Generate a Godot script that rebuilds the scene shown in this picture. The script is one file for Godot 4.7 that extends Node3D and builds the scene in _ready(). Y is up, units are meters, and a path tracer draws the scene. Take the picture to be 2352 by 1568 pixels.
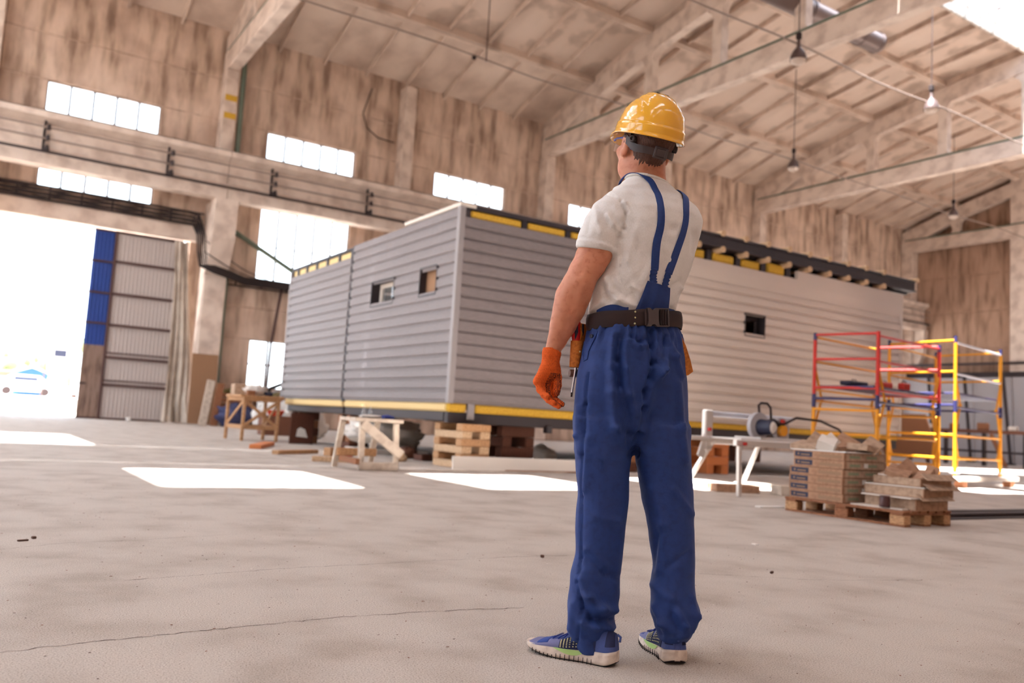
extends Node3D
# A man in blue overalls in a factory hall, looking at two modular houses under construction.

const HALL_X0 := -14.13
const HALL_X1 := 49.4
const WALL_Z := -31.1
const RIGHT_Z := 4.3
const RIDGE_Z := -13.4
const BAY := 7.06
const COL0 := 7.05

const CX := Vector3(0.8361784, 0.0591822, 0.5452552)
const CY := Vector3(-0.1013015, 0.9937215, 0.0474925)
const CZ := Vector3(-0.5390211, -0.0949474, 0.8369237)

var M := {}
var used_names := {}
var mesh_cache := {}
var rng := RandomNumberGenerator.new()


# ---------------------------------------------------------------- mesh builder
class MB:
	var v := PackedVector3Array()
	var n := PackedVector3Array()
	var c := PackedColorArray()
	var i := PackedInt32Array()
	var col := Color.WHITE
	var use_col := false

	func tri(a: Vector3, b: Vector3, d: Vector3) -> void:
		var nn := (b - a).cross(d - a).normalized()
		var k := v.size()
		v.append_array([a, b, d])
		n.append_array([nn, nn, nn])
		if use_col:
			c.append_array([col, col, col])
		i.append_array([k, k + 2, k + 1])

	func quad(a: Vector3, b: Vector3, d: Vector3, e: Vector3) -> void:
		var nn := (d - a).cross(e - b).normalized()
		var k := v.size()
		v.append_array([a, b, d, e])
		n.append_array([nn, nn, nn, nn])
		if use_col:
			c.append_array([col, col, col, col])
		i.append_array([k, k + 2, k + 1, k, k + 3, k + 2])

	func face(p: Array, from: Vector3) -> void:
		var m := Vector3.ZERO
		for q in p:
			m += q
		m /= p.size()
		var nn: Vector3 = (p[1] - p[0]).cross(p[2] - p[0])
		if nn.dot(m - from) < 0.0:
			p.reverse()
		if p.size() == 3:
			tri(p[0], p[1], p[2])
		else:
			quad(p[0], p[1], p[2], p[3])

	func boxt(t: Transform3D, size: Vector3, bev := 0.0) -> void:
		var h := size / 2.0
		var b: float = minf(bev, minf(h.x, minf(h.y, h.z)) * 0.9)
		var o := t.origin
		for a in 3:
			var p := (a + 1) % 3
			var q := (a + 2) % 3
			for s in [-1.0, 1.0]:
				var f := []
				for k in [[-1, -1], [1, -1], [1, 1], [-1, 1]]:
					var r := Vector3.ZERO
					r[a] = s * h[a]
					r[p] = k[0] * (h[p] - b)
					r[q] = k[1] * (h[q] - b)
					f.append(t * r)
				face(f, o)
				if b > 0.0:
					for s2 in [-1.0, 1.0]:
						var e := []
						for k2 in [[0, -1], [0, 1], [1, 1], [1, -1]]:
							var r2 := Vector3.ZERO
							r2[a] = s * (h[a] - (b if k2[0] == 1 else 0.0))
							r2[p] = s2 * (h[p] - (b if k2[0] == 0 else 0.0))
							r2[q] = k2[1] * (h[q] - b)
							e.append(t * r2)
						face(e, o)
		if b > 0.0:
			for sx in [-1.0, 1.0]:
				for sy in [-1.0, 1.0]:
					for sz in [-1.0, 1.0]:
						face([t * Vector3(sx * h.x, sy * (h.y - b), sz * (h.z - b)), t * Vector3(sx * (h.x - b), sy * h.y, sz * (h.z - b)), t * Vector3(sx * (h.x - b), sy * (h.y - b), sz * h.z)], o)

	func box(mn: Vector3, mx: Vector3, bev := 0.0) -> void:
		boxt(Transform3D(Basis(), (mn + mx) / 2.0), (mx - mn).abs(), bev)

	# a grid of points; smooth normals; wrap joins the last column to the first
	func grid(rows: Array, wrap := true, cols := []) -> void:
		var h := rows.size()
		var w: int = rows[0].size()
		var k := v.size()
		var nn := PackedVector3Array()
		nn.resize(h * w)
		var we := w if wrap else w - 1
		for y in h - 1:
			for x in we:
				var x2 := (x + 1) % w
				var p0: Vector3 = rows[y][x]
				var p1: Vector3 = rows[y][x2]
				var p2: Vector3 = rows[y + 1][x2]
				var p3: Vector3 = rows[y + 1][x]
				var q := (p2 - p0).cross(p3 - p1)
				nn[y * w + x] += q
				nn[y * w + x2] += q
				nn[(y + 1) * w + x2] += q
				nn[(y + 1) * w + x] += q
				i.append_array([k + y * w + x, k + (y + 1) * w + x2, k + y * w + x2, k + y * w + x, k + (y + 1) * w + x, k + (y + 1) * w + x2])
		for y in h:
			for x in w:
				v.append(rows[y][x])
				n.append(nn[y * w + x].normalized())
				if use_col:
					c.append(cols[y][x] if cols.size() else col)

	func cap(ring: Array, out: Vector3) -> void:
		var m := Vector3.ZERO
		for p in ring:
			m += p
		m /= ring.size()
		for x in ring.size():
			face([m, ring[x], ring[(x + 1) % ring.size()]], m - out)

	func tube(pts: Array, r, sides := 8, caps := true) -> void:
		var rows := []
		var d: Vector3 = (pts[1] - pts[0]).normalized()
		var u := d.cross(Vector3.UP if absf(d.y) < 0.9 else Vector3.RIGHT).normalized()
		for k in pts.size():
			var a: Vector3 = pts[maxi(k - 1, 0)]
			var b: Vector3 = pts[mini(k + 1, pts.size() - 1)]
			d = (b - a).normalized()
			u = (u - d * u.dot(d)).normalized()
			var w := u.cross(d)
			var rr: float = r[k] if r is Array else r
			var ring := []
			for s in sides:
				var an := TAU * s / sides
				ring.append(pts[k] + (u * cos(an) + w * sin(an)) * rr)
			rows.append(ring)
		grid(rows)
		if caps:
			cap(rows[0], pts[0] - pts[1])
			cap(rows[-1], pts[-1] - pts[-2])

	# profile of (radius, height) turned round the y axis of t
	func lathe(prof: Array, t: Transform3D, sides := 16) -> void:
		var rows := []
		for p in prof:
			var ring := []
			for s in sides:
				var an := -TAU * s / sides
				ring.append(t * Vector3(p.x * cos(an), p.y, p.x * sin(an)))
			rows.append(ring)
		grid(rows)

	# polygon in t's xy plane, extruded from z = 0 to depth
	func prism(poly: PackedVector2Array, t: Transform3D, depth: float) -> void:
		var tr := Geometry2D.triangulate_polygon(poly)
		var z := Vector3(0, 0, depth)
		var m := Vector2.ZERO
		for p in poly:
			m += p / poly.size()
		var mid := t * Vector3(m.x, m.y, depth / 2)
		for k in range(0, tr.size(), 3):
			var f := []
			var g := []
			for s in 3:
				var p := Vector3(poly[tr[k + s]].x, poly[tr[k + s]].y, 0)
				f.append(t * p)
				g.append(t * (p + z))
			var fm: Vector3 = (f[0] + f[1] + f[2]) / 3.0
			face(f, fm + (t.basis * z))
			var gm: Vector3 = (g[0] + g[1] + g[2]) / 3.0
			face(g, gm - (t.basis * z))
		var cw := Geometry2D.is_polygon_clockwise(poly)
		for k in poly.size():
			var a := Vector3(poly[k].x, poly[k].y, 0)
			var b := Vector3(poly[(k + 1) % poly.size()].x, poly[(k + 1) % poly.size()].y, 0)
			if cw == (depth > 0):
				quad(t * b, t * a, t * (a + z), t * (b + z))
			else:
				quad(t * a, t * b, t * (b + z), t * (a + z))

	func done(m: Material = null) -> ArrayMesh:
		var out := ArrayMesh.new()
		var arr := []
		arr.resize(Mesh.ARRAY_MAX)
		arr[Mesh.ARRAY_VERTEX] = v
		arr[Mesh.ARRAY_NORMAL] = n
		if use_col and c.size() == v.size():
			arr[Mesh.ARRAY_COLOR] = c
		arr[Mesh.ARRAY_INDEX] = i
		out.add_surface_from_arrays(Mesh.PRIMITIVE_TRIANGLES, arr)
		if m:
			out.surface_set_material(0, m)
		return out


# ---------------------------------------------------------------- node helpers
func numbered(called: String) -> String:
	var k: int = used_names.get(called, 0)
	used_names[called] = k + 1
	return called if k == 0 else "%s_%03d" % [called, k]


func tag(o: Node3D, label: String, category: String, group := "") -> Node3D:
	o.set_meta("label", label)
	o.set_meta("category", category)
	if group:
		o.set_meta("group", group)
	return o


func thing(called: String, label: String, category: String, at := Vector3.ZERO, turn := 0.0, group := "") -> Node3D:
	var o := Node3D.new()
	o.name = numbered(called)
	add_child(o)
	o.position = at
	o.rotation.y = turn
	return tag(o, label, category, group)


func struct_node(called: String) -> Node3D:
	var o := Node3D.new()
	o.name = numbered(called)
	add_child(o)
	o.set_meta("kind", "structure")
	return o


func put(called: String, mesh, m: Material, parent: Node = self) -> MeshInstance3D:
	var o := MeshInstance3D.new()
	o.mesh = mesh.done() if mesh is MB else mesh
	o.material_override = m
	if parent == self:
		o.name = numbered(called)
		add_child(o)
	else:
		o.name = called
		parent.add_child(o, true)
	return o


func dup(o: Node3D, label := "", at = null, turn = null) -> Node3D:
	var r: Node3D = o.duplicate()
	var base := String(o.name)
	if base.length() > 4 and base[-4] == "_" and base.right(3).is_valid_int():
		base = base.left(-4)
	r.name = numbered(base)
	add_child(r)
	if label:
		r.set_meta("label", label)
	if at != null:
		r.position = at
	if turn != null:
		r.rotation.y = turn
	return r


func box_mesh(size: Vector3, bev := 0.0) -> ArrayMesh:
	var key := "%.4f,%.4f,%.4f,%.4f" % [size.x, size.y, size.z, bev]
	if not mesh_cache.has(key):
		var b := MB.new()
		b.boxt(Transform3D(), size, bev)
		mesh_cache[key] = b.done()
	return mesh_cache[key]


func bx(parent: Node, called: String, m: Material, at: Vector3, size: Vector3, bev := 0.0, basis := Basis()) -> MeshInstance3D:
	var o := put(called, box_mesh(size, bev), m, parent)
	o.transform = Transform3D(basis, at)
	return o


# box by its corners
func bb(parent: Node, called: String, m: Material, a: Vector3, b: Vector3, bev := 0.0) -> MeshInstance3D:
	return bx(parent, called, m, (a + b) / 2.0, (b - a).abs(), bev)


func along(a: Vector3, b: Vector3, up := Vector3.UP) -> Basis:
	var z := (b - a).normalized()
	if absf(z.dot(up)) > 0.99:
		up = Vector3.RIGHT
	var x := up.cross(z).normalized()
	return Basis(x, z.cross(x), z)


# square bar from a to b: w across, h along "up"
func bar(parent: Node, called: String, m: Material, a: Vector3, b: Vector3, w: float, h: float, bev := 0.0, up := Vector3.UP) -> MeshInstance3D:
	return bx(parent, called, m, (a + b) / 2.0, Vector3(w, h, a.distance_to(b)), bev, along(a, b, up))


func rod(parent: Node, called: String, m: Material, pts: Array, r, sides := 8) -> MeshInstance3D:
	var b := MB.new()
	b.tube(pts, r, sides)
	return put(called, b, m, parent)


func V(x: float, y: float, z: float) -> Vector3:
	return Vector3(x, y, z)


# ---------------------------------------------------------------- materials
func noise(sd: int, freq: float, oct := 4, kind := FastNoiseLite.TYPE_SIMPLEX_SMOOTH) -> FastNoiseLite:
	var f := FastNoiseLite.new()
	f.seed = sd
	f.frequency = freq
	f.noise_type = kind
	f.fractal_octaves = oct
	return f


func ntex(sd: int, freq: float, oct: int, cols: Array, size := 512, kind := FastNoiseLite.TYPE_SIMPLEX_SMOOTH) -> NoiseTexture2D:
	var t := NoiseTexture2D.new()
	t.width = size
	t.height = size
	t.seamless = true
	t.noise = noise(sd, freq, oct, kind)
	if cols.size():
		var g := Gradient.new()
		var offs := PackedFloat32Array()
		var cc := PackedColorArray()
		for k in cols:
			offs.append(k[0])
			cc.append(k[1])
		g.offsets = offs
		g.colors = cc
		t.color_ramp = g
	return t


func rgb(r: int, g: int, b: int) -> Color:
	return Color(r / 255.0, g / 255.0, b / 255.0)


func mat(called: String, col: Color, rough := 0.85, metal := 0.0) -> StandardMaterial3D:
	var m := StandardMaterial3D.new()
	m.resource_name = called
	m.albedo_color = col
	m.roughness = rough
	m.metallic = metal
	M[called] = m
	return m


# multiplies in a noise texture laid on in world or object space
func stain(m: StandardMaterial3D, t: Texture2D, scale: Vector3, world := true) -> void:
	m.albedo_texture = t
	m.uv1_triplanar = true
	m.uv1_world_triplanar = world
	m.uv1_scale = scale


func stain2(m: StandardMaterial3D, t: Texture2D, scale: Vector3, world := true) -> void:
	m.detail_enabled = true
	m.detail_blend_mode = BaseMaterial3D.BLEND_MODE_MUL
	m.detail_albedo = t
	m.detail_uv_layer = BaseMaterial3D.DETAIL_UV_2
	m.uv2_triplanar = true
	m.uv2_world_triplanar = world
	m.uv2_scale = scale


func bump(m: StandardMaterial3D, t: Texture2D, cm: float) -> void:
	m.heightmap_enabled = true
	m.heightmap_texture = t
	m.heightmap_scale = cm


func make_materials() -> void:
	var grey := func(k: float) -> Color: return Color(k, k, k)
	var blotch := ntex(3, 0.008, 5, [[0.0, Color(0.80, 0.77, 0.75)], [0.42, Color(0.93, 0.92, 0.91)], [0.6, Color(0.98, 0.98, 0.97)], [1.0, Color(1, 1, 1)]])
	var streak := ntex(9, 0.012, 5, [[0.0, Color(0.64, 0.6, 0.58)], [0.3, Color(0.84, 0.82, 0.8)], [0.5, Color(0.95, 0.94, 0.93)], [0.7, Color(1, 1, 1)], [1.0, Color(0.95, 0.93, 0.91)]])
	var fine := ntex(21, 0.06, 4, [[0.0, Color(0.72, 0.72, 0.72)], [0.5, Color(0.93, 0.93, 0.93)], [1.0, Color(1, 1, 1)]])
	var bumps := ntex(33, 0.05, 5, [])
	var roofblot := ntex(5, 0.006, 4, [[0.0, Color(0.70, 0.66, 0.64)], [0.36, Color(0.86, 0.84, 0.82)], [0.5, Color(0.98, 0.97, 0.96)], [1.0, Color(1, 1, 1)]])
	var grain := ntex(41, 0.02, 4, [[0.0, Color(0.62, 0.55, 0.48)], [0.5, Color(0.9, 0.87, 0.84)], [1.0, Color(1, 1, 1)]])
	var m: StandardMaterial3D
	m = mat("wall", rgb(232, 206, 188), 0.92)
	stain(m, streak, V(0.26, 0.05, 0.26))
	stain2(m, blotch, V(0.11, 0.11, 0.11))
	bump(m, bumps, 0.6)
	m = mat("wall_end", rgb(186, 152, 130), 0.92)
	stain(m, streak, V(0.3, 0.05, 0.3))
	m = mat("roof", rgb(226, 204, 188), 0.92)
	stain(m, roofblot, V(0.14, 0.14, 0.14))
	m = mat("roof_clean", rgb(230, 208, 192), 0.92)
	stain(m, blotch, V(0.12, 0.12, 0.12))
	m = mat("concrete", rgb(232, 212, 198), 0.9)
	stain(m, blotch, V(0.25, 0.25, 0.25))
	m = mat("floor", rgb(210, 198, 187), 0.8)
	var floor_tex := ntex(15, 0.01, 6, [[0.0, Color(0.84, 0.82, 0.8)], [0.4, Color(0.95, 0.945, 0.94)], [0.6, Color(0.985, 0.985, 0.985)], [1.0, Color(1, 1, 1)]], 1024)
	stain(m, floor_tex, V(0.16, 0.16, 0.16))
	stain2(m, ntex(17, 0.16, 5, [[0.0, Color(0.6, 0.56, 0.54)], [0.3, Color(0.86, 0.84, 0.82)], [0.5, Color(0.96, 0.955, 0.95)], [0.75, Color(1, 1, 1)], [1.0, Color(1, 1, 1)]], 1024), V(0.9, 0.9, 0.9))
	M.fine = fine
	M.grain = grain
	M.bumps = bumps
	mat("dark_steel", rgb(58, 46, 46), 0.5, 0.3)
	mat("window_steel", rgb(120, 104, 96), 0.6, 0.2)
	m = mat("glass", Color(0.97, 0.99, 1.0, 0.05), 0.03)
	m.transparency = BaseMaterial3D.TRANSPARENCY_ALPHA
	m = mat("milk_glass", rgb(238, 238, 235), 0.6)
	m.backlight_enabled = true
	m.backlight = Color(1, 1, 1)
	mat("cable", rgb(44, 34, 33), 0.7)
	mat("pipe_green", rgb(104, 116, 100), 0.6)
	mat("pipe_grey", rgb(150, 130, 118), 0.6)
	m = mat("siding_grey", rgb(138, 127, 127), 0.5)
	stain(m, ntex(43, 0.02, 3, [[0.0, Color(0.86, 0.86, 0.86)], [1.0, Color(1, 1, 1)]]), V(0.6, 7.0, 0.6))
	m = mat("siding_beige", rgb(204, 188, 176), 0.7)
	mat("siding_trim", rgb(150, 142, 142), 0.5)
	mat("black_steel", rgb(52, 44, 47), 0.45, 0.2)
	m = mat("foam", rgb(228, 184, 66), 0.9)
	stain(m, ntex(51, 0.05, 4, [[0.0, Color(0.7, 0.62, 0.5)], [0.5, Color(0.95, 0.93, 0.9)], [1.0, Color(1, 1, 1)]]), V(1.5, 1.5, 1.5))
	m = mat("pine", rgb(214, 168, 124), 0.75)
	stain(m, grain, V(2.0, 9.0, 2.0), false)
	m = mat("pine_pale", rgb(232, 200, 164), 0.75)
	stain(m, grain, V(2.0, 9.0, 2.0), false)
	m = mat("wood_old", rgb(166, 112, 78), 0.8)
	stain(m, grain, V(2.0, 9.0, 2.0), false)
	m = mat("wood_dark", rgb(104, 60, 42), 0.8)
	stain(m, grain, V(2.0, 9.0, 2.0), false)
	m = mat("wood_white", rgb(216, 200, 184), 0.85)
	stain(m, blotch, V(1.2, 1.2, 1.2), false)
	m = mat("board", rgb(170, 128, 96), 0.9)
	stain(m, fine, V(3, 3, 3), false)
	mat("white", rgb(232, 228, 222), 0.6)
	mat("offwhite", rgb(222, 210, 198), 0.7)
	mat("aluminium", rgb(214, 206, 200), 0.35, 0.55)
	m = mat("door_grey", rgb(196, 184, 178), 0.55)
	m = mat("door_blue", rgb(40, 72, 150), 0.5)
	mat("door_frame", rgb(84, 56, 52), 0.6)
	m = mat("curtain", rgb(214, 200, 186), 0.95)
	stain(m, blotch, V(0.6, 0.3, 0.6))
	M.blotch = blotch
	m = mat("foam_pale", rgb(226, 196, 140), 0.9)
	m = mat("curb", rgb(214, 204, 194), 0.8)
	stain(m, streak, V(0.5, 0.5, 0.5))
	m = mat("wicket", rgb(150, 124, 110), 0.8)
	stain(m, streak, V(1.0, 0.15, 1.0))


# ---------------------------------------------------------------- the scene
func _ready() -> void:
	rng.seed = 7
	# camera
	var cam := Camera3D.new()
	cam.name = "camera"
	var at := CameraAttributesPhysical.new()
	at.frustum_focal_length = 29.0
	at.exposure_aperture = 2.5
	at.frustum_focus_distance = 2.78
	cam.attributes = at
	cam.projection = Camera3D.PROJECTION_FRUSTUM
	cam.near = 0.05
	cam.far = 400.0
	cam.size = 2.0 * 0.05 * 784.0 / 1943.16
	cam.transform = Transform3D(Basis(CX, CY, CZ), V(0, 0.7, 0))
	add_child(cam)
	cam.current = true
	# sky, sun, exposure
	var env := Environment.new()
	var sky := Sky.new()
	var sm := ProceduralSkyMaterial.new()
	sm.sky_top_color = Color(0.80, 0.88, 0.98)
	sm.sky_horizon_color = Color(0.92, 0.97, 1.0)
	sm.sky_curve = 0.25
	sm.ground_bottom_color = Color(0.58, 0.57, 0.56)
	sm.ground_horizon_color = Color(0.78, 0.79, 0.80)
	sky.sky_material = sm
	env.background_mode = Environment.BG_SKY
	env.sky = sky
	env.background_energy_multiplier = 4.0
	env.tonemap_mode = Environment.TONE_MAPPER_LINEAR
	env.tonemap_exposure = 1.6
	env.sdfgi_enabled = true
	env.ssao_enabled = true
	env.ssil_enabled = true
	var we := WorldEnvironment.new()
	we.name = "world_environment"
	we.environment = env
	add_child(we)
	var sun := DirectionalLight3D.new()
	sun.name = "sun"
	sun.light_energy = 12.0
	sun.light_color = Color(0.97, 0.985, 1.0)
	sun.light_angular_distance = 0.6
	sun.shadow_enabled = true
	sun.sky_mode = DirectionalLight3D.SKY_MODE_LIGHT_ONLY
	sun.transform = Transform3D(Basis().looking_at(V(0.25, -1.0, -0.03), V(0, 0, 1)), V(0, 30, 0))
	add_child(sun)

	make_materials()
	build_hall()
	build_roof()
	build_windows()
	build_left_wall_fittings()
	build_houses()
	build_person()
	build_props()


# ---------------------------------------------------------------- the hall
# one row of wall panels between x0 and x1, leaving out [w0, w1]
func wall_row(root: Node, m: Material, x0: float, x1: float, y0: float, y1: float, w0: float, w1: float) -> void:
	if w1 > w0:
		if w0 > x0 + 0.01:
			bb(root, "panel", m, V(x0, y0, -0.3), V(w0, y1, 0), 0.025)
		if w1 < x1 - 0.01:
			bb(root, "panel", m, V(w1, y0, -0.3), V(x1, y1, 0), 0.025)
	else:
		bb(root, "panel", m, V(x0, y0, -0.3), V(x1, y1, 0), 0.025)


func build_hall() -> void:
	var fl := struct_node("floor")
	bb(fl, "slab", M.floor, V(HALL_X0 - 0.3, -0.3, WALL_Z - 0.3), V(HALL_X1 + 0.3, 0, RIGHT_Z + 0.3))
	# the wall with the windows and the big door
	var w := struct_node("wall_left")
	w.position.z = WALL_Z
	for k in range(-3, 6):
		var x0 := COL0 + BAY * k
		var x1 := x0 + BAY
		var a := x0 + 1.6
		var b := x0 + 5.1
		if k == -1:
			wall_row(w, M.wall, x0, x1, 0, 6.38, 0.4, 6.25)
			for r in [[6.38, 6.9, 0, 0], [6.9, 7.45, 0, 0], [7.45, 8.06, 1.37, 4.88], [8.06, 9.95, 0, 0], [9.95, 10.97, 1.37, 4.88], [10.97, 12.5, 0, 0], [12.5, 14.5, 0, 0]]:
				wall_row(w, M.wall, x0, x1, r[0], r[1], r[2], r[3])
		else:
			for r in [[0, 1.38, 0, 0], [1.38, 3.15, a, b], [3.15, 4.3, 0, 0], [4.3, 5.39, 0, 0], [5.39, 8.06, a, b], [8.06, 9.95, 0, 0], [9.95, 10.97, a, b], [10.97, 12.5, 0, 0], [12.5, 14.5, 0, 0]]:
				var shut: bool = k >= 4 and r[0] > 9.0
				wall_row(w, M.wall, x0, x1, r[0], r[1], 0.0 if shut else r[2], 0.0 if shut else r[3])
	bb(w, "door_lintel", M.concrete, V(0.1, 6.36, 0), V(6.6, 6.92, 0.22), 0.03)
	# the far end wall: panels and posts
	var e := struct_node("wall_far")
	e.position = V(HALL_X1, 0, 0)
	for k in 5:
		var z0 := WALL_Z + k * 7.09
		for r in 8:
			bb(e, "panel", M.wall_end, V(0, r * 2.19, z0), V(0.3, r * 2.19 + 2.19, z0 + 7.09), 0.03)
	for k in range(1, 5):
		bb(e, "post", M.concrete, V(-0.62, 0, WALL_Z + k * 7.09 - 0.42), V(0, 16.4, WALL_Z + k * 7.09 + 0.42), 0.03)
	bb(e, "post", M.concrete, V(-0.62, 0, WALL_Z + 0.05), V(0, 12.75, WALL_Z + 0.8), 0.03)
	bar(e, "rail", M.dark_steel, V(-0.7, 5.62, WALL_Z + 0.6), V(-0.7, 5.62, 4), 0.1, 0.14)
	bar(e, "rail", M.dark_steel, V(-0.66, 4.95, WALL_Z + 0.6), V(-0.66, 4.95, 4), 0.2, 0.36)
	# the two walls behind and beside the camera
	var b2 := struct_node("wall_back")
	b2.position = V(HALL_X0, 0, 0)
	for k in 5:
		var z0 := WALL_Z + k * 7.09
		for r in [[0.0, 1.6], [1.6, 6.2], [6.2, 7.4], [7.4, 12.4], [12.4, 14.4], [14.4, 17.5]]:
			if (r[0] == 1.6 or r[0] == 7.4) and k < 4:
				bb(b2, "panel", M.wall, V(-0.3, r[0], z0), V(0, r[1], z0 + 0.5), 0.02)
				bb(b2, "panel", M.wall, V(-0.3, r[0], z0 + 6.6), V(0, r[1], z0 + 7.09), 0.02)
			else:
				bb(b2, "panel", M.wall, V(-0.3, r[0], z0), V(0, r[1], z0 + 7.09), 0.02)
	var rw := struct_node("wall_right")
	rw.position = V(0, 0, RIGHT_Z + 0.3)
	for k in range(-3, 6):
		var x0 := COL0 + BAY * k
		for r in [[0.0, 5.4, 0], [5.4, 8.0, 0], [8.0, 9.9, 0], [9.9, 11.4, 1], [11.4, 14.5, 0]]:
			wall_row(rw, M.wall, x0, x0 + BAY, r[0], r[1], x0 + 0.9 if r[2] else 0.0, x0 + 6.2 if r[2] else 0.0)
	# columns along the left wall, each with a corbel that carries the crane beam
	for k in range(-3, 7):
		var x := COL0 + BAY * k
		if k == -1:
			x -= 0.25
		var c := struct_node("column")
		c.position = V(x, 0, WALL_Z)
		bb(c, "shaft", M.concrete, V(-0.38, 0, 0), V(0.38, 7.8, 0.8), 0.03)
		bb(c, "upper_shaft", M.concrete, V(-0.24, 7.8, 0), V(0.24, 14.0 if k % 2 else 12.72, 0.62), 0.03)
		var p := MB.new()
		p.prism(PackedVector2Array([Vector2(0.8, 5.2), Vector2(1.05, 5.5), Vector2(1.45, 6.4), Vector2(1.5, 7.8), Vector2(0.8, 7.8)]), Transform3D(Basis(V(0, 0, 1), V(0, 1, 0), V(-1, 0, 0)), V(0.38, 0, 0)), 0.76)
		put("corbel", p, M.concrete, c)
		if k == 0:
			for y in [10.9, 11.55]:
				bb(c, "yellow_band", M.foam, V(-0.2, y, 0.62), V(0.22, y + 0.22, 0.626))
		var q := struct_node("column")
		q.position = V(x, 0, RIGHT_Z)
		bb(q, "shaft", M.concrete, V(-0.38, 0, -0.8), V(0.38, 7.8, 0), 0.03)
		bb(q, "upper_shaft", M.concrete, V(-0.24, 7.8, -0.62), V(0.24, 14.0 if k % 2 else 12.72, 0), 0.03)
	# crane beam on the corbels
	var prof := PackedVector2Array([Vector2(-0.28, 7.8), Vector2(0.28, 7.8), Vector2(0.28, 8.24), Vector2(0.14, 8.36), Vector2(0.14, 9.1), Vector2(0.4, 9.28), Vector2(0.4, 9.46), Vector2(-0.4, 9.46), Vector2(-0.4, 9.28), Vector2(-0.14, 9.1), Vector2(-0.14, 8.36), Vector2(-0.28, 8.24)])
	for k in range(-3, 6):
		var cb := struct_node("crane_beam")
		var p := MB.new()
		p.prism(prof, Transform3D(Basis(V(0, 0, 1), V(0, 1, 0), V(-1, 0, 0)), V(BAY - 0.02, 0, 0)), BAY - 0.02)
		put("girder", p, M.concrete, cb)
		cb.position = V(COL0 + BAY * k, 0, -29.95)
		bb(cb, "crane_rail", M.dark_steel, V(0, 9.46, -0.06), V(BAY, 9.58, 0.06))


func yroof(z: float) -> float:
	var d := absf(z - RIDGE_Z)
	var nodes := [[0.0, 17.15], [3.54, 17.0], [7.08, 16.6], [10.62, 16.0], [14.16, 15.1], [17.7, 14.0], [20.0, 13.2]]
	for k in nodes.size() - 1:
		if d <= nodes[k + 1][0]:
			return lerpf(nodes[k][1], nodes[k + 1][1], (d - nodes[k][0]) / (nodes[k + 1][0] - nodes[k][0]))
	return 13.2


# ribbed concrete roof slab: x along the hall from 0 to l, z across the slope from 0 to w
func slab_mesh(l: float, w: float) -> ArrayMesh:
	var key := "slab %.2f %.2f" % [l, w]
	if mesh_cache.has(key):
		return mesh_cache[key]
	var b := MB.new()
	b.box(V(0, 0.33, 0), V(l, 0.42, w))
	for z in [0.0, w - 0.14]:
		b.box(V(0, 0, z + 0.01), V(l, 0.34, z + 0.13), 0.02)
	var cells := maxi(1, roundi(l / 1.765))
	for k in cells + 1:
		var x := clampf(l * k / cells, 0.06, l - 0.06)
		var h := 0.12 if k % cells else 0.05
		b.box(V(x - 0.045, h, 0.1), V(x + 0.045, 0.35, w - 0.1), 0.015)
	mesh_cache[key] = b.done()
	return mesh_cache[key]


func build_roof() -> void:
	var c := struct_node("ceiling")
	var spans := [[HALL_X0, -7.07], [-7.07, 7.05], [7.05, 21.17], [21.17, 35.29], [35.29, HALL_X1 + 0.3]]
	var strips := []
	for k in 4:
		strips.append([WALL_Z + 3.54 * k - (0.3 if k == 0 else 0.0), WALL_Z + 3.54 * (k + 1)])
	strips.append_array([[-13.4, -9.86], [-9.86, -9.0], [-7.0, -6.32], [-6.32, -2.78], [-2.78, 0.76], [0.76, 1.2], [2.9, RIGHT_Z + 0.6]])
	for si in strips.size():
		for s in spans:
			# milky roof lights in the bays behind the photographer
			if s[1] < 8.0 and si in [1, 2, 3]:
				if s[1] > 0.0:
					add_slab(c, -1.2, s[1], strips[si][0], strips[si][1], M.roof)
				rooflight(s[0], minf(s[1], -1.2), strips[si][0] + 0.1, strips[si][1] - 0.1, yroof(strips[si][1]) + 0.45, 4, M.milk_glass)
				continue
			add_slab(c, s[0], s[1], strips[si][0], strips[si][1], M.roof_clean if si == 0 else M.roof)
	# the ridge strip: glazed by the door and over the scaffolds, closed between
	add_slab(c, -2.6, 7.05, -16.94, RIDGE_Z, M.roof)
	add_slab(c, 7.05, 21.17, -16.94, RIDGE_Z, M.roof)
	rooflight(HALL_X0, -2.6, -16.94, RIDGE_Z, 17.75, 7)
	rooflight(21.17, HALL_X1 + 0.3, -16.94, RIDGE_Z, 17.75, 13)
	# a row of smaller roof lights in the right slope, two panes each, slabs between them
	var x := HALL_X0
	var at := -12.44
	while at < HALL_X1:
		add_slab(c, x, at, -9.0, -7.0, M.roof)
		rooflight(at, minf(at + 1.9, HALL_X1), -9.0, -7.0, 17.45, 2)
		x = at + 1.9
		at += 3.2
		if absf(at - 6.76) < 0.5:
			at += 3.2  # one light is boarded over
	if x < HALL_X1:
		add_slab(c, x, HALL_X1 + 0.3, -9.0, -7.0, M.roof)
	rooflight(HALL_X0, -4.0, 1.2, 2.9, 15.75, 6, M.milk_glass)
	rooflight(-4.0, 3.6, 1.2, 2.9, 15.75, 5, M.milk_glass)
	add_slab(c, 3.6, HALL_X1 + 0.3, 1.2, 2.9, M.roof)
	for j in range(-1, 4):
		truss(COL0 + 14.12 * j - (0.45 if j == 3 else 0.0))


func add_slab(root: Node3D, x0: float, x1: float, z0: float, z1: float, m: Material) -> void:
	var y0 := yroof(z0)
	var y1 := yroof(z1)
	var len := Vector2(z1 - z0, y1 - y0).length()
	var o := put("roof_slab", slab_mesh(x1 - x0, len), m, root)
	o.position = V(x0, y0, z0)
	o.rotation.x = -atan2(y1 - y0, z1 - z0)


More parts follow.
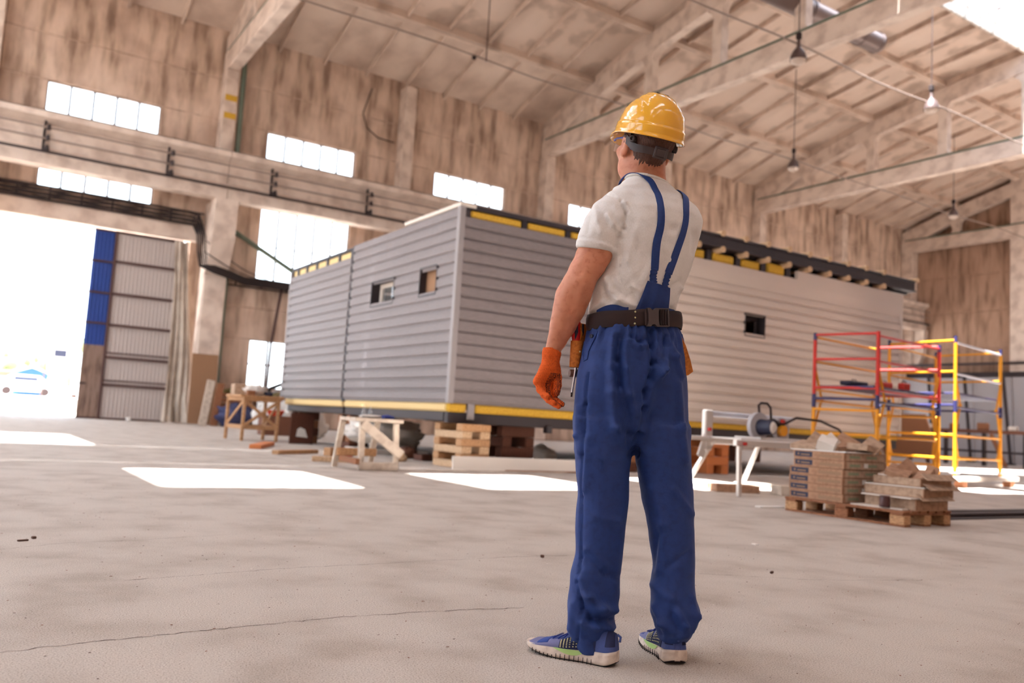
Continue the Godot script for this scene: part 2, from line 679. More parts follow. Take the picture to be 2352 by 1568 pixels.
func rooflight(x0: float, x1: float, z0: float, z1: float, y: float, panes: int, glazing: Material = null) -> void:
	var r := struct_node("window_roof")
	var lo := minf(yroof(z0), yroof(z1)) - 0.02
	bb(r, "curb", M.curb, V(x0, yroof(z0) - 0.02, z0 - 0.1), V(x1, y, z0), 0.01)
	bb(r, "curb", M.curb, V(x0, yroof(z1) - 0.02, z1), V(x1, y, z1 + 0.1), 0.01)
	bb(r, "curb", M.curb, V(x0 - 0.06, lo + 0.3, z0), V(x0, y, z1), 0.01)
	bb(r, "curb", M.curb, V(x1, lo + 0.3, z0), V(x1 + 0.06, y, z1), 0.01)
	for k in panes:
		var a := lerpf(x0, x1, float(k) / panes)
		var b := lerpf(x0, x1, float(k + 1) / panes)
		bb(r, "pane", glazing if glazing else M.glass, V(a + 0.03, y + 0.02, z0), V(b - 0.03, y + 0.03, z1))
		if k:
			bb(r, "glazing_bar", M.window_steel, V(a - 0.03, y - 0.05, z0), V(a + 0.03, y + 0.04, z1))


func truss(x: float) -> void:
	var t := struct_node("roof_truss")
	var fr := Transform3D(Basis(V(0, 0, 1), V(0, 1, 0), V(-1, 0, 0)), V(x + 0.19, 0, 0))
	bb(t, "bottom_chord", M.concrete, V(x - 0.22, 12.72, WALL_Z + 0.06), V(x + 0.22, 13.45, RIGHT_Z - 0.06), 0.03)
	var top := PackedVector2Array()
	var low := PackedVector2Array()
	for k in 11:
		var z: float = clampf(WALL_Z + 3.54 * k, WALL_Z + 0.1, RIGHT_Z - 0.1)
		top.append(Vector2(z, yroof(z) - 0.01))
		low.append(Vector2(z, yroof(z) - (1.25 if k == 0 or k == 10 else 0.78)))
	low.reverse()
	top.append_array(low)
	var p := MB.new()
	p.prism(top, fr, 0.38)
	put("top_chord", p, M.concrete, t)
	for k in range(1, 10):
		var z := WALL_Z + 3.54 * k
		var y1 := yroof(z) - 0.7
		var wd := 0.21
		var pb := MB.new()
		var s := 0.3 if y1 > 14.3 else 0.2
		var dz := 0.35 if k < 5 else (-0.35 if k > 5 else 0.0)
		var ya := y1 - (0.25 if k < 5 else 0.0)
		var yb := y1 - (0.25 if k > 5 else 0.0)
		pb.prism(PackedVector2Array([Vector2(z - wd - s, 13.4), Vector2(z + wd + s, 13.4), Vector2(z + wd + s * 0.35, 13.4 + s * 0.35), Vector2(z + wd, 13.4 + s), Vector2(z + wd, yb - s), Vector2(z + wd + s * 0.35, yb - s * 0.35), Vector2(z + wd + s, yb + 0.05), Vector2(z - wd - s, ya + 0.05), Vector2(z - wd - s * 0.35, ya - s * 0.35), Vector2(z - wd, ya - s), Vector2(z - wd, 13.4 + s), Vector2(z - wd - s * 0.35, 13.4 + s * 0.35)]), Transform3D(fr.basis, V(x + 0.17, 0, 0)), 0.34)
		put("post", pb, M.concrete, t)
	rod(t, "conduit", M.pipe_green, [V(x - 0.16, 13.5, WALL_Z + 0.3), V(x - 0.16, 13.5, RIGHT_Z - 0.3)], 0.05, 6)


# ---------------------------------------------------------------- windows
# a steel window in a wall along x: nx by ny panes
func window_at(a: Vector3, b: Vector3, nx: int, ny: int, called := "window", along_z := false) -> Node3D:
	var r := struct_node(called)
	var w := b.z - a.z if along_z else b.x - a.x
	var h := b.y - a.y
	r.position = a
	if along_z:
		r.rotation.y = -PI / 2
	var f := 0.035
	for y in [0.0, h - f]:
		bb(r, "frame", M.window_steel, V(0, y, -0.05), V(w, y + f, 0.05))
	for x in [0.0, w - f]:
		bb(r, "frame", M.window_steel, V(x, f, -0.05), V(x + f, h - f, 0.05))
	for k in range(1, nx):
		bb(r, "mullion", M.window_steel, V(w * k / nx - 0.035, f, -0.04), V(w * k / nx + 0.035, h - f, 0.04))
	for k in range(1, ny):
		bb(r, "transom", M.window_steel, V(f, h * k / ny - 0.03, -0.03), V(w - f, h * k / ny + 0.03, 0.03))
	for i in nx:
		for j in ny:
			bb(r, "pane", M.glass, V(w * i / nx, h * j / ny, -0.004), V(w * (i + 1) / nx, h * (j + 1) / ny, 0.004))
	return r


func build_windows() -> void:
	var n := 1
	var z := WALL_Z - 0.12
	for k in range(-3, 6):
		var a := COL0 + BAY * k + 1.6
		var b := a + 3.5
		if k == -1:
			window_at(V(1.37, 7.45, z), V(4.88, 8.06, z), 5, 1, "window_%d" % n)
			window_at(V(1.37, 9.95, z), V(4.88, 10.97, z), 5, 1, "window_%d" % (n + 1))
			n += 2
			continue
		window_at(V(a, 1.38, z), V(b, 3.15, z), 5, 2, "window_%d" % n)
		var big := window_at(V(a, 5.39, z), V(b, 8.06, z), 5, 1, "window_%d" % (n + 1))
		for i in range(1, 5):
			bx(big, "latch", M.dark_steel, V(3.5 * i / 5, 1.28, 0.05), V(0.1, 0.07, 0.06), 0.02)
		n += 2
		if k < 4:
			window_at(V(a, 9.95, z), V(b, 10.97, z), 5, 1, "window_%d" % n)
			n += 1
	for k in range(-3, 6):
		var x0 := COL0 + BAY * k
		for y in [[9.9, 11.4]]:
			window_at(V(x0 + 0.9, y[0], RIGHT_Z + 0.15), V(x0 + 6.2, y[1], RIGHT_Z + 0.15), 6, 1, "window_%d" % n)
			n += 1
	for k in 4:
		for y in [[1.6, 6.2], [7.4, 12.4]]:
			window_at(V(HALL_X0 - 0.15, y[0], WALL_Z + k * 7.09 + 0.5), V(HALL_X0 - 0.15, y[1], WALL_Z + k * 7.09 + 6.6), 6, 3, "window_%d" % n, true)
			n += 1


# ---------------------------------------------------------------- door, curtain, cables, pipes on the left wall
func corrugated(w: float, h: float, pitch: float, dep: float) -> ArrayMesh:
	var b := MB.new()
	var pts := PackedVector2Array()
	var k := int(w / pitch)
	for i in k:
		var x := w * i / k
		var p := w / k
		pts.append_array([Vector2(x, 0), Vector2(x + p * 0.4, 0), Vector2(x + p * 0.5, dep), Vector2(x + p * 0.9, dep)])
	pts.append(Vector2(w, 0))
	for i in pts.size() - 1:
		var a := pts[i]
		var c := pts[i + 1]
		b.quad(V(a.x, 0, a.y), V(c.x, 0, c.y), V(c.x, h, c.y), V(a.x, h, a.y))
		b.quad(V(c.x, 0, c.y - 0.012), V(a.x, 0, a.y - 0.012), V(a.x, h, a.y - 0.012), V(c.x, h, c.y - 0.012))
	return b.done()


func build_left_wall_fittings() -> void:
	var z := -31.0
	# sliding door leaf: grey sheets with a blue column of sheets above a wicket of boards
	var d := struct_node("door_1")
	d.position = V(3.19, 0, z)
	for r in [[0.03, 1.14], [1.14, 2.06], [2.06, 3.14], [3.14, 4.19], [4.19, 5.28], [5.28, 6.3]]:
		var s := put("sheet", corrugated(2.07, r[1] - r[0], 0.12, 0.025), M.door_grey, d)
		s.position = V(0.74, r[0], 0)
	for r in [[2.42, 3.16], [3.16, 4.18], [4.18, 5.23], [5.23, 6.28]]:
		var s := put("blue_sheet", corrugated(0.72, r[1] - r[0], 0.12, 0.025), M.door_blue, d)
		s.position = V(0.02, r[0], 0)
	for k in 7:
		bb(d, "wicket_board", M.wicket, V(0.02 + k * 0.101, 0.04, 0), V(0.121 + k * 0.101, 2.43, 0.03), 0.005)
	bx(d, "door_handle", M.dark_steel, V(0.1, 1.15, 0.06), V(0.22, 0.05, 0.05), 0.015)
	for y in [1.13, 2.05, 3.13, 4.18, 5.27, 6.28]:
		bb(d, "frame_rail", M.door_frame, V(0.72, y - 0.03, 0.0), V(2.82, y + 0.05, 0.09), 0.01)
	for y in [1.27, 2.19]:
		bb(d, "frame_rail", M.door_frame, V(0.72, y, 0.0), V(2.82, y + 0.04, 0.06), 0.01)
	for y in [3.16, 4.18, 5.23, 6.28]:
		bb(d, "frame_rail", M.door_frame, V(0.0, y - 0.025, 0.0), V(0.72, y + 0.035, 0.08), 0.01)
	for x in [0.68, 2.77]:
		bb(d, "frame_stile", M.door_frame, V(x - 0.03, 0.0, 0.0), V(x + 0.05, 6.33, 0.09), 0.01)
	bb(d, "frame_rail", M.door_frame, V(0, 0, 0), V(2.82, 0.06, 0.06), 0.01)
	# white plastic curtain by the door
	var b := MB.new()
	var rows := []
	for j in 40:
		var t := j / 39.0
		var y := lerpf(0.02, 6.26, t)
		var x0 := 5.78 + 0.1 * sin(t * 3.0) - 0.1 * t
		var w := lerpf(0.78, 0.42, smoothstep(0.15, 1.0, t)) + 0.12 * smoothstep(0.14, 0.0, t)
		var row := []
		for i in 49:
			var u := i / 48.0
			var fold := sin(u * 23.0 + 0.8 * sin(t * 4.0)) * 0.07 * (1.1 - 0.4 * t) + 0.05 * sin(u * 9.0 + t * 5.0)
			row.append(V(x0 + w * u + 0.02 * sin(u * 30.0 + t * 9.0), y, -30.72 + fold + (0.12 * (1 - t / 0.1) * sin(u * 8.0) if t < 0.1 else 0.0)))
		rows.append(row)
	b.grid(rows, false)
	var back := []
	for r in rows:
		var q: Array = []
		for p in r:
			q.append(p + V(0, 0, -0.02))
		q.reverse()
		back.append(q)
	b.grid(back, false)
	tag(put("curtain", b, M.curtain), "pale plastic sheet curtain hanging in folds beside the sliding door", "curtain")
	# conductor brackets and bars on the crane beam
	var nth := ["leftmost", "second from the left", "third from the left", "fourth from the left", "fifth from the left, half behind the house", "last before the hidden end"]
	for x in [1.37, 5.03, 8.53, 12.2, 15.8, 19.5]:
		var t := tag(struct_plain("conductor_bracket"), "dark insulator bracket on the crane beam, %s" % nth.pop_front(), "bracket", "insulator brackets along the crane beam")
		t.position = V(x, 0, -29.66)
		bar(t, "upright", M.dark_steel, V(0, 8.2, -0.05), V(0, 9.2, -0.05), 0.07, 0.07)
		for y in [8.3, 8.62, 8.96]:
			bx(t, "arm", M.dark_steel, V(0.05, y, 0.06), V(0.1, 0.07, 0.22), 0.01)
			rod(t, "insulator", M.dark_steel, [V(0.1, y - 0.08, 0.16), V(0.1, y + 0.08, 0.16)], [0.07, 0.05], 8)
	for y in [8.17, 8.58, 8.94]:
		var o := rod(self, "conductor_bar", M.dark_steel if y < 8.3 else M.pipe_grey, [V(HALL_X0, y, -29.5), V(HALL_X1, y, -29.5)], 0.035 if y > 8.3 else 0.045, 6)
		tag(o, ["lowest dark conductor bar running along the crane beam", "middle conductor bar running along the crane beam", "upper conductor bar running along the crane beam"][[8.17, 8.58, 8.94].find(y)], "pipe")
	# cable tray over the door, then down the column and on along the wall
	var tray := thing("cable_tray", "dark steel cable tray of rungs above the open door", "cable tray")
	for y in [6.95, 7.38]:
		bar(tray, "rail", M.dark_steel, V(-7, y, -30.86), V(6.6, y, -30.86), 0.05, 0.05)
	for k in 15:
		bar(tray, "rung", M.dark_steel, V(-6.6 + k * 0.93, 6.95, -30.84), V(-6.6 + k * 0.93, 7.38, -30.84), 0.05, 0.05)
	var tray2 := thing("cable_tray", "dark steel cable tray below the tall window behind the house", "cable tray")
	for y in [5.02, 5.34]:
		bar(tray2, "rail", M.dark_steel, V(7.5, y, -30.9), V(13.6, y, -30.9), 0.05, 0.05)
	for k in 7:
		bar(tray2, "rung", M.dark_steel, V(7.9 + k * 0.93, 5.0, -30.88), V(7.9 + k * 0.93, 5.36, -30.88), 0.05, 0.05)
	var bundle := thing("cable_bundle", "bundle of black cables lying in the tray and wrapping round the concrete column", "cable")
	for k in 9:
		var pts := []
		var y0 := 6.98 + 0.045 * k
		var o := rng.randf_range(-0.05, 0.05)
		for i in 14:
			pts.append(V(-7 + i, y0 + 0.05 * sin(i * 1.9 + k * 2.0), -30.78 + 0.03 * sin(k * 3.0)))
		var cx := 6.22 + 0.07 * (k % 5)
		pts.append_array([V(cx - 0.05, y0 - 0.05, -30.6), V(cx + 0.1, 6.5, -30.35), V(cx + 0.12, 5.9 + o, -30.2), V(cx + 0.2, 5.42 + o, -30.05), V(6.9, 5.22 + 0.03 * k, -29.95), V(7.5, 5.12 + 0.03 * k, -30.1), V(8.2, 5.08 + 0.03 * k, -30.8), V(10.5, 5.1 + 0.03 * k, -30.8), V(13.5, 5.1 + 0.03 * k, -30.8)])
		rod(bundle, "cable", M.cable, pts, 0.026, 6)
	for k in 2:
		var pts := []
		for i in 9:
			var t := i / 8.0
			pts.append(V(6.5 + 2.6 * t, lerpf(6.3 - 0.4 * k, 5.35, t) - 0.25 * sin(t * PI), -29.9 - 0.9 * t * t))
		tag(rod(self, "cable", M.cable, pts, 0.016, 5), ["thin upper cable sagging across the column to the lower tray", "thin lower cable sagging across the column to the lower tray"][k], "cable")
	# pipes and the brace
	tag(rod(self, "drain_pipe", M.pipe_green, [V(7.52, 0, -30.7), V(7.5, 5, -30.7), V(7.45, 14, -30.6)], 0.09, 8), "tall grey-green pipe up the wall beside the concrete column", "pipe")
	tag(bar(self, "steel_brace", M.pipe_green, V(7.35, 7.1, -30.8), V(13.6, 3.95, -30.8), 0.18, 0.14, 0.02), "grey steel brace slanting down across the tall window", "beam")
	tag(rod(self, "wall_pipe", M.door_frame, [V(9.62, 5.1, -30.98), V(9.4, 3.1, -30.98), V(9.35, 0.1, -30.98)], 0.05, 6), "thin rusty pipe running down the wall over the lower window", "pipe")
	tag(rod(self, "cable_loop", M.cable, [V(12.6, 13.7, -31.05), V(12.3, 12.6, -31.05), V(12.5, 12.05, -31.04), V(13.0, 11.75, -31.03), V(13.7, 11.7, -31.0)], 0.02, 5), "thin dark cable looping on the wall above the second row of windows", "cable")


func struct_plain(called: String) -> Node3D:
	var o := Node3D.new()
	o.name = numbered(called)
	add_child(o)
	return o


# ---------------------------------------------------------------- the two modular houses
# lap siding board from a to b (bottom edge line), height h, facing out
func siding(root: Node, m: Material, a: Vector3, b: Vector3, h: float, out: Vector3) -> void:
	var l := a.distance_to(b)
	var key := "siding %.3f %.3f" % [l, h]
	if not mesh_cache.has(key):
		var s := MB.new()
		# x along, y up, z out
		s.prism(PackedVector2Array([Vector2(-0.02, 0), Vector2(0.0, 0), Vector2(0.0, 0.034), Vector2(0.022, 0.04), Vector2(0.026, 0.05), Vector2(0.026, h - 0.006), Vector2(0.02, h), Vector2(-0.02, h)]), Transform3D(Basis(V(0, 0, 1), V(0, 1, 0), V(-1, 0, 0)), V(l, 0, 0)), l)
		mesh_cache[key] = s.done()
	var o := put("siding_board", mesh_cache[key], m, root)
	var x := (b - a).normalized()
	o.transform = Transform3D(Basis(x, Vector3.UP, out), a)


# rows of boards on a wall from a to b, with openings [from, to, bottom, top] along it
func clad(root: Node, m: Material, a: Vector3, b: Vector3, y0: float, y1: float, n: int, out: Vector3, holes: Array) -> void:
	var d := (b - a).normalized()
	var l := a.distance_to(b)
	var h := (y1 - y0) / n
	for k in n:
		var y := y0 + h * k
		var cuts := [0.0]
		for q in holes:
			if y + h * 0.5 > q[2] and y + h * 0.5 < q[3]:
				cuts.append_array([q[0], q[1]])
		cuts.append(l)
		for i in range(0, cuts.size(), 2):
			siding(root, m, a + d * cuts[i] + V(0, y, 0), a + d * cuts[i + 1] + V(0, y, 0), h - 0.006, out)


func small_window(root: Node, at: Vector3, w: float, h: float, turn: float, glazed: bool) -> void:
	var f := Node3D.new()
	f.name = "window_opening"
	f.position = at
	f.rotation.y = turn
	root.add_child(f, true)
	# a deep dark reveal with a white plastic sash set back in it
	bb(f, "reveal", M.black_steel, V(0, 0, -0.24), V(0.02, h, 0.03))
	bb(f, "reveal", M.black_steel, V(w - 0.02, 0, -0.24), V(w, h, 0.03))
	bb(f, "reveal", M.black_steel, V(0, h - 0.02, -0.24), V(w, h, 0.03))
	bb(f, "reveal", M.black_steel, V(0, 0, -0.24), V(w, 0.02, 0.03))
	var fm: Material = M.offwhite if glazed else M.black_steel
	for y in [0.02, h - 0.1]:
		bb(f, "sash", fm, V(0.02, y, -0.2), V(w - 0.02, y + 0.08, -0.13), 0.01)
	for x in [0.02, w - 0.1]:
		bb(f, "sash", fm, V(x, 0.1, -0.2), V(x + 0.08, h - 0.1, -0.13), 0.01)
	if glazed:
		bb(f, "pane", M.glass, V(0.1, 0.1, -0.17), V(w - 0.1, h - 0.1, -0.165))
	else:
		bar(f, "prop", M.offwhite, V(0.14, 0.05, -0.3), V(0.34, h - 0.1, -0.35), 0.04, 0.04)


func build_houses() -> void:
	var xl := 5.9
	var zf := -10.74
	var xm := 9.35
	var z2 := -18.3
	var xr := 16.86
	# ---- grey house
	var g := thing("modular_house", "dark grey clad house module on timber blocks with a tall corner", "house")
	# inner walls, floor and roof deck make it a closed box with openings
	var out_l := V(-1, 0, 0)
	var out_f := V(0, 0, 1)
	var wl := [[0.0, 0.0]]
	shell_wall(g, V(xl + 0.14, 0, zf - 0.02), V(xl + 0.14, 0, z2 + 0.02), 0.95, 3.78, 0.1, [[1.16, 1.78, 2.57, 3.03], [2.12, 3.06, 2.55, 3.0]])
	shell_wall(g, V(xl + 0.04, 0, zf - 0.14), V(xm, 0, zf - 0.14), 0.95, 3.72, 0.1, [])
	shell_wall(g, V(xm - 0.06, 0, zf - 0.2), V(xm - 0.06, 0, z2), 0.95, 3.72, 0.1, [])
	shell_wall(g, V(xl + 0.1, 0, z2 + 0.06), V(xm, 0, z2 + 0.06), 0.95, 3.5, 0.1, [[1.0, 2.4, 1.8, 3.2]])
	bb(g, "floor_deck", M.board, V(xl + 0.08, 0.94, z2 + 0.05), V(xm, 1.02, zf - 0.06))
	bb(g, "ceiling_deck", M.offwhite, V(xl + 0.1, 3.55, z2 + 0.05), V(xm, 3.6, zf - 0.1))
	# left face: near part with two windows, far part with its rafters bare
	clad(g, M.siding_grey, V(xl, 0, -14.74), V(xl, 0, zf - 0.05), 0.93, 3.81, 17, out_l, [[14.74 - 13.8, 14.74 - 12.86, 2.55, 3.0], [14.74 - 11.92, 14.74 - 11.34, 2.56, 3.03]])
	clad(g, M.siding_grey, V(xl, 0, z2), V(xl, 0, -14.84), 0.93, 3.6, 16, out_l, [])
	small_window(g, V(xl, 2.55, -13.8), 0.94, 0.46, -PI / 2, true)
	small_window(g, V(xl, 2.56, -11.92), 0.58, 0.47, -PI / 2, true)
	# front face
	clad(g, M.siding_grey, V(xl + 0.05, 0, zf), V(xm, 0, zf), 0.93, 3.68, 16, out_f, [])
	bb(g, "corner_trim", M.siding_trim, V(xl - 0.035, 0.92, zf - 0.06), V(xl + 0.06, 3.83, zf + 0.035), 0.008)
	bb(g, "corner_trim", M.siding_trim, V(xl - 0.035, 0.92, z2 - 0.05), V(xl + 0.02, 3.7, z2 + 0.03), 0.008)
	bb(g, "seam_strip", M.black_steel, V(xl - 0.012, 0.9, -14.84), V(xl + 0.05, 3.8, -14.74))
	bb(g, "cap_strip", M.offwhite, V(xl - 0.04, 3.82, -12.6), V(xl + 0.24, 3.88, zf + 0.03), 0.01)
	# roof frame: steel edge beam, stub posts with yellow foam between them
	bb(g, "roof_beam", M.black_steel, V(xl + 0.02, 3.8, zf - 0.12), V(xm, 3.87, zf + 0.02))
	bb(g, "roof_beam", M.black_steel, V(xl + 0.0, 3.74, z2), V(xl + 0.1, 3.79, -14.78))
	bb(g, "roof_sheet", M.black_steel, V(xl + 0.1, 3.79, z2), V(xm, 3.82, zf - 0.1))
	var xs := [xl + 0.06, 6.98, 7.82, 8.7, xm]
	for k in xs.size() - 1:
		bb(g, "stub_post", M.black_steel, V(xs[k], 3.68, zf - 0.1), V(xs[k] + 0.09, 3.8, zf))
		bb(g, "foam_strip", M.foam, V(xs[k] + 0.11, 3.67, zf - 0.09), V(xs[k + 1] - 0.02, 3.79, zf + 0.01), 0.02)
	var zs := [-14.86, -15.5, -16.15, -16.75, -17.35, -17.9, -18.25]
	for k in zs.size():
		bb(g, "stub_post", M.black_steel, V(xl + 0.005, 3.6, zs[k] - 0.1), V(xl + 0.08, 3.74, zs[k]))
		if k < zs.size() - 1:
			bb(g, "foam_strip", M.foam_pale, V(xl + 0.02, 3.6, zs[k + 1] + 0.02), V(xl + 0.09, 3.73, zs[k] - 0.12), 0.015)
	# floor edge and steel base
	bb(g, "foam_strip", M.foam, V(xl + 0.0, 0.8, zf - 0.1), V(xl + 0.3, 0.925, zf - 0.005), 0.02)
	bb(g, "foam_strip", M.foam, V(xl + 0.46, 0.8, zf - 0.1), V(xm, 0.925, zf - 0.005), 0.02)
	bb(g, "foam_strip", M.foam_pale, V(xl + 0.0, 0.8, -14.72), V(xl + 0.08, 0.925, zf - 0.1), 0.025)
	bb(g, "foam_strip", M.foam_pale, V(xl + 0.0, 0.8, z2 + 0.2), V(xl + 0.08, 0.925, -14.82), 0.025)
	bb(g, "base_beam", M.black_steel, V(xl + 0.02, 0.64, zf - 0.16), V(xm, 0.8, zf - 0.04), 0.01)
	bb(g, "base_beam", M.black_steel, V(xl + 0.02, 0.66, -14.7), V(xl + 0.14, 0.8, zf - 0.18), 0.01)
	bb(g, "base_beam", M.black_steel, V(xl + 0.06, 0.67, z2 + 0.4), V(xl + 0.18, 0.8, -14.9), 0.01)
	bb(g, "base_beam", M.black_steel, V(xl + 0.1, 0.66, z2 + 0.1), V(xm, 0.8, z2 + 0.25), 0.01)
	bb(g, "hanger_plate", M.siding_trim, V(xl + 0.32, 0.7, zf - 0.03), V(xl + 0.43, 0.93, zf + 0.01), 0.005)
	bb(g, "hanger_block", M.black_steel, V(xl + 1.75, 0.56, zf - 0.1), V(xl + 1.85, 0.68, zf + 0.02), 0.01)
	for z in [zf - 2.0, zf - 4.2, zf - 6.2]:
		bb(g, "floor_joist", M.black_steel, V(xl + 0.15, 0.68, z - 0.06), V(xm, 0.8, z + 0.06))
	# ---- beige house
	var b := thing("modular_house", "beige clad house module with log ends along its dark roof beam", "house")
	shell_wall(b, V(xm + 0.02, 0, zf - 0.14), V(xr, 0, zf - 0.14), 0.95, 3.78, 0.1, [[11.98 - xm, 12.54 - xm, 2.54, 2.97]])
	shell_wall(b, V(xr - 0.06, 0, zf - 0.1), V(xr - 0.06, 0, z2), 0.95, 3.9, 0.1, [])
	shell_wall(b, V(xm + 0.1, 0, zf - 0.2), V(xm + 0.1, 0, z2), 0.95, 3.7, 0.1, [])
	shell_wall(b, V(xm, 0, z2 + 0.06), V(xr, 0, z2 + 0.06), 0.95, 3.78, 0.1, [[1.0, 2.2, 1.8, 3.0]])
	bb(b, "floor_deck", M.board, V(xm, 0.94, z2), V(xr, 1.02, zf - 0.1))
	bb(b, "ceiling_deck", M.offwhite, V(xm, 3.62, z2), V(xr - 0.1, 3.68, zf - 0.1))
	clad(b, M.siding_beige, V(xm, 0, zf), V(xr, 0, zf), 0.91, 3.45, 15, out_f, [[11.98 - xm, 12.54 - xm, 2.54, 2.97]])
	# a flared cover board along the top
	for s in [[xm, 13.36, 3.79], [13.36, xr, 3.95]]:
		var f := MB.new()
		f.prism(PackedVector2Array([Vector2(0, 3.45), Vector2(0.02, 3.45), Vector2(0.05, 3.55), Vector2(0.07, 3.66), Vector2(0.075, s[2]), Vector2(0.0, s[2])]), Transform3D(Basis(V(0, 0, 1), V(0, 1, 0), V(-1, 0, 0)), V(s[1], 0, zf)), s[1] - s[0])
		put("cover_board", f, M.siding_beige, b)
	bb(b, "corner_trim", M.siding_beige, V(xr - 0.03, 0.9, zf - 0.06), V(xr + 0.05, 3.95, zf + 0.05), 0.008)
	small_window(b, V(11.98, 2.54, zf), 0.56, 0.43, 0.0, false)
	bb(b, "end_cladding", M.siding_beige, V(xr - 0.01, 0.92, z2), V(xr + 0.02, 3.9, zf - 0.06))
	bb(b, "roof_beam", M.black_steel, V(9.42, 4.06, zf - 0.1), V(17.22, 4.25, zf + 0.12), 0.012)
	bb(b, "roof_lip", M.black_steel, V(9.42, 4.24, zf - 0.1), V(17.22, 4.28, zf + 0.16), 0.006)
	bb(b, "roof_lip", M.black_steel, V(9.42, 4.04, zf - 0.1), V(17.22, 4.07, zf + 0.16), 0.006)
	bb(b, "roof_sheet", M.black_steel, V(9.42, 4.0, z2), V(17.2, 4.05, zf - 0.05))
	for k in 11:
		var x := 11.17 + 0.603 * k - 1.2
		for y in [4.005, 4.3]:
			rod(b, "log_end", M.pine_pale, [V(x, y, z2 + 0.3), V(x, y, zf + 0.2)], 0.058, 12)
	rod(b, "log_end", M.pine_pale, [V(17.2, 4.3, z2 + 0.3), V(17.2, 4.3, zf + 0.2)], 0.058, 12)
	var fx := [9.5, 10.3, 11.05, 11.8, 12.5, 13.2]
	for k in fx.size():
		bb(b, "stub_post", M.black_steel, V(fx[k] - 0.12, 3.79, zf - 0.08), V(fx[k], 4.0, zf + 0.03))
		if k < fx.size() - 1:
			bb(b, "foam_block", M.foam, V(fx[k] + 0.04, 3.79, zf - 0.35), V(fx[k + 1] - 0.18, 3.96 if k < 4 else 4.0, zf + 0.05), 0.03)
	bb(b, "foam_strip", M.foam, V(xm, 0.8, zf - 0.1), V(xr, 0.905, zf - 0.005), 0.02)
	bb(b, "base_beam", M.black_steel, V(xm, 0.62, zf - 0.16), V(xr, 0.8, zf - 0.03), 0.01)
	bb(b, "base_beam", M.black_steel, V(xm, 0.62, z2 + 0.1), V(xr, 0.8, z2 + 0.25), 0.01)
	# the shorter unit standing behind, seen past the far end
	var c := thing("timber_stack", "stack of stickered planks behind the far end of the beige house", "timber stack", V(17.6, 0, -14.2))
	for k in 9:
		bb(c, "plank_layer", M.wood_old, V(0, 3.0 - k * 0.2, -2), V(1.3, 3.12 - k * 0.2, 0.6), 0.01)
	for x in [0.1, 1.1]:
		bb(c, "rack_post", M.wood_dark, V(x, 0, -2.05), V(x + 0.12, 3.3, -1.9))
		bb(c, "rack_post", M.wood_dark, V(x, 0, 0.5), V(x + 0.12, 3.3, 0.66))


# a plain wall between a and b (centre line), with openings cut through
func shell_wall(root: Node, a: Vector3, b: Vector3, y0: float, y1: float, th: float, holes: Array) -> void:
	var d := (b - a).normalized()
	var l := a.distance_to(b)
	var pieces := []
	var x := 0.0
	var hs := holes.duplicate()
	hs.sort_custom(func(p, q): return p[0] < q[0])
	for q in hs:
		pieces.append([x, q[0], y0, y1])
		pieces.append([q[0], q[1], y0, q[2]])
		pieces.append([q[0], q[1], q[3], y1])
		x = q[1]
	pieces.append([x, l, y0, y1])
	var mb := MB.new()
	for p in pieces:
		if p[1] - p[0] > 0.01 and p[3] - p[2] > 0.01:
			mb.boxt(Transform3D(along(a, b), a + d * (p[0] + p[1]) / 2.0 + V(0, (p[2] + p[3]) / 2.0, 0)), V(th, p[3] - p[2], p[1] - p[0]))
	put("inner_wall", mb, M.board, root)


